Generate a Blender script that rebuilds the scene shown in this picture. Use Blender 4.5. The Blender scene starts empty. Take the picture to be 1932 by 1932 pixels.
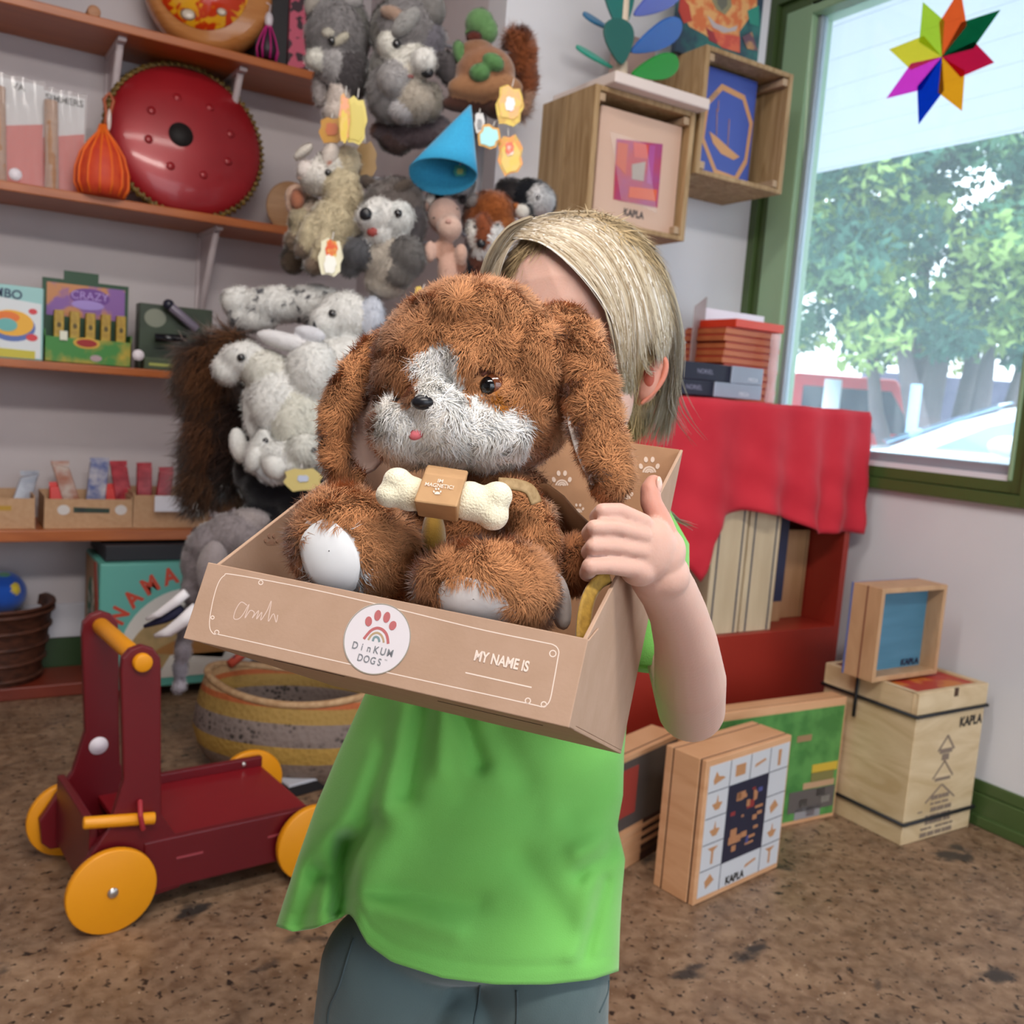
import bpy, bmesh, math, random
import numpy as np
from mathutils import Vector, Matrix, Quaternion
from mathutils.bvhtree import BVHTree
PI = math.pi
# ---------------------------------------------------------------- camera, world, lights, exposure
FPX = 1797.7                                   # focal length in pixels of the 1932 px frame
YAW, PIT, ROL = [math.radians(a) for a in (32.14, 6.708, 4.254)]
CAM = np.array([0.0, 0.0, 1.0])
_f = np.array([math.sin(YAW)*math.cos(PIT), math.cos(YAW)*math.cos(PIT), -math.sin(PIT)])
_r = np.cross(_f, [0, 0, 1.]); _r /= np.linalg.norm(_r); _u = np.cross(_r, _f)
RR = _r*math.cos(ROL)+_u*math.sin(ROL); UU = -_r*math.sin(ROL)+_u*math.cos(ROL); FF = _f
scene = bpy.context.scene
COL = scene.collection
cd = bpy.data.cameras.new('camera'); cam = bpy.data.objects.new('camera', cd); COL.objects.link(cam)
cd.sensor_width = 36; cd.sensor_height = 36; cd.lens = 36*FPX/1932
cam.matrix_world = Matrix(((RR[0], UU[0], -FF[0], CAM[0]), (RR[1], UU[1], -FF[1], CAM[1]), (RR[2], UU[2], -FF[2], CAM[2]), (0, 0, 0, 1)))
cd.clip_start = .05; cd.clip_end = 200
cd.dof.use_dof = True; cd.dof.focus_distance = .64; cd.dof.aperture_fstop = 12.5
scene.camera = cam
scene.view_settings.view_transform = 'Standard'; scene.view_settings.look = 'None'
scene.view_settings.gamma = 1; scene.view_settings.exposure = 0.58
try: scene.view_settings.use_curve_mapping = False
except Exception: pass
w = bpy.data.worlds.new('sky'); scene.world = w; w.use_nodes = True
nt = w.node_tree; bg = nt.nodes['Background']
tc = nt.nodes.new('ShaderNodeTexCoord'); sx = nt.nodes.new('ShaderNodeSeparateXYZ'); rp = nt.nodes.new('ShaderNodeValToRGB')
nt.links.new(tc.outputs['Generated'], sx.inputs[0]); nt.links.new(sx.outputs['Z'], rp.inputs[0]); nt.links.new(rp.outputs[0], bg.inputs[0])
rp.color_ramp.elements[0].color = (.62, .63, .66, 1); rp.color_ramp.elements[0].position = 0.0
rp.color_ramp.elements[1].color = (.80, .90, 1, 1); rp.color_ramp.elements[1].position = .3
bg.inputs[1].default_value = 3.4
def area(name, loc, target, sx_, sy_, power, color):
    l = bpy.data.lights.new(name, 'AREA'); l.shape = 'RECTANGLE'; l.size = sx_; l.size_y = sy_; l.energy = power; l.color = color
    o = bpy.data.objects.new(name, l); COL.objects.link(o); o.location = loc
    o.rotation_euler = (Vector(target)-Vector(loc)).to_track_quat('-Z', 'Y').to_euler(); return o
area('ceiling_lamp', (.3, 1.2, 2.68), (.3, 1.2, 0), 1.6, .25, 15, (1, .93, .86))
area('ceiling_lamp', (0, -.6, 2.68), (.2, .6, .6), 1.6, .25, 34, (1, .93, .86))

# ---------------------------------------------------------------- geometry helpers
def ray(x, y): return (x-966)/FPX*RR+(966-y)/FPX*UU+FF
def P(x, y, d): return CAM+ray(x, y)*d                       # point seen at that pixel, d metres in front of the lens
def oz(x, y, z=0.): d = ray(x, y); return CAM+d*(z-CAM[2])/d[2]
def oy(x, y, Y): d = ray(x, y); return CAM+d*(Y-CAM[1])/d[1]
def ox(x, y, X): d = ray(x, y); return CAM+d*(X-CAM[0])/d[0]
def oplane(x, y, p0, n): d = ray(x, y); return CAM+d*(np.dot(np.array(p0)-CAM, n)/np.dot(d, n))
def proj(Q):
    d = np.asarray(Q, float)-CAM; z = d@FF
    return np.stack([966+FPX*(d@RR)/z, 966-FPX*(d@UU)/z], -1)
def C(h):
    h = h.lstrip('#'); v = [int(h[i:i+2], 16)/255 for i in (0, 2, 4)]
    return tuple((c/12.92 if c <= .04045 else ((c+.055)/1.055)**2.4) for c in v)
def C4(h): return (*C(h), 1)
WM = {}                                                        # world matrices of the things
def tag(o, label=None, cat=None, group=None, kind=None):
    if label: o['label'] = label
    if cat: o['category'] = cat
    if group: o['group'] = group
    if kind: o['kind'] = kind
    return o
def thing(name, label, cat, loc=(0, 0, 0), group=None, rot=None):
    o = bpy.data.objects.new(name, None); COL.objects.link(o); o.empty_display_size = .05
    M = Matrix.Translation(Vector([float(a) for a in loc]))
    if rot is not None: M = M @ rot
    o.matrix_world = M; WM[o.name] = M
    return tag(o, label, cat, group)
def link(name, me, parent=None, mats=()):
    o = bpy.data.objects.new(name, me); COL.objects.link(o)
    for m in mats: me.materials.append(m)
    if parent is not None:
        me.transform(WM[parent.name].inverted()); o.parent = parent; WM[o.name] = WM[parent.name].copy()
    else: WM[o.name] = Matrix.Identity(4)
    return o
def recenter(o):                                               # put a single-mesh thing's origin at the base of its mesh
    co = np.array([v.co for v in o.data.vertices]); c = Vector(((co[:, 0].min()+co[:, 0].max())/2, (co[:, 1].min()+co[:, 1].max())/2, co[:, 2].min()))
    o.data.transform(Matrix.Translation(-c)); o.matrix_world = Matrix.Translation(c); WM[o.name] = Matrix.Translation(c); return o
class MB:
    def __init__(s): s.v = []; s.f = []; s.m = []; s.T = Matrix.Identity(4); s.mi = 0; s.sm = []
    def add(s, vs, fs, smooth=False):
        b = len(s.v)
        s.v += [tuple(s.T @ Vector([float(a) for a in v])) for v in vs]
        for f in fs: s.f.append([i+b for i in f]); s.m.append(s.mi); s.sm.append(smooth)
    def box(s, a, b):
        x0, y0, z0 = a; x1, y1, z1 = b
        s.add([(x0, y0, z0), (x1, y0, z0), (x1, y1, z0), (x0, y1, z0), (x0, y0, z1), (x1, y0, z1), (x1, y1, z1), (x0, y1, z1)],
              [(0, 3, 2, 1), (4, 5, 6, 7), (0, 1, 5, 4), (1, 2, 6, 5), (2, 3, 7, 6), (3, 0, 4, 7)])
    def hexa(s, p8): s.add(p8, [(0, 3, 2, 1), (4, 5, 6, 7), (0, 1, 5, 4), (1, 2, 6, 5), (2, 3, 7, 6), (3, 0, 4, 7)])
    def prism(s, poly, ext, smooth=False):                    # polygon of 3-D points extruded by a vector
        n = len(poly); e = np.array(ext, float); q = [np.array(p, float) for p in poly]
        s.add(q+[p+e for p in q], [tuple(range(n))[::-1], tuple(range(n, 2*n))]+[(i, (i+1) % n, n+(i+1) % n, n+i) for i in range(n)], smooth)
    def lathe(s, prof, c=(0, 0, 0), n=32, ax='z', smooth=True, sx=1, sy=1):
        vs = []; fs = []
        for r, z in prof:
            for i in range(n):
                a = 2*PI*i/n; p = (r*math.cos(a)*sx, r*math.sin(a)*sy, z)
                if ax == 'y': p = (p[0], -p[2], p[1])
                if ax == 'x': p = (p[2], p[0], p[1])
                vs.append((p[0]+c[0], p[1]+c[1], p[2]+c[2]))
        for k in range(len(prof)-1):
            for i in range(n): j = (i+1) % n; fs.append((k*n+i, k*n+j, (k+1)*n+j, (k+1)*n+i))
        if prof[0][0] > 1e-6: fs.append(tuple(range(n))[::-1])
        if prof[-1][0] > 1e-6: fs.append(tuple((len(prof)-1)*n+i for i in range(n)))
        s.add(vs, fs, smooth)
    def cyl(s, p0, p1, r0, r1=None, n=16, smooth=True):
        s.tube([p0, p1], [r0, r0 if r1 is None else r1], n, smooth)
    def tube(s, path, r, n=10, smooth=True, closed=False, flat=1.0, up=None):
        path = [Vector([float(a) for a in p]) for p in path]; N = len(path)
        rs = r if hasattr(r, '__len__') else [r]*N
        vs = []; fs = []; prev = None
        for i, p in enumerate(path):
            if closed: t = (path[(i+1) % N]-path[i-1]).normalized()
            else: t = (path[min(i+1, N-1)]-path[max(i-1, 0)]).normalized()
            if prev is None:
                u0 = Vector(up) if up is not None else (Vector((0, 0, 1)) if abs(t.z) < .9 else Vector((1, 0, 0)))
            else: u0 = prev
            u = (u0-t*u0.dot(t)).normalized(); prev = u; v = t.cross(u)
            for k in range(n):
                a = 2*PI*k/n; vs.append(p+(u*math.cos(a)*flat+v*math.sin(a))*rs[i])
        L = N if closed else N-1
        for i in range(L):
            for k in range(n):
                j = (k+1) % n; a = i*n; b = ((i+1) % N)*n
                fs.append((a+k, a+j, b+j, b+k))
        if not closed: fs.append(tuple(range(n))[::-1]); fs.append(tuple((N-1)*n+k for k in range(n)))
        s.add(vs, fs, smooth)
    def ell(s, c, r, axes=None, n=20, m=12):
        A = np.eye(3) if axes is None else np.array(axes); vs = []; fs = []
        c = np.array(c, float)
        for i in range(m+1):
            t = PI*i/m
            for k in range(n):
                a = 2*PI*k/n; l = np.array([math.sin(t)*math.cos(a)*r[0], math.sin(t)*math.sin(a)*r[1], math.cos(t)*r[2]])
                vs.append(c+l@A)
        for i in range(m):
            for k in range(n): j = (k+1) % n; fs.append((i*n+k, (i+1)*n+k, (i+1)*n+j, i*n+j))
        s.add(vs, fs, True)
    def grid(s, pts, smooth=True, closed_u=False):
        R_ = len(pts); K = len(pts[0]); fs = []
        for i in range(R_-1):
            for k in range(K if closed_u else K-1): j = (k+1) % K; fs.append((i*K+k, i*K+j, (i+1)*K+j, (i+1)*K+k))
        s.add([p for row in pts for p in row], fs, smooth)
    def mesh(s, name='m', merge=True):
        me = bpy.data.meshes.new(name); me.from_pydata(s.v, [], s.f)
        me.polygons.foreach_set('material_index', s.m); me.polygons.foreach_set('use_smooth', s.sm)
        bm = bmesh.new(); bm.from_mesh(me)
        if merge: bmesh.ops.remove_doubles(bm, verts=bm.verts, dist=1e-6)
        bmesh.ops.recalc_face_normals(bm, faces=bm.faces); bm.to_mesh(me); bm.free(); me.update(); return me
    def build(s, name, mats, parent=None, bevel=0, seg=2, solid=0):
        if not isinstance(mats, (list, tuple)): mats = [mats]
        me = s.mesh(name); o = link(name, me, parent, mats)
        if solid: md = o.modifiers.new('solid', 'SOLIDIFY'); md.thickness = solid; md.offset = 0
        if bevel: md = o.modifiers.new('bevel', 'BEVEL'); md.width = bevel; md.segments = seg; md.limit_method = 'ANGLE'; md.angle_limit = math.radians(40)
        return o
def quick(name, mats, parent, fn, **k): m = MB(); fn(m); return m.build(name, mats, parent, **k)
def bx(name, mats, parent, a, b, bevel=.001): m = MB(); m.box(a, b); return m.build(name, mats, parent, bevel=bevel)
def single(o, label, cat, group=None): recenter(o); return tag(o, label, cat, group)
def struct(name, m, mats, **k): o = m.build(name, mats, **k); o['kind'] = 'structure'; return o
# ---------------------------------------------------------------- materials
MATS = {}
def _n(nt, t, **k):
    n = nt.nodes.new(t)
    for a, b in k.items(): setattr(n, a, b)
    return n
def mat(name, c, rough=.6, c2=None, scale=20, stretch=(1, 1, 1), bump=0, bscale=None, metal=0, sheen=0, spec=.5, coat=0, sss=0, ramp=(.35, .65), detail=4, alpha=1, trans=0, emit=0, dist=0):
    if name in MATS: return MATS[name]
    m = bpy.data.materials.new(name); m.use_nodes = True; nt = m.node_tree; b = nt.nodes['Principled BSDF']
    b.inputs['Base Color'].default_value = C4(c) if isinstance(c, str) else (*c, 1)
    b.inputs['Roughness'].default_value = rough; b.inputs['Metallic'].default_value = metal
    b.inputs['Specular IOR Level'].default_value = spec
    b.inputs['Sheen Weight'].default_value = sheen; b.inputs['Sheen Roughness'].default_value = .4
    b.inputs['Coat Weight'].default_value = coat; b.inputs['Coat Roughness'].default_value = .1
    if sss: b.inputs['Subsurface Weight'].default_value = sss; b.inputs['Subsurface Radius'].default_value = (1, .35, .2); b.inputs['Subsurface Scale'].default_value = .008
    if alpha < 1: b.inputs['Alpha'].default_value = alpha
    if trans: b.inputs['Transmission Weight'].default_value = trans
    if emit: b.inputs['Emission Color'].default_value = C4(c); b.inputs['Emission Strength'].default_value = emit
    if c2 or bump:
        t = _n(nt, 'ShaderNodeTexCoord'); mp = _n(nt, 'ShaderNodeMapping'); mp.inputs['Scale'].default_value = stretch
        nz = _n(nt, 'ShaderNodeTexNoise'); nz.inputs['Scale'].default_value = scale; nz.inputs['Detail'].default_value = detail; nz.inputs['Distortion'].default_value = dist
        nt.links.new(t.outputs['Object'], mp.inputs[0]); nt.links.new(mp.outputs[0], nz.inputs['Vector'])
        if c2:
            r = _n(nt, 'ShaderNodeValToRGB'); r.color_ramp.elements[0].position = ramp[0]; r.color_ramp.elements[1].position = ramp[1]
            r.color_ramp.elements[0].color = C4(c); r.color_ramp.elements[1].color = C4(c2)
            nt.links.new(nz.outputs['Fac'], r.inputs[0]); nt.links.new(r.outputs[0], b.inputs['Base Color'])
        if bump:
            bn = _n(nt, 'ShaderNodeBump'); bn.inputs['Strength'].default_value = bump; bn.inputs['Distance'].default_value = .002
            n2 = nz
            if bscale: n2 = _n(nt, 'ShaderNodeTexNoise'); n2.inputs['Scale'].default_value = bscale; n2.inputs['Detail'].default_value = 3; nt.links.new(t.outputs['Object'], n2.inputs['Vector'])
            nt.links.new(n2.outputs['Fac'], bn.inputs['Height']); nt.links.new(bn.outputs[0], b.inputs['Normal'])
    MATS[name] = m; return m
def wood(name, c, c2, scale=6, stretch=(1, 1, 12), rough=.55, ramp=(.3, .7), bump=.1, dist=1.5): return mat(name, c, rough, c2, scale, stretch, bump, ramp=ramp, dist=dist)
def vmat(name, rough=.85, sheen=.3, spec=.2, trans=0, bump=0, bscale=300, sss=0):
    if name in MATS: return MATS[name]
    m = bpy.data.materials.new(name); m.use_nodes = True; nt = m.node_tree; b = nt.nodes['Principled BSDF']
    a = _n(nt, 'ShaderNodeAttribute'); a.attribute_name = 'Col'; nt.links.new(a.outputs['Color'], b.inputs['Base Color'])
    b.inputs['Roughness'].default_value = rough; b.inputs['Sheen Weight'].default_value = sheen; b.inputs['Sheen Roughness'].default_value = .5; b.inputs['Specular IOR Level'].default_value = spec
    if sss: b.inputs['Subsurface Weight'].default_value = sss; b.inputs['Subsurface Radius'].default_value = (1, .4, .25); b.inputs['Subsurface Scale'].default_value = .006
    if bump:
        t = _n(nt, 'ShaderNodeTexCoord'); n2 = _n(nt, 'ShaderNodeTexNoise'); n2.inputs['Scale'].default_value = bscale; nt.links.new(t.outputs['Object'], n2.inputs['Vector'])
        bn = _n(nt, 'ShaderNodeBump'); bn.inputs['Strength'].default_value = bump; bn.inputs['Distance'].default_value = .001; nt.links.new(n2.outputs['Fac'], bn.inputs['Height']); nt.links.new(bn.outputs[0], b.inputs['Normal'])
    MATS[name] = m; return m
# ---------------------------------------------------------------- soft shapes: ellipsoids fused by a voxel remesh, with vertex colours and optional pile
_ico = {}
def ico(n):
    if n not in _ico:
        bm = bmesh.new(); bmesh.ops.create_icosphere(bm, subdivisions=n, radius=1)
        _ico[n] = (np.array([v.co[:] for v in bm.verts]), [[v.index for v in f.verts] for f in bm.faces]); bm.free()
    return _ico[n]
class Blob:
    def __init__(s): s.p = []; s.paint = []
    def e(s, c, r, col, axes=None):                            # ellipsoid: centre, radii, colour, axes as rows
        r = (r, r, r) if not hasattr(r, '__len__') else r
        s.p.append((np.array(c, float), np.array(r, float), np.eye(3) if axes is None else np.array(axes, float), C(col) if isinstance(col, str) else col)); return s
    def px(s, x, y, rx, ry, d, col, ang=0, rz=None, dz=0):     # ellipsoid given as seen: radii in pixels at distance d
        k = d/FPX; a = math.radians(ang); ca, sa = math.cos(a), math.sin(a)
        A = np.array([RR*ca-UU*sa, RR*sa+UU*ca, FF]); rz = min(rx, ry)*k if rz is None else rz
        return s.e(P(x, y, d+dz), (rx*k, ry*k, rz), col, A)
    def cap(s, pts, rad, col, flat=None, step=.25):                      # chain of spheres
        pts = [np.array(p, float) for p in pts]
        for i in range(len(pts)-1):
            a, b = pts[i], pts[i+1]; ra, rb = rad[i], rad[i+1]; L = np.linalg.norm(b-a); n = max(2, int(L/(step*min(ra, rb)))+1)
            for k in range(n+(i == len(pts)-2)):
                t = k/n; r = ra+(rb-ra)*t
                if flat is None: s.e(a+(b-a)*t, r, col)
                else: s.e(a+(b-a)*t, (r, r, r*flat), col, np.array([RR, UU, FF]))
        return s
    def cpx(s, pts, col, flat=None):                           # the same from (x, y, r_px, d)
        return s.cap([P(x, y, d) for x, y, r, d in pts], [r*d/FPX for x, y, r, d in pts], col, flat)
    def build(s, name, m, parent=None, voxel=.006, smooth=4, noise=0, fur=None, seed=1):
        ivs, ifs = ico(3); vs = []; fs = []; b = 0
        for c, r, A, col in s.p: vs.append(c+(ivs*r)@A); fs += [[i+b for i in f] for f in ifs]; b += len(ivs)
        me = bpy.data.meshes.new('tmp'); me.from_pydata(np.concatenate(vs).tolist(), [], fs)
        o = bpy.data.objects.new('tmp', me); COL.objects.link(o)
        md = o.modifiers.new('r', 'REMESH'); md.mode = 'VOXEL'; md.voxel_size = voxel; md.use_smooth_shade = True
        if smooth: sm = o.modifiers.new('s', 'SMOOTH'); sm.factor = .5; sm.iterations = smooth
        dg = bpy.context.evaluated_depsgraph_get(); dg.update(); me2 = bpy.data.meshes.new_from_object(o.evaluated_get(dg))
        bpy.data.objects.remove(o); bpy.data.meshes.remove(me)
        n = len(me2.vertices); co = np.empty(n*3); me2.vertices.foreach_get('co', co); co = co.reshape(-1, 3)
        nr = np.empty(n*3); me2.vertices.foreach_get('normal', nr); nr = nr.reshape(-1, 3)
        best = np.full(n, 1e9); cols = np.zeros((n, 3))
        for c, r, A, col in s.p:
            q = np.linalg.norm(((co-c)@A.T)/r, axis=1)*1.0; d = (q-1)*min(r); k = d < best; best[k] = d[k]; cols[k] = col
        for fn, col in s.paint:
            k = fn(co, nr); cols[k] = C(col) if isinstance(col, str) else col
        s.co, s.nr, s.cols = co, nr, cols
        nf = len(me2.polygons); faces = []
        for p in me2.polygons: faces.append(list(p.vertices))
        bpy.data.meshes.remove(me2)
        s.bvh = BVHTree.FromPolygons(co.tolist(), faces)
        if fur: me = furred(co, nr, cols, faces, seed=seed, **fur)
        else:
            me = bpy.data.meshes.new(name); me.from_pydata(co.tolist(), [], faces); me.polygons.foreach_set('use_smooth', [True]*nf)
            setcol(me, cols)
        me.name = name; return link(name, me, parent, [m] if not isinstance(m, list) else m)
    def hit(s, x, y, off=0):                                   # where the line of sight through a pixel meets the shape
        d = Vector(ray(x, y)).normalized(); h = s.bvh.ray_cast(Vector(CAM), d)
        return None if h[0] is None else (np.array(h[0])+np.array(h[1])*off, np.array(h[1]))
def setcol(me, cols):
    a = me.color_attributes.new('Col', 'FLOAT_COLOR', 'POINT'); a.data.foreach_set('color', np.concatenate([cols, np.ones((len(cols), 1))], 1).astype('f').ravel())
def furred(co, nr, cols, faces, n=20000, length=.01, width=.0008, tilt=.6, comb=(0, 0, -1), clump=.5, cscale=60, var=.14, seed=1, curl=.3, mask=None, lenfn=None):
    rg = np.random.default_rng(seed)
    T = []
    for f in faces:
        T.append(f[:3])
        if len(f) == 4: T.append([f[0], f[2], f[3]])
    T = np.array(T); A, B, D = co[T[:, 0]], co[T[:, 1]], co[T[:, 2]]
    ar = np.linalg.norm(np.cross(B-A, D-A), axis=1)
    if mask is not None: ar = ar*mask((A+B+D)/3, nr[T[:, 0]])
    ar /= ar.sum()
    k = rg.choice(len(T), n, p=ar); u = rg.random((n, 1)); v = rg.random((n, 1)); fl = (u+v) > 1; u = np.where(fl, 1-u, u); v = np.where(fl, 1-v, v)
    p = A[k]*(1-u-v)+B[k]*u+D[k]*v; nn = nr[T[k, 0]]*(1-u-v)+nr[T[k, 1]]*u+nr[T[k, 2]]*v; nn /= np.linalg.norm(nn, axis=1)[:, None]
    pc = cols[T[k, 0]]
    ph = rg.random((3, 3))*6.28; q = p*cscale
    cl = np.stack([np.sin(q[:, 1]*1.3+ph[0, 0]+np.sin(q[:, 2]*.9+ph[0, 1])*1.5), np.sin(q[:, 2]*1.1+ph[1, 0]+np.sin(q[:, 0]*1.2+ph[1, 1])*1.5), np.sin(q[:, 0]*1.2+ph[2, 0]+np.sin(q[:, 1]+ph[2, 1])*1.5)], 1)
    d = np.array(comb, float)[None]+cl*clump+rg.normal(size=(n, 3))*.25
    d -= nn*(d*nn).sum(1)[:, None]; d /= np.linalg.norm(d, axis=1)[:, None]+1e-9
    d1 = nn*(1-tilt)+d*tilt; d1 /= np.linalg.norm(d1, axis=1)[:, None]
    d2 = nn*(1-tilt)*.4+d*tilt+cl[:, [1, 2, 0]]*curl*.5+rg.normal(size=(n, 3))*curl*.4; d2 /= np.linalg.norm(d2, axis=1)[:, None]
    L = length*(.6+.8*rg.random((n, 1)))
    if lenfn is not None: L = L*lenfn(p)[:, None]
    W = np.cross(d1, nn); W /= np.linalg.norm(W, axis=1)[:, None]+1e-9; wd = width*(.6+.8*rg.random((n, 1)))
    m = p+d1*L*.5; t = m+d2*L*.5; p = p-nn*length*.05
    V = np.stack([p-W*wd*.5, p+W*wd*.5, m+W*wd*.4, m-W*wd*.4, t], 1).reshape(-1, 3)
    sn = nn+d1*.25; sn /= np.linalg.norm(sn, axis=1)[:, None]; SN = np.repeat(sn, 5, 0)
    c = pc*(1+rg.normal(size=(n, 1))*var); c = np.repeat(np.clip(c, 0, 1), 5, 0).reshape(n, 5, 3); c[:, :2] *= .9; c[:, 4] *= 1.15; c = np.clip(c.reshape(-1, 3), 0, 1)
    nb = len(co); base = nb+np.arange(n)[:, None]*5
    q4 = base+np.array([[0, 1, 2, 3]]); t3 = base+np.array([[3, 2, 4]])
    allv = np.concatenate([co, V]); me = bpy.data.meshes.new('fur')
    bl = np.concatenate([np.array(f) for f in faces]); bt = np.array([len(f) for f in faces])
    loops = np.concatenate([bl, q4.ravel(), t3.ravel()]); tot = np.concatenate([bt, np.full(n, 4), np.full(n, 3)]); st = np.concatenate([[0], np.cumsum(tot)[:-1]])
    me.vertices.add(len(allv)); me.vertices.foreach_set('co', allv.astype('f').ravel()); me.loops.add(len(loops)); me.loops.foreach_set('vertex_index', loops.astype('i'))
    me.polygons.add(len(tot)); me.polygons.foreach_set('loop_start', st.astype('i')); me.polygons.foreach_set('loop_total', tot.astype('i'))
    me.polygons.foreach_set('use_smooth', np.ones(len(tot), bool)); me.update(calc_edges=True); me.validate()
    setcol(me, np.concatenate([cols*.82, c])); me.normals_split_custom_set_from_vertices(np.concatenate([nr, SN]).astype('f')); return me
def inpoly(poly, facing=.35):
    pl = np.array(poly, float)
    def fn(co, nr):
        q = proj(co); x, y = q[:, 0], q[:, 1]; ins = np.zeros(len(co), bool); j = len(pl)-1
        for i in range(len(pl)):
            xi, yi = pl[i]; xj, yj = pl[j]
            ins ^= ((yi > y) != (yj > y)) & (x < (xj-xi)*(y-yi)/(yj-yi+1e-12)+xi); j = i
        vd = co-CAM; vd /= np.linalg.norm(vd, axis=1)[:, None]
        return ins & ((vd*nr).sum(1) < facing)
    return fn
def inball(c, r):
    c = np.array(c); return lambda co, nr: np.linalg.norm(co-c, axis=1) < r
# ---------------------------------------------------------------- writing
def text(s, body, m, parent, org, xd, yd, size, name='lettering', ext=.0002, space=1.0, align='CENTER', bold=0):
    cu = bpy.data.curves.new('t', 'FONT'); cu.body = body; cu.size = 1; cu.align_x = align; cu.align_y = 'CENTER'; cu.extrude = 0; cu.space_character = space; cu.offset = bold
    o = bpy.data.objects.new('t', cu); COL.objects.link(o); dg = bpy.context.evaluated_depsgraph_get(); me = bpy.data.meshes.new_from_object(o.evaluated_get(dg)); bpy.data.objects.remove(o)
    xd = np.array(xd, float); xd /= np.linalg.norm(xd); yd = np.array(yd, float); yd = yd-xd*yd.dot(xd); yd /= np.linalg.norm(yd); z = np.cross(xd, yd)
    o3 = np.array(org, float)+z*ext
    sx_, sy_ = size if hasattr(size, '__len__') else (size, size)
    M = Matrix(((xd[0]*sx_, yd[0]*sy_, z[0], o3[0]), (xd[1]*sx_, yd[1]*sy_, z[1], o3[1]), (xd[2]*sx_, yd[2]*sy_, z[2], o3[2]), (0, 0, 0, 1)))
    me.transform(M); return link(name, me, parent, [m])
def flat(name, m, parent, pts, n, ext=.0004):                  # thin printed patch: polygon with a little thickness
    b = MB(); b.prism(pts, np.array(n, float)*ext); return b.build(name, m, parent)
def copytree(o, par=None):
    c = o.copy(); COL.objects.link(c)
    if par is not None: c.parent = par
    for ch in list(o.children): copytree(ch, c)
    return c
random.seed(4)
# ---------------------------------------------------------------- the room
XR, YC, YB, XRET = 2.33, 2.35, 3.30, 1.34
WALL = mat('wall_paint', '#cbc4c6', .85, '#c3bcbf', 3, bump=.08, bscale=120)
WALLR = mat('wall_paint_white', '#dcdde2', .8, '#d6d7dd', 3, bump=.08, bscale=120)
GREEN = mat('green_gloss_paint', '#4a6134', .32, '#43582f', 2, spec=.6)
def floor_mat():
    m = bpy.data.materials.new('stained_concrete'); m.use_nodes = True; nt = m.node_tree; b = nt.nodes['Principled BSDF']
    t = _n(nt, 'ShaderNodeTexCoord')
    def noise(s, d=6, dist=0, sc=None):
        n = _n(nt, 'ShaderNodeTexNoise'); n.inputs['Scale'].default_value = s; n.inputs['Detail'].default_value = d; n.inputs['Distortion'].default_value = dist
        if sc: mp = _n(nt, 'ShaderNodeMapping'); mp.inputs['Scale'].default_value = sc; nt.links.new(t.outputs['Object'], mp.inputs[0]); nt.links.new(mp.outputs[0], n.inputs['Vector'])
        else: nt.links.new(t.outputs['Object'], n.inputs['Vector'])
        return n
    def ramp(src, stops, const=False):
        r = _n(nt, 'ShaderNodeValToRGB'); e = r.color_ramp.elements
        for i, (p, c) in enumerate(stops):
            if i < 2: e[i].position = p; e[i].color = c
            else: x = e.new(p); x.color = c
        nt.links.new(src, r.inputs[0]); return r
    def mix(f, a, c, mode='MIX'):
        x = _n(nt, 'ShaderNodeMix', data_type='RGBA', blend_type=mode)
        if isinstance(f, float): x.inputs[0].default_value = f
        else: nt.links.new(f, x.inputs[0])
        nt.links.new(a, x.inputs[6])
        if isinstance(c, tuple): x.inputs[7].default_value = c
        else: nt.links.new(c, x.inputs[7])
        return x.outputs[2]
    base = ramp(noise(7, 8, .6).outputs['Fac'], [(.3, C4('#4f3b2a')), (.52, C4('#7d6148')), (.75, C4('#a3866a'))])
    mid = ramp(noise(38, 6, .4).outputs['Fac'], [(.35, C4('#6a5140')), (.65, C4('#a98e76'))])
    c = mix(.45, base.outputs[0], mid.outputs[0])
    g = (0, 0, 0, 1); wh = (1, 1, 1, 1)
    st = ramp(noise(5.5, 5, .25, (1, 1.5, 1)).outputs['Fac'], [(.63, g), (.69, wh)])
    c = mix(st.outputs[0], c, C4('#3a332f'))
    sp = ramp(noise(62, 4, .3).outputs['Fac'], [(.60, g), (.66, wh)]); c = mix(sp.outputs[0], c, C4('#2b211c'))
    sp2 = ramp(noise(130, 2, 0).outputs['Fac'], [(.70, g), (.76, wh)]); c = mix(sp2.outputs[0], c, C4('#c8b49c'))
    nt.links.new(c, b.inputs['Base Color'])
    rr = ramp(noise(9, 4).outputs['Fac'], [(.3, (.32,)*3+(1,)), (.7, (.55,)*3+(1,))]); nt.links.new(rr.outputs[0], b.inputs['Roughness'])
    bn = _n(nt, 'ShaderNodeBump'); bn.inputs['Strength'].default_value = .12; bn.inputs['Distance'].default_value = .003; nt.links.new(noise(60).outputs['Fac'], bn.inputs['Height']); nt.links.new(bn.outputs[0], b.inputs['Normal'])
    return m
m = MB(); m.box((-3, -2.6, -.12), (XR+.1, YB+.1, 0)); struct('floor', m, floor_mat())
m = MB(); m.box((-3, -2.6, 2.75), (XR+.1, YB+.1, 2.85)); struct('ceiling', m, WALL)
m = MB(); m.box((-3, YB, 0), (XRET+.1, YB+.1, 2.75)); struct('wall_back', m, WALL)
m = MB(); m.box((XRET, YC+.1, 0), (XRET+.1, YB, 2.75)); struct('wall_return', m, WALL)
m = MB(); m.box((XRET, YC, 0), (XR, YC+.1, 2.75)); struct('wall_corner', m, WALLR)
m = MB(); W0, W1, WZ0, WZ1 = 1.30, 2.35, .827, 2.33
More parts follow.
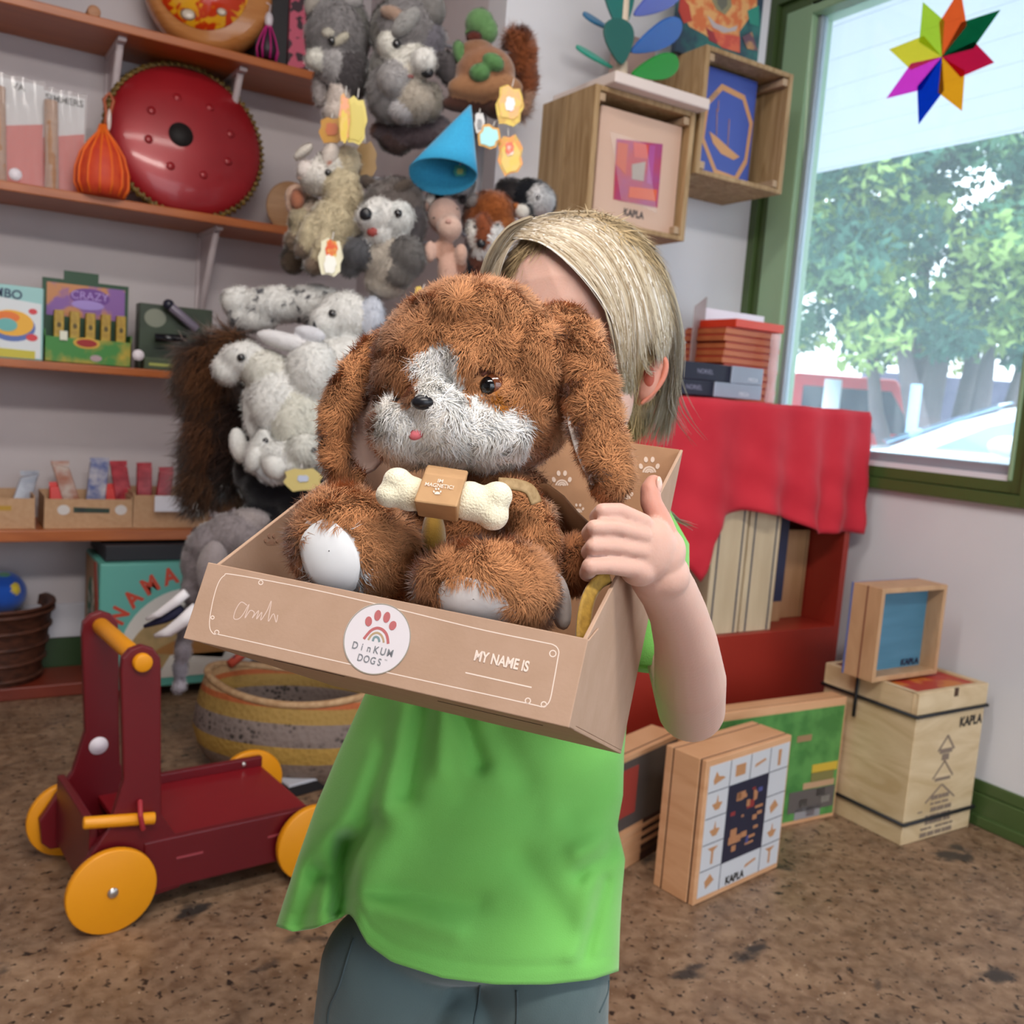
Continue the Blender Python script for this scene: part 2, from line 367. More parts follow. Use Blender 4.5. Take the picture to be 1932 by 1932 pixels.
m.box((XR, -2.6, 0), (XR+.1, 2.45, WZ0)); m.box((XR, -2.6, WZ1), (XR+.1, 2.45, 2.75)); m.box((XR, .9, WZ0), (XR+.1, W0, WZ1)); m.box((XR, -2.6, WZ0), (XR+.1, -1.2, WZ1)); m.box((XR, 2.35, WZ0), (XR+.1, 2.45, WZ1))
struct('wall_right', m, WALLR)
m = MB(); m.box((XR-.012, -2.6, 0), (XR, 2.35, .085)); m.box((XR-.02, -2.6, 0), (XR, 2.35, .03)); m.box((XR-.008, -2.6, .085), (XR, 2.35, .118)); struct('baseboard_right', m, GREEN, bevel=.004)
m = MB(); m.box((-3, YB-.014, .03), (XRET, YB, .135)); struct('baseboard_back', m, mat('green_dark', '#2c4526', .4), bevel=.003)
m = MB(); m.box((-3, YB-.02, .135), (XRET, YB, .245)); struct('trim_1', m, mat('white_trim', '#c9c9d2', .5), bevel=.003)
m = MB(); m.box((-3, 3.09, 0), (.9, YB-.02, .04)); struct('trim_2', m, mat('red_plinth', '#7c2f1c', .45, '#6a2717', 5), bevel=.004)
m = MB(); m.box((-3.1, -2.7, 0), (-3, YB+.1, 2.75)); struct('wall_left', m, WALL)  # unseen wall, added to cut light from the open left side
m = MB(); m.box((-3, -2.7, 0), (-.6, -2.6, 2.75)); m.box((-.6, -2.7, 2.3), (XR+.1, -2.6, 2.75)); struct('wall_front', m, WALL)  # unseen wall with an opening, added to reduce the frontal fill light
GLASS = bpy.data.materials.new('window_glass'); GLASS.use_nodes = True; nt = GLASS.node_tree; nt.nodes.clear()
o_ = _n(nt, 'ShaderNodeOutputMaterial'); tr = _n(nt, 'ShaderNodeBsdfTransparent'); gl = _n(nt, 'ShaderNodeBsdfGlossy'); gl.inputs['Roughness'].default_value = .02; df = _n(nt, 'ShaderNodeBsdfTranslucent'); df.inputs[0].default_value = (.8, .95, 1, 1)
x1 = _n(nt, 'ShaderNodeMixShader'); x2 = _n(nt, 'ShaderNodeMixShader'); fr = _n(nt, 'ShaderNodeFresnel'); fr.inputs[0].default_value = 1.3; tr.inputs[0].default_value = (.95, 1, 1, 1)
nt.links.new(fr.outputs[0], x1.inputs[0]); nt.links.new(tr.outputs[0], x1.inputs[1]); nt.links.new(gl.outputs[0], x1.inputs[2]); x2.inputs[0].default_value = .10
nt.links.new(x1.outputs[0], x2.inputs[1]); nt.links.new(df.outputs[0], x2.inputs[2]); nt.links.new(x2.outputs[0], o_.inputs[0])  # translucent share whitens the pane, painting in a milky reflection
ALU = mat('grey_aluminium', '#9aa3ad', .4, metal=.3); ALUW = mat('white_aluminium', '#e8e9f2', .35)
def window(name, y0, y1, z0, z1):                               # y0 < y1, outer edges of the painted frame
    m = MB()
    def ring(i0, i1, x0, x1):                                   # rectangular ring between insets i0 and i1
        m.box((x0, y0+i0, z0+i0), (x1, y0+i1, z1-i0)); m.box((x0, y1-i1, z0+i0), (x1, y1-i0, z1-i0))
        m.box((x0, y0+i1, z0+i0), (x1, y1-i1, z0+i1)); m.box((x0, y0+i1, z1-i1), (x1, y1-i1, z1-i0))
    ring(0, .03, XR-.022, XR+.1); ring(.03, .032, XR+.0, XR+.1); ring(.032, .062, XR-.006, XR+.1)
    o = struct(name, m, GREEN, bevel=.003)
    m = MB(); i = .062
    m.box((XR-.01, y1-.165, z0+i), (XR+.09, y1-i, z1-i)); m.box((XR-.01, y0+i, z0+i), (XR+.09, y0+.075, z1-i)); m.box((XR-.01, y0+.075, z1-.09), (XR+.09, y1-.165, z1-i))
    s = m.build('sash', [mat('green_gloss_lit', '#94b591', .35)], o, bevel=.004)  # paler copy of the frame green, painting in light on this face
    m = MB(); a, b_ = y0+.075, y1-.165
    m.box((XR+.02, a, z0+i), (XR+.05, b_, z0+.10)); m.box((XR+.02, b_-.016, z0+.10), (XR+.05, b_, z1-.09)); m.box((XR+.02, a, z0+.10), (XR+.05, a+.01, z1-.09)); m.build('glazing_bead', [ALU], o, bevel=.002)
    m = MB(); m.box((XR-.002, a, z0+i), (XR+.02, b_, z0+i+.014)); m.build('sill_strip', [ALUW], o)
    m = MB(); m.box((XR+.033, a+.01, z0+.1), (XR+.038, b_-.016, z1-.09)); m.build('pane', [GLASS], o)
window('window_1', W0, W1, WZ0, WZ1); window('added_window', -1.2, .9, WZ0, WZ1)  # the second window is unseen, added to let in light from the right
# ---------------------------------------------------------------- outside
m = MB(); m.box((-30, -14, -.35), (60, 60, -.2)); struct('ground', m, mat('asphalt', '#8d9096', .9, '#7c8087', 4))
m = MB(); m.box((XR+.12, -14, -.2), (5.1, 60, -.12)); struct('trim_3', m, mat('footpath', '#c9c9c6', .9))
XE = 5.2; ZE = float(np.interp(XE, [4.875, 5.485, 6.705], [2.6, 2.8, 3.2]))
m = MB()
for i in range(9):
    x0 = XR+.12+i*(XE-XR-.12)/9; m.box((x0+.004, -12, ZE), (x0+(XE-XR-.12)/9-.002, 30, ZE+.03))
m.box((XE, -12, ZE-.01), (XE+.04, 30, ZE+.22)); m.box((XR+.12, -12, ZE+.031), (XE, 30, ZE+.05))
struct('trim_4', m, mat('soffit_white', '#f6f8ff', .7))
# parked white car behind the window (roofline and side window visible)
def car():
    base = P(1830, 830, 7.6); t = thing('parked_car', 'white car parked in the street, seen through the lower window', 'car', (base[0], base[1], -.2))
    wp = mat('car_white', '#f4f8ff', .15, coat=.6); gp = mat('car_glass', '#8fb6d8', .05, spec=1); dk = mat('tyre', '#16161a', .8)
    # car axis u: to the right in the picture; points (s, h) along its length, s=0 at base
    u = np.array([.62, -.78, 0]); u /= np.linalg.norm(u); n = np.array([-u[1], u[0], 0]); n = n if n@(base-CAM) > 0 else -n
    b0 = np.array([base[0], base[1], -.2])
    Wd = 1.75
    def sec(off, inset, lowz):                                  # lower body outline then cabin
        return off
    m = MB(); body = [(-1.6, .35), (-1.55, .75), (-1.2, .93), (-.55, 1.04), (2.9, 1.1), (3.1, .9), (3.1, .35)]
    m.prism([b0+u*s+np.array([0, 0, h]) for s, h in body], n*Wd)
    body_o = m.build('body', [wp], t, bevel=.06, seg=4)
    m = MB(); cab = [(-.62, 1.02), (-.1, 1.28), (.35, 1.44), (.9, 1.53), (1.7, 1.53), (2.3, 1.42), (2.9, 1.08)]
    A = [b0+u*s+np.array([0, 0, h])+n*(.08+.16*(h-1.0)/.5) for s, h in cab]; B = [p+n*(Wd-.16-.32*(c[1]-1.0)/.5) for p, c in zip(A, cab)]
    k = len(cab); m.add(A+B, [tuple(range(k)), tuple(range(k, 2*k))[::-1]]+[(i, (i+1) % k, k+(i+1) % k, k+i) for i in range(k)]); m.build('cabin', [wp], t, bevel=.05, seg=4)
    m = MB(); win = [(-.25, 1.06), (.15, 1.27), (.6, 1.41), (1.1, 1.45), (1.1, 1.08)]
    m.prism([b0+u*s+np.array([0, 0, h])+n*(.07+.16*(h-1.0)/.5) for s, h in win], n*.03); m.build('side_window', [gp], t)
    m = MB(); win = [(1.17, 1.08), (1.17, 1.45), (1.7, 1.45), (2.2, 1.36), (2.5, 1.1)]
    m.prism([b0+u*s+np.array([0, 0, h])+n*(.07+.16*(h-1.0)/.5) for s, h in win], n*.03); m.build('side_window', [gp], t)
    m = MB(); q = [(-.6, 1.05), (.33, 1.455)]
    a0, a1 = [b0+u*s+np.array([0, 0, h]) for s, h in q]; up = np.cross(a1-a0, n); up /= np.linalg.norm(up); up = up if up[2] > 0 else -up
    m.prism([a0+n*.22+up*.02, a1+n*.34+up*.02, a1+n*(Wd-.34)+up*.02, a0+n*(Wd-.22)+up*.02], up*.012); m.build('windscreen', [gp], t)
    m = MB(); c = b0+u*.28+n*-.06+np.array([0, 0, 1.12]); m.ell(c, (.16, .07, .085), np.array([u, n, [0, 0, 1]])); m.build('mirror', [wp], t)
    for s in (-.85, 2.2):
        for o in (.02, Wd-.22):
            m = MB(); c = b0+u*s+n*o+np.array([0, 0, .33]); m.cyl(c, c+n*.2, .33, n=28); m.build('wheel', [dk], t, bevel=.03)
car()
def van():
    base = P(1590, 770, 15.5); t = thing('parked_van', 'red van parked across the street behind the tree branches', 'van', (base[0], base[1], -.2))
    u = RR*np.array([1, 1, 0]); u /= np.linalg.norm(u); n = FF*np.array([1, 1, 0]); n -= u*(n@u); n /= np.linalg.norm(n); b0 = np.array([base[0], base[1], -.2])
    rp_ = mat('van_red', '#ff4048', .3); gp = mat('van_glass', '#3a4258', .1); 
    m = MB(); pr = [(-.95, .3), (-.95, 1.75), (-.82, 1.98), (.85, 1.98), (1.35, 1.25), (1.9, 1.1), (1.95, .3)]
    m.prism([b0+u*s+np.array([0, 0, h]) for s, h in pr], n*1.7); m.build('body', [rp_], t, bevel=.06, seg=3)
    m = MB(); m.prism([b0+u*s-n*.02+np.array([0, 0, h]) for s, h in [(-.68, 1.1), (-.68, 1.78), (.75, 1.78), (1.1, 1.28), (1.1, 1.1)]], n*.03); m.build('side_window', [gp], t)
    for s in (-.45, 1.3):
        m = MB(); c = b0+u*s-n*.02+np.array([0, 0, .33]); m.cyl(c, c+n*.22, .33, n=24); m.build('wheel', [mat('tyre', '#16161a')], t)
    b = P(1568, 760, 13.5); m = MB(); m.cyl((b[0], b[1], -.2), (b[0], b[1], float(P(1568, 716, 13.5)[2])), .12, n=12)
    single(m.build('bollard_post', [mat('post_white', '#e9f2ff', .5)], None), 'white street post in front of the red van', 'post')
    b = P(1722, 790, 10.5); m = MB(); m.cyl((b[0], b[1], -.2), (b[0], b[1], float(P(1722, 725, 10.5)[2])), .06, n=12)
    single(m.build('street_post', [mat('post_blue', '#9fc4e8', .5)], None), 'pale blue street post beside the tree trunks', 'post')
van()
a = P(1625, 800, 21); b = P(2150, 800, 21); m = MB(); u_ = b-a; u_ /= np.linalg.norm(u_); zt = float(P(1800, 712, 21)[2]); m.prism([(a[0], a[1], -.2), (b[0], b[1], -.2), (b[0], b[1], zt), (a[0], a[1], zt)], (FF[0]*.4, FF[1]*.4, 0))
single(m.build('hedge', [mat('hedge_lilac', '#6c6780', .9, '#54506a', 2)], None, bevel=.05), 'dark lilac grey hedge far behind the tree trunks', 'hedge')
def tree():
    base = P(1760, 800, 13.5); t = thing('street_tree', 'large leafy green tree filling the window view', 'tree', (base[0], base[1], -.2))
    bark = mat('bark', '#76696f', .9, '#8c7d80', 3, (1, 1, .3))
    for i, (x0, x1, y1, r) in enumerate([(1745, 1700, 640, .16), (1765, 1790, 600, .2), (1800, 1870, 640, .15), (1725, 1640, 600, .11), (1835, 1925, 690, .11), (1775, 1745, 480, .16), (1790, 1860, 420, .12)]):
        d = 13.2+i*.25; a = P(x0, 800, d); a[2] = -.2; b = P(x1, y1, d+(.6 if i % 2 else -.5)); c = (a+b)/2+RR*.15*(-1)**i
        m = MB(); m.tube([a, (a*2+c)/3, c, (b+c)/2, b], [r*1.3, r*1.1, r, r*.8, r*.5], 10); m.build('trunk', [bark], t)
    rg = np.random.default_rng(3); N = 100000
    cl = []
    while len(cl) < 720:
        x = rg.uniform(1420, 2250); y = rg.uniform(-250, 705); d = rg.uniform(11.5, 15.5)
        lim = 705-55*abs(math.sin(x*.021))-(40 if 1500 < x < 1620 else 0)
        if y > lim-20: continue
        if rg.random() < .55 and y > 380 and (abs(x-1760) < 60+0*y) and 400 < y < 560: continue
        cl.append((P(x, y, d), rg.uniform(.28, .62)))
    cc = np.array([c[0] for c in cl]); cr = np.array([c[1] for c in cl]); k = rg.integers(0, len(cl), N)
    v = rg.normal(size=(N, 3)); v /= np.linalg.norm(v, axis=1)[:, None]; p = cc[k]+v*cr[k][:, None]*rg.random((N, 1))**.4*np.array([1, 1, .75])
    d1 = rg.normal(size=(N, 3)); d1 /= np.linalg.norm(d1, axis=1)[:, None]; d2 = np.cross(d1, rg.normal(size=(N, 3))); d2 /= np.linalg.norm(d2, axis=1)[:, None]
    s = rg.uniform(.055, .12, (N, 1)); V = np.stack([p-d1*s, p+d2*s*.45, p+d1*s, p-d2*s*.45], 1).reshape(-1, 3)
    me = bpy.data.meshes.new('f'); me.from_pydata(V.tolist(), [], np.arange(4*N).reshape(-1, 4).tolist())
    pal = np.array([C('#8fb480'), C('#5f8c78'), C('#b4cc7c'), C('#48705f'), C('#74a080')]); kc = rg.integers(0, 5, len(cl)); c = pal[kc[k]]*(.75+.5*rg.random((N, 1))); setcol(me, np.repeat(np.clip(c, 0, 1), 4, 0))
    lm = vmat('leaves', .6, 0); nt = lm.node_tree; b = nt.nodes['Principled BSDF']; tl = _n(nt, 'ShaderNodeBsdfTranslucent'); ad = _n(nt, 'ShaderNodeMixShader'); ad.inputs[0].default_value = .45
    at = [x for x in nt.nodes if x.type == 'ATTRIBUTE'][0]; nt.links.new(at.outputs['Color'], tl.inputs[0]); out = [x for x in nt.nodes if x.type == 'OUTPUT_MATERIAL'][0]
    nt.links.new(b.outputs[0], ad.inputs[1]); nt.links.new(tl.outputs[0], ad.inputs[2]); nt.links.new(ad.outputs[0], out.inputs[0])
    o = link('foliage', me, t, [lm]); o['kind'] = 'stuff'
tree()
# ---------------------------------------------------------------- hanging star in the window
def star():
    c0 = ox(1777, 107, XR-.02); t = thing('hanging_star', 'multicoloured translucent eight pointed star hung on the window', 'star ornament', c0)
    cen = (1777, 107); pts = [((1741, 3), '#b9d23a'), ((1812, -22), '#f2622a'), ((1888, 18), '#0d5a34'), ((1876, 118), '#c81a3e'), ((1815, 210), '#f0a01e'), ((1733, 235), '#0a34a8'), ((1672, 186), '#e23fc0'), ((1677, 93), '#e6d23a')]
    for i, (tp, col) in enumerate(pts):
        prv = pts[i-1][0]; nx = pts[(i+1) % 8][0]
        def lerp(a, b, k): return (a[0]+(b[0]-a[0])*k, a[1]+(b[1]-a[1])*k)
        s1 = lerp(cen, lerp(tp, prv, .62), .57); s2 = lerp(cen, lerp(tp, nx, .62), .57)
        m = MB(); X = XR-.02+.0016*i
        m.prism([ox(*q, X) for q in (cen, s1, tp, s2)], (.0005, 0, 0))
        mm = bpy.data.materials.new('tissue_%d' % i); mm.use_nodes = True; nt = mm.node_tree; nt.nodes.clear(); o_ = _n(nt, 'ShaderNodeOutputMaterial'); tr = _n(nt, 'ShaderNodeBsdfTransparent'); df = _n(nt, 'ShaderNodeBsdfDiffuse'); mx = _n(nt, 'ShaderNodeMixShader')
        k = C(col); tr.inputs[0].default_value = (*[x**.5 for x in k], 1); df.inputs[0].default_value = (*k, 1); mx.inputs[0].default_value = .15
        nt.links.new(tr.outputs[0], mx.inputs[1]); nt.links.new(df.outputs[0], mx.inputs[2]); nt.links.new(mx.outputs[0], o_.inputs[0])
        m.build('star_point', [mm], t)
star()
# ---------------------------------------------------------------- shelves on the back wall
SHW = wood('shelf_wood', '#b5652c', '#a25522', 4, (.6, 6, 6), .35, bump=.05)
BRW = mat('bracket_white', '#c9bfc2', .5)
YF = 3.03; SZ = [1.974, 1.49, 1.01, .524]; ST = [.026, .026, .024, .034]
ordn = ['topmost', 'second', 'third', 'lowest']
for i in range(4):
    xr = [1.15, 1.15, 1.2, 1.25][i]
    t = thing('wall_shelf', 'orange-brown wooden wall shelf, %s of the four' % ordn[i], 'shelf', (.3, YB, SZ[i]-ST[i]), 'wooden wall shelves')
    bx('shelf_board', [SHW], t, (-1.2, YF, SZ[i]-ST[i]), (xr, YB, SZ[i]), .003)
    bxs = [[(215, 120), (437, 150)], [(392, 470), None], [None, None], [None, None]][i]
    xs = [float(oy(*q, 3.2)[0]) for q in bxs if q] + [-.6]
    for x in xs:
        z1 = SZ[i]-ST[i]; m = MB(); m.box((x-.012, YB-.012, z1-.36), (x+.012, YB, z1)); m.box((x-.012, YF+.035, z1-.012), (x+.012, YB, z1))
        a, b = np.array([x, YB-.012, z1-.3]), np.array([x, YF+.07, z1-.012]); m.tube([a, a*.6+b*.4+np.array([0, .012, -.008]), b], .011, 8)
        m.add([(x-.002, YB-.01, z1-.3), (x-.002, YF+.09, z1-.01), (x-.002, YB-.01, z1-.01), (x+.002, YB-.01, z1-.3), (x+.002, YF+.09, z1-.01), (x+.002, YB-.01, z1-.01)], [(0, 1, 2), (5, 4, 3), (0, 3, 4, 1), (1, 4, 5, 2), (2, 5, 3, 0)])
        m.build('bracket', [BRW], t, bevel=.003)
def shelfbox(x0, y0, x1, y1, Y, dep, z, name, m, label, cat, bevel=.002, group=None, root=None):
    a = oy(x0, (y0+y1)/2, Y); b = oy(x1, (y0+y1)/2, Y); zt = float(oy((x0+x1)/2, y0, Y)[2])
    o = bx(name, m, root, (a[0], Y, z), (b[0], Y+dep, zt), bevel)
    if root is None: single(o, label, cat, group)
    return (float(a[0]), float(b[0]), z, zt)
def decal(px, Y, m, par, name='print', ext=.0008): return flat(name, [m], par, [oy(*q, Y) for q in px], (0, -1, 0), ext)
KR = mat('kraft', '#c49f7c', .8, '#bb9571', 60, bump=.05); PINKD = mat('coral_card', '#d4554a', .6); WH = mat('white_card', '#dcdde0', .55); BLK = mat('black_card', '#19161a', .5)
CLR = mat('cellophane', '#ffffff', .08, alpha=.22, spec=.9)
# --- top shelf
z = SZ[0]
t = thing('painted_drum', 'round wooden drum painted orange and yellow on the top shelf', 'drum', oy(392, 95, 3.15))
c = oy(397, 15, 3.12); Rr = .205
ax = np.array([-.25, -1, -.0]); ax /= np.linalg.norm(ax); u = np.cross(ax, [0, 0, 1]); u /= np.linalg.norm(u); v = np.array([0, 0, 1.])
c = np.array([c[0], 3.15, z+.192])
m = MB(); T = Matrix(((u[0], v[0], ax[0], c[0]), (u[1], v[1], ax[1], c[1]), (u[2], v[2], ax[2], c[2]), (0, 0, 0, 1))); m.T = T
m.lathe([(.0, -.07), (.17, -.07), (.187, -.05), (.19, 0), (.18, .05), (.16, .062), (.0, .062)], n=48); o = m.build('shell', [wood('drum_shell', '#c98b52', '#b06f38', 5, (1, 1, 6), .15)], t)
pm = mat('drum_painting', '#d33a10', .15, '#f2b021', 22, ramp=(.46, .54), detail=2, dist=1.2, coat=.8)
m = MB(); m.T = T; m.lathe([(.0, .0635), (.135, .0635), (.135, .066), (.0, .066)], (.018, 0, 0), n=48); m.build('painted_face', [pm], t)
m = MB(); m.T = T; m.mi = 0
hole = [(.08*math.cos(a)*(1+.25*math.cos(2*a)), .045*math.sin(a)+.02-.02*math.cos(2*a), .0665) for a in np.linspace(0, 2*PI, 28, endpoint=False)]
m.prism(hole, (0, 0, .001)); m.build('sound_hole', [mat('hole_black', '#120c0c', .7)], t)
for dx, dy, r in ((-.04, -.075, .012), (.055, -.10, .017), (.10, .0, .01)):
    m = MB(); m.T = T; m.lathe([(.0, .066), (r, .066), (r*.6, .069), (0, .07)], (dx, dy, 0), n=16, sx=1.3); m.build('painted_spot', [mat('eye_white_paint', '#cdbfae', .2)], t)
shelfbox(485, -60, 545, 112, 3.1, .1, z, 'gift_box', [BLK], 'black box standing behind the pink netted shaker', 'box')
g = shelfbox(547, -60, 588, 128, 3.09, .12, z, 'gift_box', [mat('pink_spotted', '#c4566f', .5, '#3a1f2a', 30, ramp=(.52, .56), detail=1)], 'pink and black spotted box at the right end of the top shelf', 'box')
t = thing('netted_shaker', 'white shaker in a pink net bag on the top shelf', 'shaker', oy(502, 112, 3.06)); b = oy(504, 112, 3.06)
MG = mat('magenta_net', '#c2187c', .5)
m = MB(); m.lathe([(.0, 0), (.026, .004), (.03, .03), (.022, .06), (.01, .09), (0, .1)], (b[0], b[1], z+.01), n=16); m.build('bulb', [mat('dark_bulb', '#2a1626', .5)], t)
m = MB()
for k in range(8):
    a = 2*PI*k/8; m.tube([(b[0]+r*math.cos(a), b[1]+r*math.sin(a), z+.006+h) for r, h in ((.028, 0), (.034, .03), (.025, .062), (.011, .094), (.004, .11))], .0025, 6)
m.build('net', [MG], t)
m = MB(); m.ell((b[0], b[1], z+.125), (.013, .013, .024)); m.tube([(b[0], b[1], z+.14), (b[0]+.004, b[1], z+.17), (b[0]-.012, b[1]-.004, z+.172)], .002, 6); m.build('tip', [mat('white_plastic', '#d8cfd6', .3)], t)
t = thing('wooden_rack', 'dark wooden toy with a round peg at the left of the top shelf', 'wooden toy', oy(150, 10, 3.12)); a = oy(100, 0, 3.1); b = oy(195, 10, 3.1)
DW = wood('dark_wood', '#6b452c', '#4d3020', 5, (5, 1, 1))
bx('base_board', [DW], t, (a[0]-.1, 3.1, z), (b[0], 3.22, z+.012), .002); m = MB(); m.cyl((b[0]-.025, 3.09, z+.03), (b[0]-.025, 3.2, z+.03), .018, n=18); m.build('peg', [wood('peg_wood', '#c08d68', '#a87450', 6)], t, bevel=.004)
# --- second shelf: rhythm sticks on cards
z = SZ[1]
def stick_card(x0, x1, ytop, ysplit, ybot, sx0, sx1, Y, label, word):
    b = oy((x0+x1)/2, ybot, Y); t = thing('rhythm_stick_pack', label, 'toy package', (b[0], Y, z), 'rhythm stick packs')
    yc = (ytop+ybot)/2; a = oy(x0, yc, Y); c_ = oy(x1, yc, Y); zt = oy((x0+x1)/2, ytop, Y)[2]; zs = oy((x0+x1)/2, ysplit, Y)[2]
    bx('backing_card', [WH], t, (a[0], Y+.012, z), (c_[0], Y+.014, zt), 0)
    flat('coral_print', [PINKD], t, [(a[0], Y+.0119, z), (c_[0], Y+.0119, z), (c_[0], Y+.0119, zs+.02), (a[0], Y+.0119, zs-.01)], (0, -1, 0), .0008)
    s0 = oy(sx0, yc, Y-.0)[0]; s1 = oy(sx1, yc, Y)[0]; r = (s1-s0)/2; m = MB(); m.cyl(((s0+s1)/2, Y-r+.009, z), ((s0+s1)/2-.006, Y-r+.009, zt-.03), r, n=16); m.build('stick', [wood('stick_wood', '#b98f6e', '#a67a58', 5)], t, bevel=.003)
    m = MB(); w_ = c_[0]-a[0]; pts = [[(a[0]+w_*i/8, Y-.03-.012*math.sin(i*1.9+j), z+(zt-z)*j/6) for i in range(9)] for j in range(7)]; m.grid(pts); m.build('plastic_wrap', [CLR], t)
    if word: text(None, word, BLK, t, ((a[0]+c_[0])/2, Y+.011, zt-.018), (1, 0, 0), (0, 0, 1), (.026, .026), ext=.0006, bold=.02)
stick_card(82, 160, 176, 258, 350, 85, 112, 3.12, 'card pack with one wooden rhythm stick beside the orange net shaker', 'SIMMERS')
stick_card(-15, 82, 150, 238, 325, -12, 14, 3.12, 'card pack with a wooden rhythm stick at the left edge of the second shelf', 'VA')
t = thing('netted_shaker', 'orange and red shaker in a net bag beside the red tongue drum', 'shaker', oy(192, 365, 3.07)); b = oy(192, 366, 3.045)
OR = mat('orange_net', '#f0701c', .55); OB = mat('orange_bulb', '#c93a22', .6, '#d94d22', 30)
m = MB(); m.lathe([(.0, 0), (.058, .0), (.072, .03), (.071, .07), (.058, .115), (.036, .15), (.014, .175), (0, .18)], (b[0], b[1], z), n=28); m.build('bulb', [OB], t)
m = MB()
for k in range(14):
    a = 2*PI*k/14; m.tube([(b[0]+r*math.cos(a+.0*h), b[1]+r*math.sin(a), z+h) for r, h in ((.059, .002), (.073, .03), (.072, .07), (.059, .115), (.037, .15), (.015, .177), (.008, .2))], .003, 6)
m.build('net', [OR], t)
m = MB(); p0 = np.array([b[0]+.002, b[1], z+.18]); m.tube([p0, p0+np.array([.006, 0, .05]), p0+np.array([-.002, 0, .09]), p0+np.array([.012, 0, .11]), p0+np.array([.024, 0, .09]), p0+np.array([.014, 0, .05]), p0+np.array([.006, -.004, .0])], .005, 8); m.build('cord_loop', [mat('brown_cord', '#a8502a', .5)], t)
m = MB(); m.ell(p0+np.array([.012, -.008, .035]), (.006, .004, .03)); m.build('bead', [mat('shiny_bead', '#d9c6c0', .15)], t)
# --- red tongue drum leaning against the wall
t = thing('tongue_drum', 'large round red metal tongue drum with gold cord rim leaning on the second shelf', 'drum', oy(352, 395, 3.1))
DRM = mat('drum_red', '#a41c26', .38, '#8e1620', 4, coat=.35, metal=.15)
c = oy(352, 268, 3.135); dd = float((c-CAM)@FF); Rx = 131*dd/FPX
n = np.array([.02, -1, .18]); n /= np.linalg.norm(n); u = np.cross([0, 0, 1], n); u /= -np.linalg.norm(u); u = np.array([1, .02, 0]); u -= n*u.dot(n); u /= np.linalg.norm(u); v = np.cross(n, u); v *= np.sign(v[2])
T = Matrix(((u[0], v[0], n[0], c[0]), (u[1], v[1], n[1], c[1]), (u[2], v[2], n[2], c[2]), (0, 0, 0, 1)))
R0 = .2295
dome = [(R0, 0)]+[(R0*math.cos(a), .055*math.sin(a)) for a in np.linspace(.1, PI/2, 12)]
m = MB(); m.T = T; m.lathe([(0, -.055)]+[(R0*math.cos(a), -.055*math.sin(a)) for a in np.linspace(PI/2-.1, .05, 10)]+dome[:-1]+[(0, .055)], n=64); m.build('body', [DRM], t)
m = MB(); m.T = T; m.lathe([(0, .0535), (.036, .0525), (.036, .0560), (0, .0565)], (-.030, -.004, 0), n=28); m.build('sound_hole', [mat('hole_black', '#120c0c', .7)], t)
m = MB(); m.T = T; 
for k in range(72):
    a = 2*PI*k/72; p = Vector((R0*math.cos(a), R0*math.sin(a), 0)); q = Vector((math.cos(a+.25), math.sin(a+.25), 0))
    m.tube([(R0*.985*math.cos(a), R0*.985*math.sin(a), .014), (R0*1.035*math.cos(a+.03), R0*1.035*math.sin(a+.03), .008), (R0*1.045*math.cos(a+.05), R0*1.045*math.sin(a+.05), -.004), (R0*1.0*math.cos(a+.07), R0*1.0*math.sin(a+.07), -.012)], .0045, 6)
m.tube([(R0*1.01*math.cos(a), R0*1.01*math.sin(a), 0) for a in np.linspace(0, 2*PI, 72, endpoint=False)], .006, 8, closed=True); m.build('cord_rim', [mat('gold_cord', '#8f7434', .5, '#4a3a16', 90)], t)
for k in range(8):
    a = 2*PI*k/8+.3; r = .115; m = MB(); m.T = T; zz = .055*math.sqrt(1-(r/R0)**2); m.lathe([(.013, -.001), (.011, .0025), (.0, .004)], (r*math.cos(a)*1.1, r*math.sin(a), zz), n=16); m.build('tongue_dimple', [DRM], t)
hp = None
q = oplane(464, 291, c+n*.02, n); m = MB(); m.T = Matrix(((u[0], v[0], n[0], q[0]), (u[1], v[1], n[1], q[1]), (u[2], v[2], n[2], q[2]), (0, 0, 0, 1))); m.lathe([(0, 0), (.0165, 0), (.0165, .0015), (0, .002)], n=24); m.build('price_sticker', [mat('sticker_white', '#f0e8f0', .5)], t)
def price_dot(x, y, Y, r, label, m_='sticker_white'):
    p = oy(x, y, Y); m = MB(); m.lathe([(0, 0), (r, 0), (r, .001), (0, .001)], p, n=24, ax='y'); single(m.build('price_sticker', [mat(m_, '#f0e8f0', .5)], None), label, 'price sticker')
price_dot(29, 329, YF-.002, .0165, 'round white price sticker on the front edge of the second shelf')
price_dot(261, 670, YF-.002, .0165, 'round white price sticker on the front edge of the third shelf')
m = MB(); p = oy(545, 370, 3.2); m.lathe([(0, -.02), (.05, -.02), (.075, -.01), (.085, .012), (.082, .016), (0, .005)], (p[0], 3.18, z+.083), n=36, ax='y'); single(m.build('wooden_bowl', [wood('bowl_wood', '#b88f68', '#a67c54', 4)], None), 'tan wooden bowl on its side behind the cream llama puppet', 'bowl')
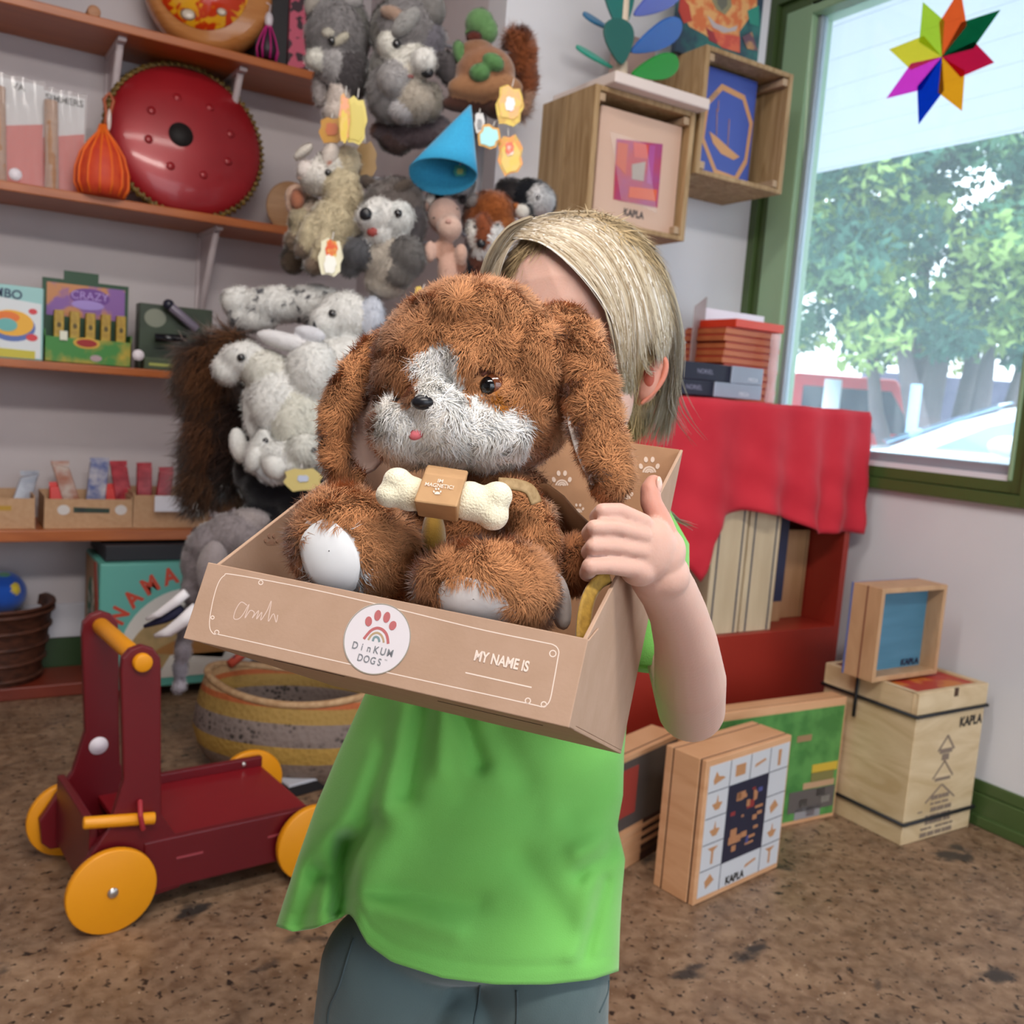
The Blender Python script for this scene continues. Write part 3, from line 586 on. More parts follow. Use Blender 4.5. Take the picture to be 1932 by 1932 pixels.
# --- third shelf
z = SZ[2]
t = thing('game_box', 'white and aqua game box at the left edge of the third shelf', 'game box', oy(40, 668, 3.05))
a, b, z0, z1 = shelfbox(-60, 536, 82, 668, 3.05, .08, z, 'box', [mat('box_aqua', '#9fd0d0', .5)], None, None, root=t, bevel=.004)
flat('front_print', [mat('box_white', '#dfe6ea', .45)], t, [(a+.004, 3.0499, z0+.006), (b-.006, 3.0499, z0+.006), (b-.006, 3.0499, z1-.045), (a+.004, 3.0499, z1-.03)], (0, -1, 0), .001)
def blob2(par, cx, cz, rx, rz, Y, m_, name='print', n=24): flat(name, [m_], par, [(cx+rx*math.cos(k), Y, cz+rz*math.sin(k)) for k in np.linspace(0, 2*PI, n, endpoint=False)], (0, -1, 0), .0006)
def pxe(x, y, Y): p = oy(x, y, Y); return float(p[0]), float(p[2])
cx, cz = pxe(22, 612, 3.05)
blob2(t, cx, cz-.005, .06, .042, 3.0488, mat('p_blue', '#5a74b8', .5)); blob2(t, cx, cz+.004, .055, .036, 3.0481, mat('p_yellow', '#f0b53a', .5)); blob2(t, cx-.01, cz+.02, .03, .015, 3.0474, mat('p_orange', '#ea7a2e', .5)); blob2(t, cx-.012, cz-.002, .026, .018, 3.0467, mat('p_teal', '#6db8b6', .5))
cx2, cz2 = pxe(62, 588, 3.05); blob2(t, cx2, cz2, .011, .008, 3.0481, mat('p_red', '#d8404a', .5)); cx2, cz2 = pxe(60, 637, 3.05); blob2(t, cx2, cz2, .015, .01, 3.0481, mat('p_red', '#d8404a', .5))
cx2, cz2 = pxe(35, 655, 3.05); flat('print', [mat('p_lime', '#c9c040', .5)], t, [(a+.004, 3.0488, z0+.004), (b-.02, 3.0488, z0+.004), (b-.02, 3.0488, z0+.026), (a+.004, 3.0488, z0+.03)], (0, -1, 0), .0006)
cx2, cz2 = pxe(2, 552, 3.05); text(None, 'JUMBO', mat('p_navy', '#3a4f6a', .5), t, (cx2+.0, 3.0485, cz2), (1, 0, -.06), (0, 0, 1), (.034, .034), ext=.0008, bold=.02)
t = thing('counter_display', 'green counter display box holding five yellow tubes on the third shelf', 'display box', oy(168, 680, 3.06))
DG = mat('display_green', '#1f4a2e', .5); LG = mat('display_grass', '#3f8a3c', .5, '#c9a83a', 9, ramp=(.45, .6)); YL = mat('tube_yellow', '#c9a83c', .45, '#a8862c', 40)
a = pxe(84, 600, 3.06)[0]; b = pxe(250, 600, 3.06)[0]; zt = pxe(165, 528, 3.06)[1]; zm = pxe(165, 592, 3.06)[1]; zl = pxe(165, 640, 3.06)[1]
m = MB(); m.box((a, 3.135, z), (b, 3.139, zt)); xa, xb = pxe(127, 515, 3.06)[0], pxe(194, 515, 3.06)[0]; m.box((xa, 3.135, zt), (xb, 3.139, zt+.026)); m.build('header_card', [DG], t)
flat('header_picture', [mat('header_pic', '#8a5fa8', .5, '#c98a5a', 16, ramp=(.45, .55), detail=3)], t, [(a+.012, 3.1349, zm-.01), (b-.01, 3.1349, zm-.01), (b-.01, 3.1349, zt-.012), (a+.012, 3.1349, zt-.012)], (0, -1, 0), .001)
blob2(t, (a+b)/2+.01, zt-.045, .055, .026, 3.1335, mat('p_purple', '#6f3f96', .5)); blob2(t, (a+b)/2+.005, zt-.068, .045, .014, 3.1325, mat('p_lilac', '#a890d8', .5))
text(None, 'CRAZY', mat('p_lilac2', '#b89be0', .5), t, ((a+b)/2+.01, 3.1325, zt-.042), (1, 0, 0), (0, 0, 1), .032, ext=.0006)
m = MB(); m.box((a, 3.06, z), (b, 3.063, zl)); m.box((a, 3.06, z), (a+.003, 3.135, zl+.02)); m.box((b-.003, 3.06, z), (b, 3.135, zl+.02)); m.box((a, 3.06, z), (b, 3.135, z+.003)); m.build('tray', [LG], t)
blob2(t, (a+b)/2-.006, zl-.012, .036, .016, 3.0595, mat('p_gold', '#d6a93c', .5)); blob2(t, (a+b)/2-.006, zl-.012, .028, .011, 3.0588, mat('p_red2', '#a01c1c', .5)); blob2(t, (a+b)/2+.02, z+.02, .016, .009, 3.0595, mat('p_mauve', '#b8a0a8', .5))
for k in range(5):
    x = a+.014+(b-a-.03)*(k+.3)/4.9
    tt = thing('toy_tube_box', 'yellow toy tube box number slot', 'toy box', (x+.012, 3.085, z+.003), 'yellow tube boxes in the green counter display')
    tt['label'] = ['yellow tube box at the left end of the green counter display', 'yellow tube box second from left in the counter display', 'yellow tube box in the middle of the counter display', 'yellow tube box second from right in the counter display', 'yellow tube box at the right end of the counter display'][k]
    bx('carton', [YL], tt, (x, 3.075, z+.003), (x+.026, 3.1, zm+.004), .002); blob2(tt, x+.013, (zl+zm)/2-.002, .006, .008, 3.0748, mat('p_olive', '#5a4a1a', .5))
p = pxe(120, 633, 3.055); m = MB(); m.box((p[0]-.01, 3.053, p[1]-.013), (p[0]+.01, 3.056, p[1]+.013)); single(m.build('price_tag', [mat('tag_cream', '#e6e8d6', .5)], None), 'small cream price tag on the green counter display', 'price tag')
t = thing('science_kit_box', 'dark green kit box with a grey magnifier beside the counter display', 'kit box', oy(320, 688, 3.07))
KG = mat('kit_green', '#3c4a38', .4, '#2a3526', 12); a, b, z0, z1 = shelfbox(262, 578, 400, 690, 3.12, .06, z, 'back_card', [KG], None, None, root=t)
m = MB(); m.box((a+.005, 3.06, z), (b, 3.12, z+.036)); m.build('tray', [mat('kit_tray', '#46543c', .4)], t, bevel=.003)
flat('tray_print', [mat('p_yellowtext', '#a8b05a', .5)], t, [(a+.02, 3.0598, z+.012), (a+.09, 3.0598, z+.012), (a+.09, 3.0598, z+.02), (a+.02, 3.0598, z+.02)], (0, -1, 0), .0004)
cx, cz = pxe(293, 600, 3.12); blob2(t, cx, cz, .032, .028, 3.1195, mat('p_greygreen', '#8a9080', .5))
m = MB(); q0 = oy(318, 575, 3.09); q1 = oy(372, 622, 3.08); m.tube([q0, q1], .014, 14); m.build('torch', [mat('torch_grey', '#7d7688', .3)], t, bevel=.003)
m = MB(); m.ell(q0, (.017, .017, .017)); m.build('torch_lens', [mat('torch_dark', '#262838', .2)], t)
m = MB(); q = oy(325, 640, 3.07); m.tube([q+np.array([-.05, 0, 0]), q+np.array([.04, 0, .004])], .013, 14); m.build('eyepiece', [mat('eyepiece_black', '#10141c', .12)], t)
# --- lowest shelf: kraft trays with small packets
z = SZ[3]
def tray(x0, x1, ytop, label, Y=3.06, dep=.17):
    yb = 985; a = pxe(x0, 950, Y)[0]; b = pxe(x1, 950, Y)[0]; zt = pxe((x0+x1)/2, ytop, Y)[1]
    m = MB(); th = .004; m.box((a, Y, z), (b, Y+th, zt)); m.box((a, Y+dep, z), (b, Y+dep+th, zt+.01)); m.box((a, Y, z), (a+th, Y+dep, zt+.008)); m.box((b-th, Y, z), (b, Y+dep, zt+.008)); m.box((a, Y, z), (b, Y+dep, z+th))
    t = thing('kraft_tray', label, 'tray', ((a+b)/2, Y+dep/2, z)); m.build('tray', [KR], t, bevel=.001); return t, a, b, zt
t, a, b, zt = tray(-90, 66, 940, 'open kraft tray at the left edge of the lowest shelf'); q = pxe(8, 958, 3.06); flat('label_print', [mat('p_ochre', '#b8902c', .5)], t, [(q[0]-.04, 3.0598, q[1]-.008), (q[0]+.018, 3.0598, q[1]-.008), (q[0]+.018, 3.0598, q[1]+.006), (q[0]-.04, 3.0598, q[1]+.006)], (0, -1, 0), .0006)
t, a, b, zt = tray(84, 250, 942, 'open kraft tray with dark label strip on the lowest shelf')
q = pxe(173, 962, 3.06); flat('label_strip', [mat('p_black', '#22262e', .4, '#2f4a34', 20)], t, [(q[0]-.05, 3.0598, q[1]-.008), (q[0]+.05, 3.0598, q[1]-.01), (q[0]+.05, 3.0598, q[1]+.004), (q[0]-.05, 3.0598, q[1]+.008)], (0, -1, 0), .0006)
for x in (120, 228): q = pxe(x, 962, 3.06); blob2(t, q[0], q[1], .017, .015, 3.0594, mat('p_whitedot', '#d6d2d0', .5), 'round_label')
tray(252, 395, 935, 'kraft tray behind the white price card on the lowest shelf')
q = pxe(327, 951, 3.04); m = MB(); m.box((q[0]-.056, 3.036, q[1]-.024), (q[0]+.056, 3.04, q[1]+.026)); o = m.build('price_card', [mat('card_bright', '#e9eaf4', .5)], None, bevel=.0015); single(o, 'blank white price card clipped to the lowest shelf', 'price card')
def packet(x, y, w_, h_, mcol, label, Y=3.15, tilt=0, lean=.02):
    p = pxe(x, y, Y); zb = z+.004; zt = p[1]+h_/2
    t = thing('toy_packet', label, 'toy packet', (p[0], Y, zb), 'small packets in the kraft trays')
    m = MB(); ct = math.sin(tilt); 
    lo = [(p[0]-w_/2, Y, zb), (p[0]+w_/2, Y, zb), (p[0]+w_/2, Y+.022, zb), (p[0]-w_/2, Y+.022, zb)]; hi = [(a[0]+ct*(zt-zb), a[1]+lean, zt+(a[0]-p[0])*ct) for a in lo]
    m.hexa(lo+hi); m.build('packet', [mcol], t, bevel=.003)
    m = MB(); cx = (hi[0][0]+hi[1][0])/2; m.hexa([(cx-w_*.5, Y+lean+.008, zt-.002), (cx+w_*.5, Y+lean+.008, zt-.002), (cx+w_*.5, Y+lean+.012, zt-.002), (cx-w_*.5, Y+lean+.012, zt-.002), (cx-w_*.52, Y+lean+.01, zt+.012), (cx+w_*.5, Y+lean+.01, zt+.014), (cx+w_*.5, Y+lean+.013, zt+.014), (cx-w_*.52, Y+lean+.013, zt+.012)]); m.build('hang_tab', [mcol], t)
RDP = mat('packet_red', '#c0414c', .25, '#8c2430', 25); CLP = mat('packet_clear', '#b9bcc8', .2, '#7d7f8c', 20); BLP = mat('packet_blue', '#4a5c9a', .3, '#c9c4c8', 24)
packet(243, 905, .05, .085, RDP, 'red foil packet standing in the lowest shelf tray, leftmost red one', tilt=-.15)
packet(275, 903, .045, .07, RDP, 'red foil packet in the middle of the red packets')
packet(305, 908, .045, .06, RDP, 'red foil packet nearest the brown long haired puppet', tilt=.12)
packet(150, 905, .05, .08, mat('packet_tan', '#a3644a', .3, '#c9bdb4', 20), 'small packet with red and tan picture in the kraft tray', tilt=-.3)
packet(178, 900, .055, .09, BLP, 'blue and white packet standing in the kraft tray', tilt=.1)
packet(28, 920, .05, .07, CLP, 'clear crinkled packet in the leftmost kraft tray', tilt=.3)
packet(107, 930, .035, .035, mat('packet_bright', '#d8332e', .4), 'small bright red packet at the left of the kraft tray'); packet(213, 932, .035, .032, mat('packet_bright', '#d8332e', .4), 'small bright red packet at the right of the kraft tray')
# --- below the shelves
t = thing('toy_carton', 'turquoise toy carton with arched red lettering under the lowest shelf', 'carton', oy(280, 1305, 2.97))
Y0 = 2.97; a, b = .452, .90; zb, zt = .0405, float(oy(280, 1062, Y0)[2])
TQ = mat('carton_turquoise', '#62b0a4', .45); m = MB(); m.box((a, Y0, zb), (b, Y0+.27, zt)); m.build('carton', [TQ], t, bevel=.006)
flat('side_print', [mat('side_kraft', '#b08a66', .6)], t, [(a, Y0+.02, zb+.01), (a, Y0+.265, zb+.01), (a, Y0+.265, zt-.01), (a, Y0+.06, zt-.01)], (-1, 0, 0), .001)
flat('side_print', [mat('side_red', '#c04a30', .6)], t, [(a-.001, Y0+.012, zb+.0), (a-.001, Y0+.05, zb+.01), (a-.001, Y0+.05, zb+.2), (a-.001, Y0+.1, zt-.01), (a-.001, Y0+.06, zt-.005), (a-.001, Y0+.015, zt-.12)], (-1, 0, 0), .001)
flat('side_seal', [mat('seal_green', '#1f6a48', .6, '#c9c0b0', 30, ramp=(.5, .6))], t, [(a-.002, Y0+.14+.07*math.cos(k), (zb+zt)/2+.0+.13*math.sin(k)) for k in np.linspace(0, 2*PI, 28, endpoint=False)], (-1, 0, 0), .001)
LR = mat('letter_red', '#c8452c', .5); word = 'ANAMAMELS'; cx, cz = .72, zb+.085; R1 = .25
for i, ch in enumerate(word):
    th = math.radians(164-i*14.5); p = (cx+R1*.98*math.cos(th), Y0-.0005, cz+.02+R1*math.sin(th)); text(None, ch, LR, t, p, (math.sin(th), 0, -math.cos(th)), (math.cos(th), 0, math.sin(th)), (.06, .07), ext=.001, bold=.04)
arc = [(cx+.21*math.cos(k), Y0, cz+.02+.205*math.sin(k)) for k in np.linspace(.15, PI-.15, 24)]
flat('picture_panel', [mat('panel_white', '#d8d4cc', .5)], t, arc, (0, -1, 0), .001)
flat('picture', [mat('panel_tan', '#b89868', .5, '#9a8458', 20)], t, [(cx+.19*math.cos(k), Y0-.001, cz+.0+.16*math.sin(k)) for k in np.linspace(.1, PI-.1, 24)]+[(cx-.19, Y0-.001, zb+.06), (cx+.19, Y0-.001, zb+.06)], (0, -1, 0), .001)
flat('picture', [mat('panel_brown', '#a0703c', .5)], t, [(cx-.12, Y0-.002, zb+.11), (cx+.1, Y0-.002, zb+.08), (cx+.12, Y0-.002, zb+.14), (cx-.02, Y0-.002, zb+.16)], (0, -1, 0), .001)
flat('picture', [mat('panel_white', '#d8d4cc', .5)], t, [(cx-.1, Y0-.002, zb+.03), (cx+.19, Y0-.002, zb+.03), (cx+.19, Y0-.002, zb+.1), (cx-.06, Y0-.002, zb+.1)], (0, -1, 0), .001)
# dark box on top of the turquoise one
m = MB(); m.box((.47, 3.0, zt+.0005), (.95, YB-.02, zt+.05)); single(m.build('dark_carton', [mat('dark_carton', '#22232a', .6)], None, bevel=.004), 'flat dark box lying on top of the turquoise carton', 'box')
# basket bottom left with a blue toy
t = thing('wicker_bin', 'dark brown wicker bin at the left edge under the shelves', 'basket', (.03, 2.78, 0))
WK = mat('wicker_dark', '#5a3222', .6, '#3a1e14', 30, (1, 1, 3), .6)
m = MB(); cb = oz(-25, 1325, 0); cb = np.array([cb[0]+.02, cb[1]+.12, 0]); h = .27
m.lathe([(0, .004), (.12, .004), (.125, .02), (.15, .15), (.165, h), (.175, h+.005), (.172, h+.012), (.155, h+.006), (.14, .15), (.115, .03), (0, .03)], (cb[0], cb[1], 0), n=40); m.build('body', [WK], t)
m = MB()
for zz in (.05, .1, .15, .2, .25): m.tube([(cb[0]+(.128+zz*.155)*math.cos(k), cb[1]+(.128+zz*.155)*math.sin(k), zz+.008) for k in np.linspace(0, 2*PI, 40, endpoint=False)], .007, 6, closed=True)
m.build('weave_band', [WK], t)
b = Blob(); b.px(5, 1118, 42, 42, float((cb-CAM)@FF)-.02, '#1c4fae'); b.px(-30, 1125, 40, 50, float((cb-CAM)@FF), '#1c4fae'); b.px(8, 1092, 14, 14, float((cb-CAM)@FF)-.04, '#4f7f6a').px(28, 1112, 9, 12, float((cb-CAM)@FF)-.05, '#c9b23a')
o = b.build('plush_ball', vmat('plush', .9, .4), None, .006, 3); single(o, 'bright blue plush toy with yellow bits sitting in the wicker bin', 'plush toy')
# ---------------------------------------------------------------- plush hand puppets on a display stand
PL = vmat('plush', .9, .4)
EYE = mat('eye_black', '#0d0c10', .08, coat=.8); NOSE = mat('nose_black', '#15161c', .35)
GR, GD, GL, WHT, CRM = '#837f80', '#4f4a4c', '#a8a4a4', '#e2dfd6', '#d9cdb6'
PUP = []
def puppet(name, label, blobs, d, paints=(), parts=(), eyes=(), noses=(), fur=None, voxel=.006, cat='puppet', group='plush hand puppets on the display stand', smooth=3):
    x0, y0 = blobs[0][0], blobs[0][1]; c = P(x0, y0, d); t = thing(name, label, cat, c, group)
    B = Blob()
    for b in blobs:
        x, y, rx, ry, col = b[:5]; k = b[5] if len(b) > 5 else {}
        B.px(x, y, rx, ry, d, col, **k)
    for poly, col in paints: B.paint.append((inpoly(poly) if isinstance(poly, list) else poly, col))
    B.build('body', PL, t, voxel, smooth, fur=dict(dict(n=8000, length=.012, width=.0015, tilt=.55, clump=.9, cscale=90, var=.16), **(fur or {})), seed=len(PUP)+5)
    for nm, bl, col in parts:
        Q = Blob()
        z0_ = None
        for b in bl:
            hh = B.hit(b[0], b[1]); kw = dict(b[-1]) if isinstance(b[-1], dict) else {}
            kw['dz'] = float((hh[0]-CAM)@FF)-d+.004 if hh else kw.get('dz', 0)
            z0_ = kw['dz'] if z0_ is None else z0_; kw['dz'] = min(max(kw['dz'], z0_-.010), z0_+.010)
            Q.px(b[0], b[1], b[2], b[3], d, b[4] if len(b) > 4 and isinstance(b[4], str) else col, **kw)
        Q.build(nm, PL, t, max(.003, voxel*.6), 2, fur=dict(n=700, length=.006, width=.0012, tilt=.6))
    for x, y, r in eyes:
        h = B.hit(x, y)
        if h is None: continue
        m = MB(); rr = r*d/FPX; m.ell(h[0], (rr, rr, rr)); m.build('eye', [EYE], t)
    for x, y, rx, ry, col in noses:
        h = B.hit(x, y)
        if h is None: continue
        m = MB(); m.ell(h[0], (rx*d/FPX, ry*d/FPX, rx*d/FPX*.7), np.array([RR, UU, FF])); m.build('nose' if col in ('#15161c',) else 'mouth', [NOSE if col == '#15161c' else mat('m_'+col[1:], col, .7)], t)
    PUP.append(c); return t, B
K = '#15161c'
puppet('wolf_puppet', 'grey wolf puppet beside the end of the top shelf, muzzle pointing left', [(636, 72, 60, 68, GR), (640, 20, 40, 30, GL), (660, 60, 38, 60, '#6b6a66'), (614, 108, 34, 22, WHT, dict(dz=-.03)), (597, 112, 22, 18, WHT, dict(dz=-.05)), (642, 66, 24, 14, '#cfc9b8', dict(ang=35, dz=-.025)), (655, 140, 45, 52, GD), (630, 125, 30, 34, GL, dict(dz=-.03)), (605, 165, 16, 40, '#a39a98'), (640, 190, 22, 44, '#d8cbc2', dict(dz=-.02)), (636, 215, 26, 24, '#d8cbc2', dict(dz=-.02))], 2.35,
    parts=[('ear', [(592, 14, 18, 24, '#a39c94'), (606, 26, 24, 11, '#6b5a4c', dict(ang=-15, dz=-.03))], GR), ('ear', [(655, 2, 30, 18)], GL), ('brow', [(620, 62, 13, 9, '#d6d0c2')], GR), ('brow', [(642, 74, 20, 9, '#cdc6b4', dict(ang=-35))], GR)], eyes=[(626, 78, 8)], noses=[(586, 133, 12, 8, K)])
puppet('wolf_puppet', 'tall grey wolf puppet in the top row, muzzle pointing down right', [(768, 60, 62, 62, GR), (740, 60, 42, 55, '#75716c'), (795, 75, 48, 40, '#77737c'), (735, 84, 24, 26, WHT, dict(dz=-.04)), (770, 112, 38, 22, WHT, dict(ang=-28, dz=-.045)), (800, 116, 24, 24, '#e9e7e2', dict(dz=-.07)), (785, 132, 26, 16, '#cfc8bb', dict(dz=-.05)), (735, 175, 44, 58, GR), (725, 135, 30, 45, '#75726e'), (742, 150, 30, 34, GL, dict(dz=-.05)), (780, 190, 42, 42, '#b5aa9c', dict(dz=-.01)), (762, 205, 32, 26, '#c9c6c8', dict(dz=-.02)), (848, 130, 20, 32, GD), (830, 120, 16, 24, GD), (815, 190, 22, 36, '#8a8378')], 2.3,
    parts=[('ear', [(742, 26, 26, 13, '#a88d7c', dict(ang=20)), (766, 42, 34, 17, '#9a9896', dict(ang=-45))], GL), ('ear', [(815, 20, 26, 30, '#7d7a78'), (824, 30, 10, 24, '#a08f94')], GR)], eyes=[(748, 84, 9)], noses=[(806, 137, 12, 10, K), (774, 145, 7, 4, '#8c5350')])
puppet('bird_puppet', 'dusky mauve brown plush hanging beneath the tall grey wolf puppet', [(770, 250, 66, 26, '#6f6064'), (740, 262, 26, 22, '#5a4644'), (752, 276, 20, 14, '#4e3c38'), (722, 246, 24, 14, '#7d5a4e'), (820, 240, 30, 20, '#7d7175')], 2.36)
t, B = puppet('turtle_puppet', 'green headed turtle puppet with tan shell at the top right of the stand', [(915, 140, 58, 50, '#96684a'), (900, 110, 40, 34, '#8c6244'), (915, 165, 72, 28, '#a0724f', dict(dz=-.02)), (885, 195, 55, 18, '#4a2a20'), (940, 200, 30, 25, '#4a2a20')], 2.3, fur=dict(length=.003, n=2500),
    parts=[('head', [(905, 45, 28, 27), (918, 58, 22, 24), (900, 62, 24, 12, '#4f7a3c')], '#66905a'), ('arm', [(868, 100, 13, 24, '#66905a', dict(ang=-15, dz=-.05))], '#66905a'), ('arm', [(905, 138, 20, 17, '#5c8a52', dict(dz=-.06)), (930, 118, 22, 16, '#5c8a52', dict(ang=25, dz=-.06))], '#66905a'), ('mouth', [(894, 70, 15, 10, '#6a3228', dict(dz=-.02))], '#6a3228')])
puppet('squirrel_puppet', 'brown bushy squirrel tail puppet behind the turtle puppet', [(985, 100, 20, 42, '#8f4f2c'), (968, 80, 14, 26, '#8f4f2c'), (992, 150, 16, 34, '#7d4426'), (985, 195, 14, 26, '#a07a62')], 2.42, fur=dict(n=6000, length=.026, width=.0014, tilt=.45, comb=(.5, 0, .2), curl=.5))
puppet('llama_puppet', 'cream llama puppet with pink lined ear above the husky puppet', [(625, 318, 38, 30, '#e4dfd6'), (590, 330, 30, 24, '#e4ded6', dict(dz=-.02)), (578, 322, 18, 20, '#e6dcd6', dict(dz=-.03)), (600, 352, 30, 16, '#ddd6cc'), (655, 305, 26, 30, '#d6c7a8'), (645, 350, 40, 34, '#cdbf9f'), (650, 385, 40, 38, '#c7b898'), (630, 430, 48, 56, '#cdbf9f'), (590, 440, 26, 44, '#cdbf9f', dict(dz=-.02, ang=20)), (650, 480, 44, 34, '#bcae8e'), (572, 470, 18, 18, '#8a7868', dict(dz=-.02)), (610, 470, 20, 40, '#cdbf9f', dict(dz=-.04, ang=25)), (594, 502, 20, 18, '#7d6b5c', dict(dz=-.04))], 2.28,
    fur=dict(n=6500, length=.011, clump=1.2, cscale=160, curl=.8), parts=[('ear', [(572, 286, 22, 9, '#e4dcd2', dict(ang=-38))], WHT), ('ear', [(624, 292, 16, 24, '#e6dad0', dict(ang=18, dz=-.05)), (624, 300, 8, 19, '#c88f7c', dict(ang=22, dz=-.075))], WHT)], eyes=[(619, 326, 7)], noses=[(566, 336, 5, 3, '#b89a8c')])
puppet('pig_puppet', 'cream puppet with a large orange pink ear left of the llama puppet', [(570, 420, 22, 38, '#cdbf9f'), (560, 455, 22, 20, '#8d7a68'), (553, 492, 22, 22, '#5c4c3e'), (590, 390, 14, 18, '#dcc9b4')], 2.33,
    parts=[('ear', [(560, 372, 22, 24, '#dcb8a0'), (556, 384, 17, 24, '#dcb8a0')], CRM), ('ear_lining', [(561, 376, 13, 19, '#c27f62', dict(dz=-.026))], CRM)])
puppet('husky_puppet', 'husky puppet with open red mouth facing left below the blue felt cone', [(745, 380, 56, 44, '#6b625e'), (775, 420, 30, 46, GD), (718, 410, 42, 36, '#e6e4e0', dict(dz=-.03)), (695, 410, 24, 20, '#eceae6', dict(dz=-.06)), (752, 412, 30, 34, '#dfe0dd', dict(dz=-.03)), (712, 440, 26, 16, '#e6e4e0', dict(dz=-.045)), (735, 370, 36, 26, '#77706c', dict(dz=-.02)), (735, 500, 46, 58, '#b9afa2'), (730, 530, 42, 32, '#c4bbae'), (678, 478, 32, 30, '#5c5c60', dict(dz=-.02)), (660, 500, 22, 22, '#5c5c60'), (768, 485, 34, 40, '#686462', dict(dz=-.03)), (755, 515, 26, 28, '#75706c', dict(dz=-.03))], 2.2,
    parts=[('ear', [(698, 346, 22, 12, '#5c5048', dict(ang=30))], GD), ('ear', [(758, 352, 22, 12, '#5c5048', dict(ang=-30, dz=-.03))], GD)], eyes=[(751, 403, 8), (683, 385, 4)], noses=[(690, 404, 12, 12, K), (703, 438, 11, 9, '#8c3630')])
puppet('giraffe_puppet', 'pink giraffe puppet with closed eyes between the husky and the red fox', [(838, 408, 32, 34, '#d8b2a2'), (848, 430, 24, 24, '#dbb8a8', dict(dz=-.03)), (838, 470, 20, 22, '#c99c88'), (845, 510, 20, 40, '#d2a896'), (838, 540, 14, 18, '#cba08c'), (811, 475, 11, 22, '#d8b2a2', dict(dz=-.02)), (870, 478, 12, 20, '#cfa896', dict(dz=-.02)), (868, 500, 14, 20, '#a06f5c')], 2.22,
    fur=dict(length=.003, n=2500), parts=[('ear', [(812, 374, 9, 14, '#ded6d0', dict(ang=20))], WHT), ('ear', [(803, 388, 7, 9, '#d8b2a2')], WHT), ('horn', [(828, 366, 9, 11, '#181519')], K), ('horn', [(872, 376, 7, 8, '#2a2226')], K)], noses=[(819, 411, 3, 2, '#6a5a56'), (862, 394, 3, 2, '#6a5a56'), (846, 418, 6, 5, '#b88e82')])
puppet('fox_puppet', 'orange brown fox puppet with white cheeks and black nose', [(925, 400, 46, 38, '#9c5526'), (900, 410, 26, 34, '#7d4220'), (944, 420, 28, 26, '#a8602c'), (912, 432, 15, 32, '#8c4a2a', dict(dz=-.045)), (896, 442, 14, 28, '#ece8e2', dict(ang=-12, dz=-.035)), (930, 448, 19, 26, '#eceae8', dict(ang=25, dz=-.035)), (912, 472, 20, 10, '#eceae8', dict(dz=-.03)), (905, 500, 26, 36, '#5c3428'), (890, 520, 24, 34, '#1c1a20'), (935, 520, 22, 26, '#55403c')], 2.25,
    parts=[('ear', [(893, 380, 14, 14, '#8d8684')], WHT), ('ear', [(985, 400, 14, 14, '#e6e2da'), (972, 392, 10, 10, '#a8602c')], WHT)], eyes=[(897, 428, 4), (938, 425, 4)], noses=[(908, 459, 9, 9, K)])
puppet('badger_puppet', 'black and white badger puppet behind the child hair at right of the stand', [(1000, 372, 38, 32, '#1d2028'), (960, 362, 26, 24, '#4a4444'), (1020, 378, 24, 26, '#d6d6d8', dict(dz=-.03)), (1000, 395, 22, 18, '#55585c', dict(dz=-.02)), (1040, 380, 8, 22, '#1d2438')], 2.3, eyes=[(1016, 373, 5)])
puppet('koala_puppet', 'small pale grey plush peeping out below the blue felt cone', [(866, 350, 24, 20, '#b9b8bc'), (838, 352, 14, 14, '#d6d6d8'), (880, 345, 14, 18, '#8d8c90')], 2.3)
def dots(seedn, d, region, n, col, r=(.004, .009)):
    rg = random.Random(seedn); out = []
    x0, y0, x1, y1 = region
    for i in range(n):
        x, y = rg.uniform(x0, x1), rg.uniform(y0, y1); a = rg.uniform(0, PI); rr = rg.uniform(*r)*FPX/d
        out.append(([(x+rr*math.cos(k)*1.3*math.cos(a)-rr*.8*math.sin(k)*math.sin(a), y+rr*math.cos(k)*1.3*math.sin(a)+rr*.8*math.sin(k)*math.cos(a)) for k in np.linspace(0, 2*PI, 10, endpoint=False)], col))
    return out
WF = '#e9e8e4'
puppet('dalmatian_puppet', 'white spotted puppet lying flat along the top of the white puppets', [(520, 575, 80, 34, WF), (450, 570, 32, 30, WF), (590, 575, 60, 36, WF), (480, 600, 50, 26, WF)], 2.3, paints=dots(3, 2.3, (430, 545, 640, 615), 34, '#55555a', (.0035, .007)), fur=dict(n=4500))
puppet('dalmatian_puppet', 'white spotted dog puppet with grey ear behind the brown toy dog', [(650, 598, 52, 48, WF), (618, 610, 34, 36, WF, dict(dz=-.02)), (704, 600, 22, 44, '#cfd4e0', dict(dz=-.02)), (650, 700, 72, 66, WF), (600, 740, 40, 80, '#dcdbe2'), (640, 800, 50, 60, WF), (700, 760, 40, 60, WF), (620, 870, 40, 36, WF)], 2.22, paints=dots(8, 2.2, (570, 690, 680, 850), 14, '#4f5056', (.006, .011))+dots(5, 2.2, (690, 570, 720, 640), 3, '#7d8290', (.006, .01)), eyes=[(627, 592, 8)], noses=[(594, 614, 4, 10, K)], fur=dict(n=7000))
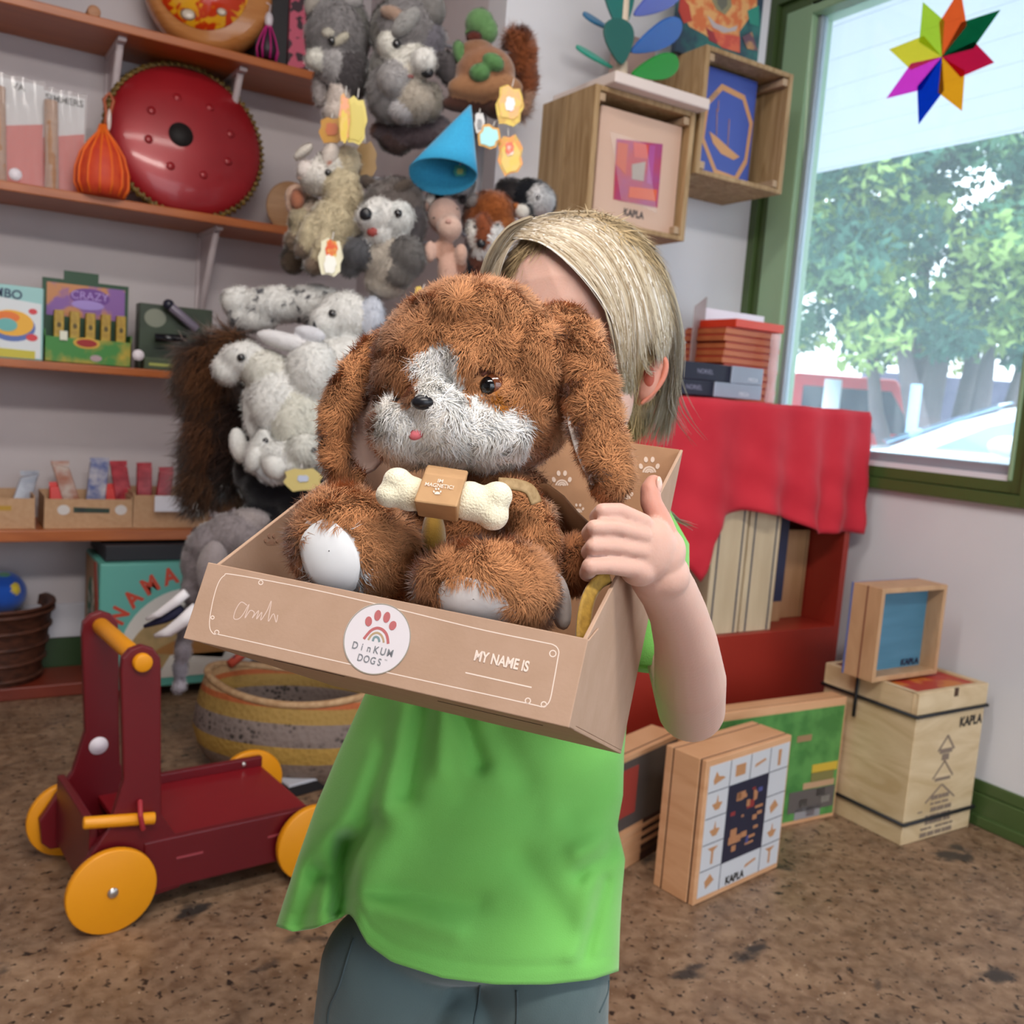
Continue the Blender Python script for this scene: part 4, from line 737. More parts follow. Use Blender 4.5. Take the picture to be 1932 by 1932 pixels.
puppet('rabbit_puppet', 'white rabbit puppet in profile with long ear stretched back', [(462, 678, 46, 34, WF), (430, 700, 28, 26, WF), (418, 690, 18, 18, '#f0eeea'), (500, 700, 46, 40, '#dedcd2'), (520, 760, 52, 66, WF), (560, 800, 54, 70, '#dedcd0'), (478, 770, 20, 60, WF), (590, 700, 50, 60, WF)], 2.14, parts=[('ear', [(540, 645, 58, 17, '#e6e4e6', dict(ang=16, dz=-.02)), (585, 630, 30, 15, '#dcdce2', dict(ang=14, dz=-.02))], WF), ('paw', [(450, 840, 17, 34, WF, dict(ang=-10))], WF)], eyes=[(455, 675, 8)], fur=dict(n=7000))
puppet('rabbit_puppet', 'small white rabbit puppet hanging lowest with curled paws', [(520, 860, 40, 30, WF), (488, 850, 20, 44, WF, dict(ang=20)), (575, 850, 38, 34, '#e3e2da'), (520, 890, 36, 22, '#dfe2e6'), (550, 880, 36, 24, WF)], 2.1, parts=[('paw', [(480, 865, 16, 26, WF, dict(ang=20, dz=-.03))], WF), ('paw', [(518, 880, 22, 26, WF, dict(ang=-30, dz=-.03))], WF)], eyes=[(501, 832, 6), (592, 850, 6)], fur=dict(n=4500))
puppet('monkey_puppet', 'dark brown long haired puppet in front of the lower shelves', [(400, 720, 44, 82, '#4a2c16'), (440, 660, 26, 40, '#4f3018'), (370, 700, 26, 50, '#5a3a1e'), (400, 830, 40, 60, '#4a2c18'), (385, 900, 30, 44, '#432a18'), (440, 830, 34, 80, '#2a1a14')], 2.3, fur=dict(n=16000, length=.07, width=.0022, tilt=.66, comb=(-.4, 0, -1), clump=.5, cscale=45, curl=.4, var=.45))
puppet('bear_puppet', 'black furry puppet below the white rabbit puppets', [(510, 915, 55, 50, '#15131a'), (560, 930, 60, 45, '#15131a'), (470, 890, 30, 40, '#1c1518'), (500, 960, 40, 30, '#15131a')], 2.2, fur=dict(n=4000, length=.012))
puppet('mouse_puppet', 'tan grey plush beside the kraft trays under the black puppet', [(448, 925, 34, 28, '#a3927f'), (420, 940, 22, 24, '#b08f6c'), (470, 945, 24, 24, '#8d8274')], 2.35)
t, B = puppet('elephant_puppet', 'grey elephant puppet with trunk hanging down and white tusks', [(440, 1010, 58, 44, '#8f8587'), (470, 980, 40, 22, '#a89d9c'), (400, 1030, 46, 44, '#8a8083'), (372, 1060, 30, 50, '#857b7e'), (368, 1110, 26, 34, '#7d7376'), (420, 1090, 50, 50, '#857b7e'), (352, 1180, 20, 36, '#857c80'), (345, 1225, 16, 30, '#857c82'), (340, 1262, 14, 26, '#85808a'), (338, 1295, 14, 14, '#9a949c')], 2.15, fur=dict(n=7000, length=.008, clump=.8),
    parts=[('ear', [(400, 1062, 26, 44, '#9a8f90', dict(ang=15, dz=-.05)), (395, 1085, 20, 36, '#857b7e', dict(ang=8, dz=-.05))], GR)])
IV = mat('tusk_felt', '#e6e2e6', .7)
for q in ([(352, 1118, 9), (330, 1136, 9), (300, 1158, 7), (276, 1168, 3)], [(372, 1148, 13), (345, 1172, 12), (318, 1192, 10), (292, 1200, 4)]):
    m = MB(); m.tube([P(x, y, 2.08) for x, y, r in q], [r*2.08/FPX for x, y, r in q], 10); m.build('tusk', [IV], t)
m = MB(); m.tube([P(x, y, 2.1) for x, y in ((345, 1150), (310, 1168), (272, 1182))], [.012, .01, .004], 8); m.build('mouth', [mat('navy_felt', '#1c1c3c', .8)], t)
# felt cone
t = thing('felt_cone', 'bright blue felt cone hanging among the puppets', 'felt cone', P(888, 198, 2.16))
ap = P(888, 198, 2.16); rim = []
for k in range(40):
    a = 2*PI*k/40; x = 836+64*math.cos(a)-6*math.sin(a)+(-14*math.cos(a)-24*math.sin(a))*0; y = 326-(-4)*math.cos(a)-28*math.sin(a)+(.28*(836-x) if x < 836 else 0)*.0
    x += -10*max(0, -math.sin(a)); rim.append(P(x, y+ (14 if math.sin(a) < 0 else 0)*(-math.sin(a)), 2.14-.055*math.sin(a)))
rows = [[ap+(q-ap)*s for q in rim] for s in (.01, .25, .5, .75, 1)]
m = MB(); m.grid(rows, closed_u=True); m.build('felt', [mat('felt_blue', '#2fa0cf', .85, '#2a97c6', 200, sheen=.4)], t, solid=.003)
# hang tags
def hangtag(cx, cy, w_, h_, cols, d, label, ang=0):
    t = thing('hang_tag', label, 'tag', P(cx, cy, d), 'paper tags hanging from the puppets'); ca, sa = math.cos(math.radians(ang)), math.sin(math.radians(ang))
    def pt(u, v, dd): return P(cx+(u*ca-v*sa)*w_/2, cy+(u*sa+v*ca)*h_/2, dd)
    sh = [(-.35, -1), (.1, -.86), (.55, -.95), (.8, -.55), (1, -.15), (.8, .2), (.85, .6), (.4, .95), (-.15, .9), (-.6, .98), (-.85, .5), (-1, .1), (-.8, -.3), (-.85, -.75)]
    for i, (c, s, oy_) in enumerate(cols):
        m = MB(); m.prism([pt(u*s, v*s+oy_, d-.002*i) for u, v in sh], FF*.0012); m.build('paper' if i == 0 else 'print', [mat('tag_'+c[1:]+str(i), c, .35, {0: '#c9a03c', 1: '#e0c060', 2: '#f0e0d0'}[i], 60, ramp=(.45, .6)) if c in (Y_, O_, R_, '#e8a07a', '#f0b070') else mat('tag_'+c[1:], c, .35)], t)
    m = MB(); m.tube([pt(0, -.95, d), pt(.05, -1.35, d+.01)], .0012, 5); m.build('string', [mat('string_white', '#e0dcd8', .6)], t)
Y_, O_, R_ = '#dcc04a', '#e8953a', '#e0603a'
hangtag(672, 228, 42, 92, [('#d6c66a', 1, 0), ('#cdbd60', .8, .05)], 2.2, 'folded pale yellow tag under the leftmost wolf puppet', 8); hangtag(650, 222, 22, 90, [('#e8a07a', 1, 0), (Y_, .7, .4)], 2.19, 'orange edged tag beside the folded pale yellow tag', 12)
hangtag(626, 246, 50, 50, [('#b5801c', 1, 0), ('#b8602c', .5, -.1)], 2.24, 'bronze gold tag below the leftmost wolf puppet')
hangtag(962, 200, 54, 78, [(Y_, 1, 0), ('#f0b070', .8, -.15), ('#f4eef4', .35, -.1)], 2.2, 'orange and yellow tag with white centre by the squirrel tail', 10)
hangtag(923, 258, 44, 46, [('#d89a30', 1, 0), ('#a8e6e6', .8, 0)], 2.18, 'shiny turquoise foil tag beside the blue cone', 20)
hangtag(963, 292, 50, 76, [(O_, 1, 0), (Y_, .75, .15), (R_, .35, -.3)], 2.2, 'orange tag hanging lowest under the turtle puppet', -10)
hangtag(624, 486, 48, 72, [('#e8e4c8', 1, 0), (R_, .5, -.45), ('#f6f6ee', .5, .35)], 2.16, 'red and white tag hanging from the llama puppet', 8)
hangtag(792, 572, 30, 60, [(Y_, 1, 0), ('#c8502c', .5, -.3)], 2.14, 'yellow and red tag behind the top of the brown toy dog head', 25)
hangtag(572, 905, 76, 44, [('#c9b878', 1, 0), ('#b9c2d8', .3, -.1)], 2.06, 'pale gold tag below the small white rabbit puppet', -5)
hangtag(692, 302, 40, 70, [('#9a7c52', 1, 0)], 2.3, 'plain brown tag between the tall wolf and husky puppets', -10)
hangtag(868, 322, 26, 22, [('#4fb0a8', 1, 0), ('#c9d88a', .5, .1)], 2.17, 'small shiny green tag under the blue cone')
hangtag(905, 232, 20, 40, [('#d6d6d6', 1, 0), ('#8d8d90', .5, .1)], 2.22, 'small white care tag under the turtle puppet')
# stand
t = thing('puppet_stand', 'grey floor stand that carries the plush puppets', 'display stand', (1.2, 2.2, 0))
SM = mat('stand_grey', '#8f8f96', .4, metal=.5)
m = MB(); m.lathe([(0, 0), (.09, 0), (.09, .012), (.03, .03), (0, .03)], (1.2, 2.2, 0), n=36); m.build('base', [SM], t)
m = MB(); m.cyl((1.2, 2.2, .02), (1.2, 2.2, 1.93), .018, n=14); m.build('pole', [SM], t)
for c in PUP:
    m = MB(); z = min(max(c[2]-.02, .3), 1.92); m.cyl((1.2, 2.2, z), tuple(c), .005, n=6); m.build('arm', [SM], t)
# ---------------------------------------------------------------- crates on the corner wall
CW = wood('crate_wood', '#b79a72', '#8f7048', 3, (9, 9, 1.1), .7, (.3, .7), .2, 2)
CE = wood('crate_edge', '#bfa588', '#a58a6c', 5, (2, 2, 2), .7)
YCF = 2.10
def crate(x0, x1, z0, z1, label, lid=False):
    t = thing('wooden_crate', label, 'crate', ((x0+x1)/2, YC, z0), 'wooden box shelves on the corner wall'); th = .017; D = (YCF, YC-.001)
    def board(n, a, b): bx(n, [CW], t, a, b, .002)
    n = 2; Ym = (D[0]+D[1])/2
    for y0, y1 in ((D[0], Ym-.001), (Ym+.001, D[1])):
        board('side_board', (x0, y0, z0), (x0+th, y1, z1)); board('side_board', (x1-th, y0, z0), (x1, y1, z1))
        board('top_board', (x0+th, y0, z1-th*.8), (x1-th, y1, z1)); board('bottom_board', (x0+th, y0, z0), (x1-th, y1, z0+th*.8))
    board('back_board', (x0+th, D[1]-.008, z0+th*.8), (x1-th, D[1], z1-th*.8))
    for x in (x0+th, x1-th-.02):
        for z in (z0+th, z1-th-.02): m = MB(); m.box((x, D[0]+.004, z), (x+.02, D[1]-.01, z+.02)); m.build('corner_batten', [CE], t, bevel=.002)
    return t
c1 = (1.478, 1.822, 1.475, 1.823); c2 = (1.838, 2.184, 1.665, 2.008)
crate(*c1, 'lower left wooden crate shelf holding the pink window card'); crate(*c2, 'upper right wooden crate shelf holding the blue octagon book')
def fpx(x, y, Y): p = oy(x, y, Y); return (float(p[0]), Y, float(p[2]))
# card with red print window (in the left crate)
KP = mat('card_kraft_pink', '#cfae9a', .6)
t = thing('gift_card_box', 'kraft card box with red picture in the lower left crate', 'box', (1.65, 2.13, c1[2]+.014))
a = fpx(1135, 200, 2.125); b = fpx(1288, 240, 2.125)
bx('box', [KP], t, (a[0], 2.125, c1[2]+.0142), (b[0], 2.19, float(oy(1210, 218, 2.125)[2])), .002)
pic = [(1163, 262), (1250, 272), (1240, 392), (1157, 376)]
flat('picture', [mat('pic_red', '#b8323c', .4, '#a03a78', 9, ramp=(.4, .6))], t, [fpx(*q, 2.1249) for q in pic], (0, -1, 0), .0012)
for pl, c in (([(1165, 268), (1185, 272), (1180, 330), (1162, 310)], '#c8502c'), ([(1188, 352), (1240, 358), (1237, 380), (1185, 372)], '#d8582c'), ([(1192, 310), (1218, 305), (1214, 342), (1192, 338)], '#a89a90'), ([(1195, 268), (1225, 274), (1222, 300), (1196, 296)], '#cf4a40'), ([(1224, 274), (1236, 275), (1230, 350), (1220, 345)], '#a84890')):
    flat('picture_patch', [mat('pp_'+c[1:], c, .4)], t, [fpx(*q, 2.1236) for q in pl], (0, -1, 0), .0008)
text(None, 'KAPLA', mat('print_dark', '#3a3638', .5), t, fpx(1195, 404, 2.1249), (1, 0, 0), (0, 0, 1), (.0235, .027), ext=.0012, bold=.03)
m = MB(); g = [[np.array(fpx(1160+u*60+v*10+ (14*math.sin(u*2.2)), 250+v*62+u*30, 2.10-.012*math.sin(v*1.6+u))) for u in np.linspace(-.1, .75, 8)] for v in np.linspace(0, 2.1, 12)]
m.grid(g); m.build('cellophane', [mat('cellophane_gloss', '#ffffff', .04, alpha=.12, spec=1)], t)
# white board over the left crate
m = MB(); a = fpx(1100, 150, 2.085); b = fpx(1303, 180, 2.085)
m.box((c1[0]+.03, 2.06, c1[3]+.0005), (c1[1]+.012, YC-.002, c1[3]+.03)); single(m.build('white_board', [mat('board_white_wood', '#e0d2cc', .5)], None, bevel=.004), 'thick white board lying on the lower left crate', 'board')
# cactus plant of wooden discs
t = thing('wooden_cactus', 'toy cactus of coloured wooden leaves standing on the white board', 'wooden toy', (*oy(1172, 140, 2.13)[:1], 2.13, c1[3]+.0305))
def leaf(c, tip, wd, col, d0, dth=(0, 0, 0), tilt=0):           # flat drop-shaped wooden leaf between two pixel points
    a = oy(*c, d0); b = oy(*tip, d0)+np.array(dth); ax = b-a; L = np.linalg.norm(ax); ax /= L; side = np.cross(ax, [math.sin(tilt), -math.cos(tilt), 0]); side /= np.linalg.norm(side); n = np.cross(ax, side)
    pts = []
    for k in np.linspace(0, 2*PI, 28, endpoint=False):
        s = (1-math.cos(k))/2; ww = math.sin(k)*(.35+.65*s)*.9; pts.append(a+ax*L*s+side*wd*ww)
    m = MB(); m.prism([p-n*.004 for p in pts], n*.008); m.build('leaf', [mat('leaf_'+col[1:], col, .35)], t, bevel=.002)
leaf((1172, 122), (1165, 34), .074, '#23605a', 2.10); leaf((1172, 60), (1165, -60), .078, '#23706a', 2.13)
leaf((1190, 98), (1286, 46), .052, '#1c5fb0', 2.11, tilt=.5); leaf((1196, 28), (1292, -34), .055, '#4f5fb8', 2.12, tilt=.5); leaf((1192, 140), (1280, 118), .048, '#128a2a', 2.08, tilt=.5)
leaf((1156, 128), (1087, 88), .03, '#2a9a84', 2.14, tilt=1.4); leaf((1150, 55), (1100, 26), .03, '#2f6f98', 2.16, tilt=1.4)
a = oy(1172, 128, 2.13); m = MB(); m.cyl((a[0], 2.13, c1[3]+.0305), (a[0], 2.13, a[2]+.015), .022, .016, n=14); m.cyl((a[0], 2.13, a[2]+.01), (a[0]-.005, 2.135, a[2]+.24), .012, n=10); m.build('stem', [mat('stem_wood', '#d6c2ac', .5)], t, bevel=.002)
m = MB(); a = oy(1215, 60, 2.25); m.box((a[0]-.075, 2.24, c1[3]+.0305), (a[0]+.0, 2.30, 2.03)); m.box((a[0]+.0, 2.24, c1[3]+.0305), (a[0]+.04, 2.30, 2.03)); single(m.build('tan_box', [mat('tan_pink_box', '#c9a894', .6, '#a08a94', 3)], None, bevel=.002), 'tall tan box standing behind the wooden cactus', 'box')
# blue octagon book in the right crate
t = thing('picture_book', 'blue book with gold octagon and ship in the upper right crate', 'book', (1.95, 2.2, c2[2]+.014))
a = fpx(1325, 200, 2.17); b = fpx(1425, 200, 2.17); zt = c2[3]-.022
bx('book', [mat('book_blue', '#3f57ae', .45)], t, (c2[0]+.018, 2.17, c2[2]+.0142), (b[0], 2.20, zt), .001)
GO = mat('gold_print', '#cf9a68', .5); oc = [(1362, 158), (1405, 180), (1420, 232), (1409, 308), (1388, 345), (1348, 330), (1322, 262), (1332, 190)]; ctr = np.mean(oc, 0)
inn = [tuple(np.array(q)*.87+ctr*.13) for q in oc]
for i in range(8):
    j = (i+1) % 8; flat('gold_border', [GO], t, [fpx(*oc[i], 2.1699), fpx(*oc[j], 2.1699), fpx(*inn[j], 2.1699), fpx(*inn[i], 2.1699)], (0, -1, 0), .0008)
flat('ship_hull', [GO], t, [fpx(*q, 2.1698) for q in [(1338, 248), (1352, 258), (1378, 282), (1395, 296), (1384, 302), (1360, 290), (1345, 270)]], (0, -1, 0), .0008)
for q in ([(1353, 205), (1352, 256)], [(1376, 225), (1373, 278)], [(1356, 190), (1355, 210)]):
    p0, p1 = fpx(*q[0], 2.169), fpx(*q[1], 2.169); m = MB(); m.tube([p0, p1], .0012, 5); m.build('ship_mast', [GO], t)
text(None, 'BOOK', mat('print_grey', '#8a8078', .5), t, fpx(1346, 182, 2.1688), (1, 0, .95), (-.95, 0, 1), .016, ext=.0006)
# picture book and white board above the right crate
t = thing('picture_book', 'bright orange and teal picture board standing on the upper right crate', 'picture board', (2.03, 2.2, c2[3]))
YP = 2.2; a = fpx(1283, 80, YP); zb = c2[3]+.0005
x0 = float(oy(1280, 30, YP)[0]); x1 = float(oy(1432, 90, YP)[0])
bx('board', [mat('paint_art', '#2f6f6a', .45, '#243a4e', 12, ramp=(.4, .6))], t, (x0, YP, zb), (x1, YP+.02, 2.36), .001)
rg = random.Random(2)
def art(pl, c, c2=None, lv=1): flat('painted_shape', [mat('art_'+c[1:]+str(lv), c, .45, c2, 25, ramp=(.45, .55)) if c2 else mat('art_'+c[1:], c, .45)], t, [fpx(*q, YP-.0005*lv) for q in pl], (0, -1, 0), .0004)
art([(1284, -40), (1430, -60), (1428, 12), (1408, 42), (1395, 60), (1395, 98), (1360, 88), (1330, 66), (1300, 50), (1286, 20)], '#dca468', '#d07040', 1)
art([(1284, -10), (1300, 10), (1306, 40), (1290, 44), (1280, 20)], '#b84034', None, 2); art([(1338, 58), (1396, 70), (1396, 100), (1362, 90)], '#d86848', '#c85040', 2); art([(1332, 52), (1345, 60), (1355, 84), (1338, 76)], '#98323a', None, 3)
art([(1334, 28), (1350, 44), (1375, 54), (1392, 48), (1388, 58), (1366, 62), (1345, 52)], '#b9aeb0', None, 3); art([(1340, -20), (1378, -20), (1380, 12), (1368, 28), (1352, 18), (1344, 2)], '#8d8768', None, 3); art([(1350, -20), (1372, -20), (1372, 10), (1362, 20), (1354, 8)], '#6a6a5e', None, 4)
art([(1410, 20), (1432, 10), (1432, 50), (1414, 44)], '#2f8a78', None, 3); art([(1400, 70), (1418, 60), (1430, 96), (1410, 92)], '#b98a5a', '#6a4a58', 3)
m = MB(); a = float(oy(1424, 60, 2.24)[0]); m.box((x1+.002, 2.235, zb), (x1+.062, 2.25, 2.36)); single(m.build('display_board', [mat('panel_bright', '#d9d6da', .6)], None, bevel=.001), 'narrow white board beside the painted picture board', 'board')
# ---------------------------------------------------------------- red cabinet with cloth
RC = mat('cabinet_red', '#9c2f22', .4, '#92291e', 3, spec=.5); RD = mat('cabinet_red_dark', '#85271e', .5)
YT, YTB = 1.78, 2.335; xl, xr = 1.30, 2.265; ztop = 1.035
t = thing('red_cabinet', 'red painted open cabinet below the window holding the boxed games', 'cabinet', ((xl+xr)/2, (YT+YTB)/2, 0))
zs = float(oy(1480, 1190, YT)[2])
bx('top', [RC], t, (xl, YT, ztop-.025), (xr, YTB, ztop), .003); bx('side', [RC], t, (xl, YT, 0), (xl+.022, YTB, ztop-.025)); bx('side', [RC], t, (xr-.022, YT, 0), (xr, YTB, ztop-.025)); bx('back', [RD], t, (xl+.022, YTB-.012, 0), (xr-.022, YTB, ztop-.025))
bx('shelf', [RC], t, (xl+.022, YT+.002, zs-.02), (xr-.022, YTB-.012, zs)); bx('front_panel', [RC], t, (xl+.022, YT, 0), (xr-.022, YT+.018, zs-.0005))
# cloth
t = thing('red_cloth', 'red cloth draped over the red cabinet top', 'cloth', ((xl+xr)/2, YT, ztop))
RCL = mat('cloth_red', '#c42e3c', .85, '#b82434', 8, sheen=.12, spec=.25)
hemp = [(1100, 1020), (1250, 1030), (1290, 1060), (1318, 1100), (1340, 1010), (1362, 975), (1400, 965), (1470, 975), (1500, 990), (1540, 1010), (1590, 1005), (1632, 1010), (1650, 960)]
def hemy(x): return float(np.interp(x, [q[0] for q in hemp], [q[1] for q in hemp]))
rows = []; xs = np.linspace(xl-.01, xr+.02, 90)
cols_ = []
for i, X in enumerate(xs):
    q = proj([X, YT, ztop-.1]); hz = float(oy(q[0]-6, hemy(q[0]-6), YT-.02)[2]); ph = X*38+1.2*math.sin(X*9)
    col = []
    for s in np.linspace(0, 1, 22):
        z = ztop+.004+(hz-ztop)*s; amp = .004+.020*s; col.append((X+.01*s*math.sin(ph*.5), YT-.008-amp*(1+math.sin(ph))*.7-.012*s*abs(math.sin(X*7+.4))-.004*math.sin(z*60+X*20)*s, z))
    cols_.append(col)
top = [[(X, Y, ztop+.004+.0015*math.sin(X*40+Y*30)) for Y in np.linspace(YTB-.02, YT-.004, 8)] for X in xs]
g = [tp+c[1:] for tp, c in zip(top, cols_)]
side = []
for j in range(10):
    s = (j+1)/10; X = xr+.02; row = []
    base = [(X, Y, ztop+.004) for Y in np.linspace(YTB-.02, YT-.004, 8)]
    for (x_, Y, z_) in base: row.append((min(X+.006+.022*s*(.5+.5*math.sin(Y*30)), XR-.008), Y, z_-s*.32*(.8+.2*math.sin(Y*12))))
    last = cols_[-1]
    side.append(row)
m = MB(); m.grid(g); m.grid([[(xr+.02, Y, ztop+.004) for Y in np.linspace(YTB-.02, YT-.004, 8)]]+side); m.build('fabric', [RCL], t, solid=.0018)
# boxed games in the cabinet
SL = mat('box_pale_wood', '#d2c0a0', .5, '#c6b292', 5, (6, 6, 1)); NV = mat('box_navy', '#2a3350', .4); MD = mat('box_mid_wood', '#b9906a', .5, '#a88058', 4, (6, 6, 1))
zsb = zs+.0005
def ubox(x0, x1, y0, y1, Y, dep, label, kind):
    a = float(oy(x0, 1100, Y)[0]); b = float(oy(x1, 1100, Y)[0]); zt = .83 if y0 < 990 else float(oy((x0+x1)/2, y0, Y)[2])
    zt = min(zt, .97); t = thing('boxed_game', label, 'game box', ((a+b)/2, Y+dep/2, zsb), 'wooden game boxes in the red cabinet')
    if kind == 'slim':
        bx('box', [SL], t, (a, Y, zsb), (b, Y+dep, zt), .002)
        w_ = b-a
        for f in (.16, .86): bx('navy_edge', [NV], t, (a+w_*f-.002, Y-.0012, zsb+.002), (a+w_*f+.0025, Y+.002, zt-.002), 0)
    else: bx('box', [MD], t, (a, Y, zsb), (b, Y+dep, zt), .002); bx('lid_line', [mat('line_dark', '#6a4a34', .6)], t, (a+(b-a)*.88, Y-.001, zsb+.002), (a+(b-a)*.9, Y+.002, zt-.002), 0)
ubox(1338, 1400, 960, 1195, 1.80, .2, 'pale wooden game box with navy edges, leftmost in the red cabinet', 'slim')
ubox(1404, 1462, 960, 1190, 1.80, .2, 'pale wooden game box with navy edges, second from the left', 'slim')
ubox(1476, 1518, 1000, 1170, 1.9, .2, 'tan wooden game box beside the navy patterned one', 'mid'); ubox(1524, 1566, 1000, 1165, 1.92, .2, 'tan wooden game box, rightmost in the red cabinet', 'mid')
t = thing('boxed_game', 'wooden game box with navy blue label behind the pale boxes', 'game box', (*oy(1480, 1100, 1.88)[:2], zsb), 'wooden game boxes in the red cabinet')
a = float(oy(1462, 1100, 1.87)[0]); b = float(oy(1478, 1100, 1.87)[0]); bx('box', [MD], t, (a-.006, 1.87, zsb), (b, 2.05, .82), .002); flat('label', [NV], t, [(a-.0, 1.8699, zsb+.06), (b-.001, 1.8699, zsb+.06), (b-.001, 1.8699, .77), (a-.0, 1.8699, .77)], (0, -1, 0), .001)
# on the cloth
zc = ztop+.0105
def tbox(name, x0, x1, ytop, Y, dep, z0, m_, label, cat='box', group=None, bev=.002, root=None):
    a = float(oy(x0, 720, Y)[0]); b = float(oy(x1, 720, Y)[0]); zt = float(oy((x0+x1)/2, ytop, Y)[2]); o = bx(name, [m_], root, (a, Y, z0), (b, Y+dep, zt), bev)
    if root is None: single(o, label, cat, group)
    return a, b, zt
BK = mat('game_black', '#1e2236', .35)
def gamebox(x0, xm, x1, yt, z0, label):
    t = thing('game_carton', label, 'game box', (*oy((x0+x1)/2, 720, 1.82)[:2], z0), 'dark flat game boxes on the red cloth')
    a, b, zt = tbox('carton', x0, x1, yt, 1.82, .16, z0, BK, None, root=t)
    am = float(oy(xm, 720, 1.82)[0]); bx('silver_end', [mat('silver_card', '#9aa6b8', .25, metal=.2)], t, (am, 1.812, z0), (b+.001, 1.8195, zt), .002)
    text(None, 'NORIEL', mat('print_lilac', '#8d90a8', .4), t, ((a+am)/2+.01, 1.8199, (z0+zt)/2), (1, 0, 0), (0, 0, 1), .016, ext=.0006); text(None, 'MEGA', mat('print_white', '#d8dde8', .4), t, ((am+b)/2+.02, 1.8119, z0+.012), (1, 0, 0), (0, 0, 1), .013, ext=.0006)
    return zt
zt1 = gamebox(1262, 1346, 1434, 720, zc, 'lower dark game box with silver end on the red cloth'); gamebox(1268, 1376, 1434, 687, zt1+.0005, 'upper dark game box with silver end lying on the lower one')
t = thing('stacked_puzzle', 'x', 'puzzle', (0, 0, 0)); bpy.data.objects.remove(t)
TR = mat('puzzle_wood', '#b8673c', .5, '#a8582f', 4, (1, 6, 6)); TR2 = mat('puzzle_red', '#a33426', .5); a = float(oy(1362, 700, 1.99)[0]); b = float(oy(1466, 700, 1.99)[0]); ztt = float(oy(1420, 622, 1.99)[2]); n = 10; hh = (ztt-zc)/n
for i in range(n):
    dx = .004*math.sin(i*2.1); z0 = zc+i*hh; t = thing('tray_puzzle', ['lowest', 'second', 'third', 'fourth', 'fifth', 'sixth', 'seventh', 'eighth', 'ninth', 'topmost'][i]+' wooden tray puzzle counted up from the red cloth', 'puzzle', ((a+b)/2, 2.06, z0), 'stack of red edged tray puzzles')
    bx('frame', [TR], t, (a+dx, 1.99, z0), (b+dx, 2.16, z0+hh*.72), .0015); bx('red_lid', [TR2], t, (a+dx+.004, 1.993, z0+hh*.72), (b+dx-.004, 2.157, z0+hh-.0004), .001)
a2 = float(oy(1386, 612, 1.99)[0]); b2 = float(oy(1478, 612, 1.99)[0]); zt2 = float(oy(1430, 607, 1.99)[2]); bx_ = bx('orange_box', [mat('bright_red_box', '#cf3a1c', .4)], None, (a2, 1.985, ztt+.0005), (b2, 2.16, zt2), .002); single(bx_, 'bright orange red flat box on top of the tray puzzle stack', 'box')
m = MB(); xa = float(oy(1460, 700, 1.96)[0]); pts = [[(xa+.013*math.cos(k)*(1+.2*math.sin(j*1.3)), 1.965+.013*math.sin(k), zc+(ztt-zc)*.97*j/12) for k in np.linspace(0, 2*PI, 12, endpoint=False)] for j in range(13)]; m.grid(pts, closed_u=True); single(m.build('bubble_wrap', [mat('bubble_wrap', '#f0d8dc', .12, alpha=.45, spec=.9)], None), 'rolled bubble wrap strip in front of the tray puzzle stack', 'bubble wrap')
t = thing('open_book_stand', 'open white picture card with brown cover standing on the red cloth', 'display card', (*oy(1380, 680, 2.2)[:2], zc))
a = float(oy(1322, 640, 2.2)[0]); b = float(oy(1442, 600, 2.2)[0]); m = MB(); zt = float(oy(1380, 588, 2.2)[2]); m.box((a, 2.2, zc), (b, 2.204, zt)); m.build('white_page', [mat('page_pinkwhite', '#e6dfea', .5)], t)
flat('animal_print', [mat('print_orange', '#d88a5a', .5)], t, [oy(x, y, 2.1999) for x, y in ((1342, 690), (1345, 645), (1352, 640), (1362, 650), (1362, 690))], (0, -1, 0), .0006)
m = MB(); p = [oy(1310, 578, 2.04), oy(1333, 560, 2.2), oy(1322, 690, 2.2), oy(1300, 690, 2.04)]; p[2][2] = zc; p[3][2] = zc; m.prism(p, (.004, .001, 0)); m.build('brown_cover', [mat('cover_brown', '#9a8480', .6)], t)
b_ = Blob(); fz = oy(1284, 700, 2.1); fx = float(fz[0]); b_.e((fx, 2.1, zc+.03), (.014, .012, .03), '#5a4a4c').e((fx+.006, 2.095, zc+.02), (.012, .012, .02), '#a07a54').e((fx-.004, 2.1, zc+.062), (.006, .006, .02), '#2a2a30'); o = b_.build('small_figure', vmat('figure_paint', .5, 0), None, .003, 1); single(o, 'small dark and tan figure beside the child hair on the red cloth', 'figurine')
# ---------------------------------------------------------------- wooden chest and blue box by the right wall
PW = wood('chest_wood', '#dcc6a2', '#bfa57c', 3.2, (1, 1, 3.5), .55, (.3, .7), .1, 2.5)
RP = mat('rope_black', '#16181c', .6)
A = oz(1698.8, 1596.6, 0); x0, x1, y0, y1 = A[0], 2.29, A[1], A[1]+.275; zh = float(P(0, 0, 1)[2]); H = float(ox(1742, 1312, 2.02)[2]); H = float(CAM[2]+ray(1742, 1308)[2]*(A[1]/ray(1742, 1308)[1]))
t = thing('wooden_chest', 'tall pale wooden chest with black cords against the right wall', 'chest', ((x0+x1)/2, (y0+y1)/2, 0)); zl = H-.055
bx('body', [PW], t, (x0, y0, 0), (x1, y1, zl), .002)
m = MB(); e = .014; m.box((x0-.002, y0-.002, zl+.001), (x1+.002, y0+e, H)); m.box((x0-.002, y1-e, zl+.001), (x1+.002, y1+.002, H)); m.box((x0-.002, y0+e, zl+.001), (x0+e, y1-e, H)); m.box((x1-e, y0+e, zl+.001), (x1+.002, y1-e, H)); m.build('lid_rim', [PW], t, bevel=.002)
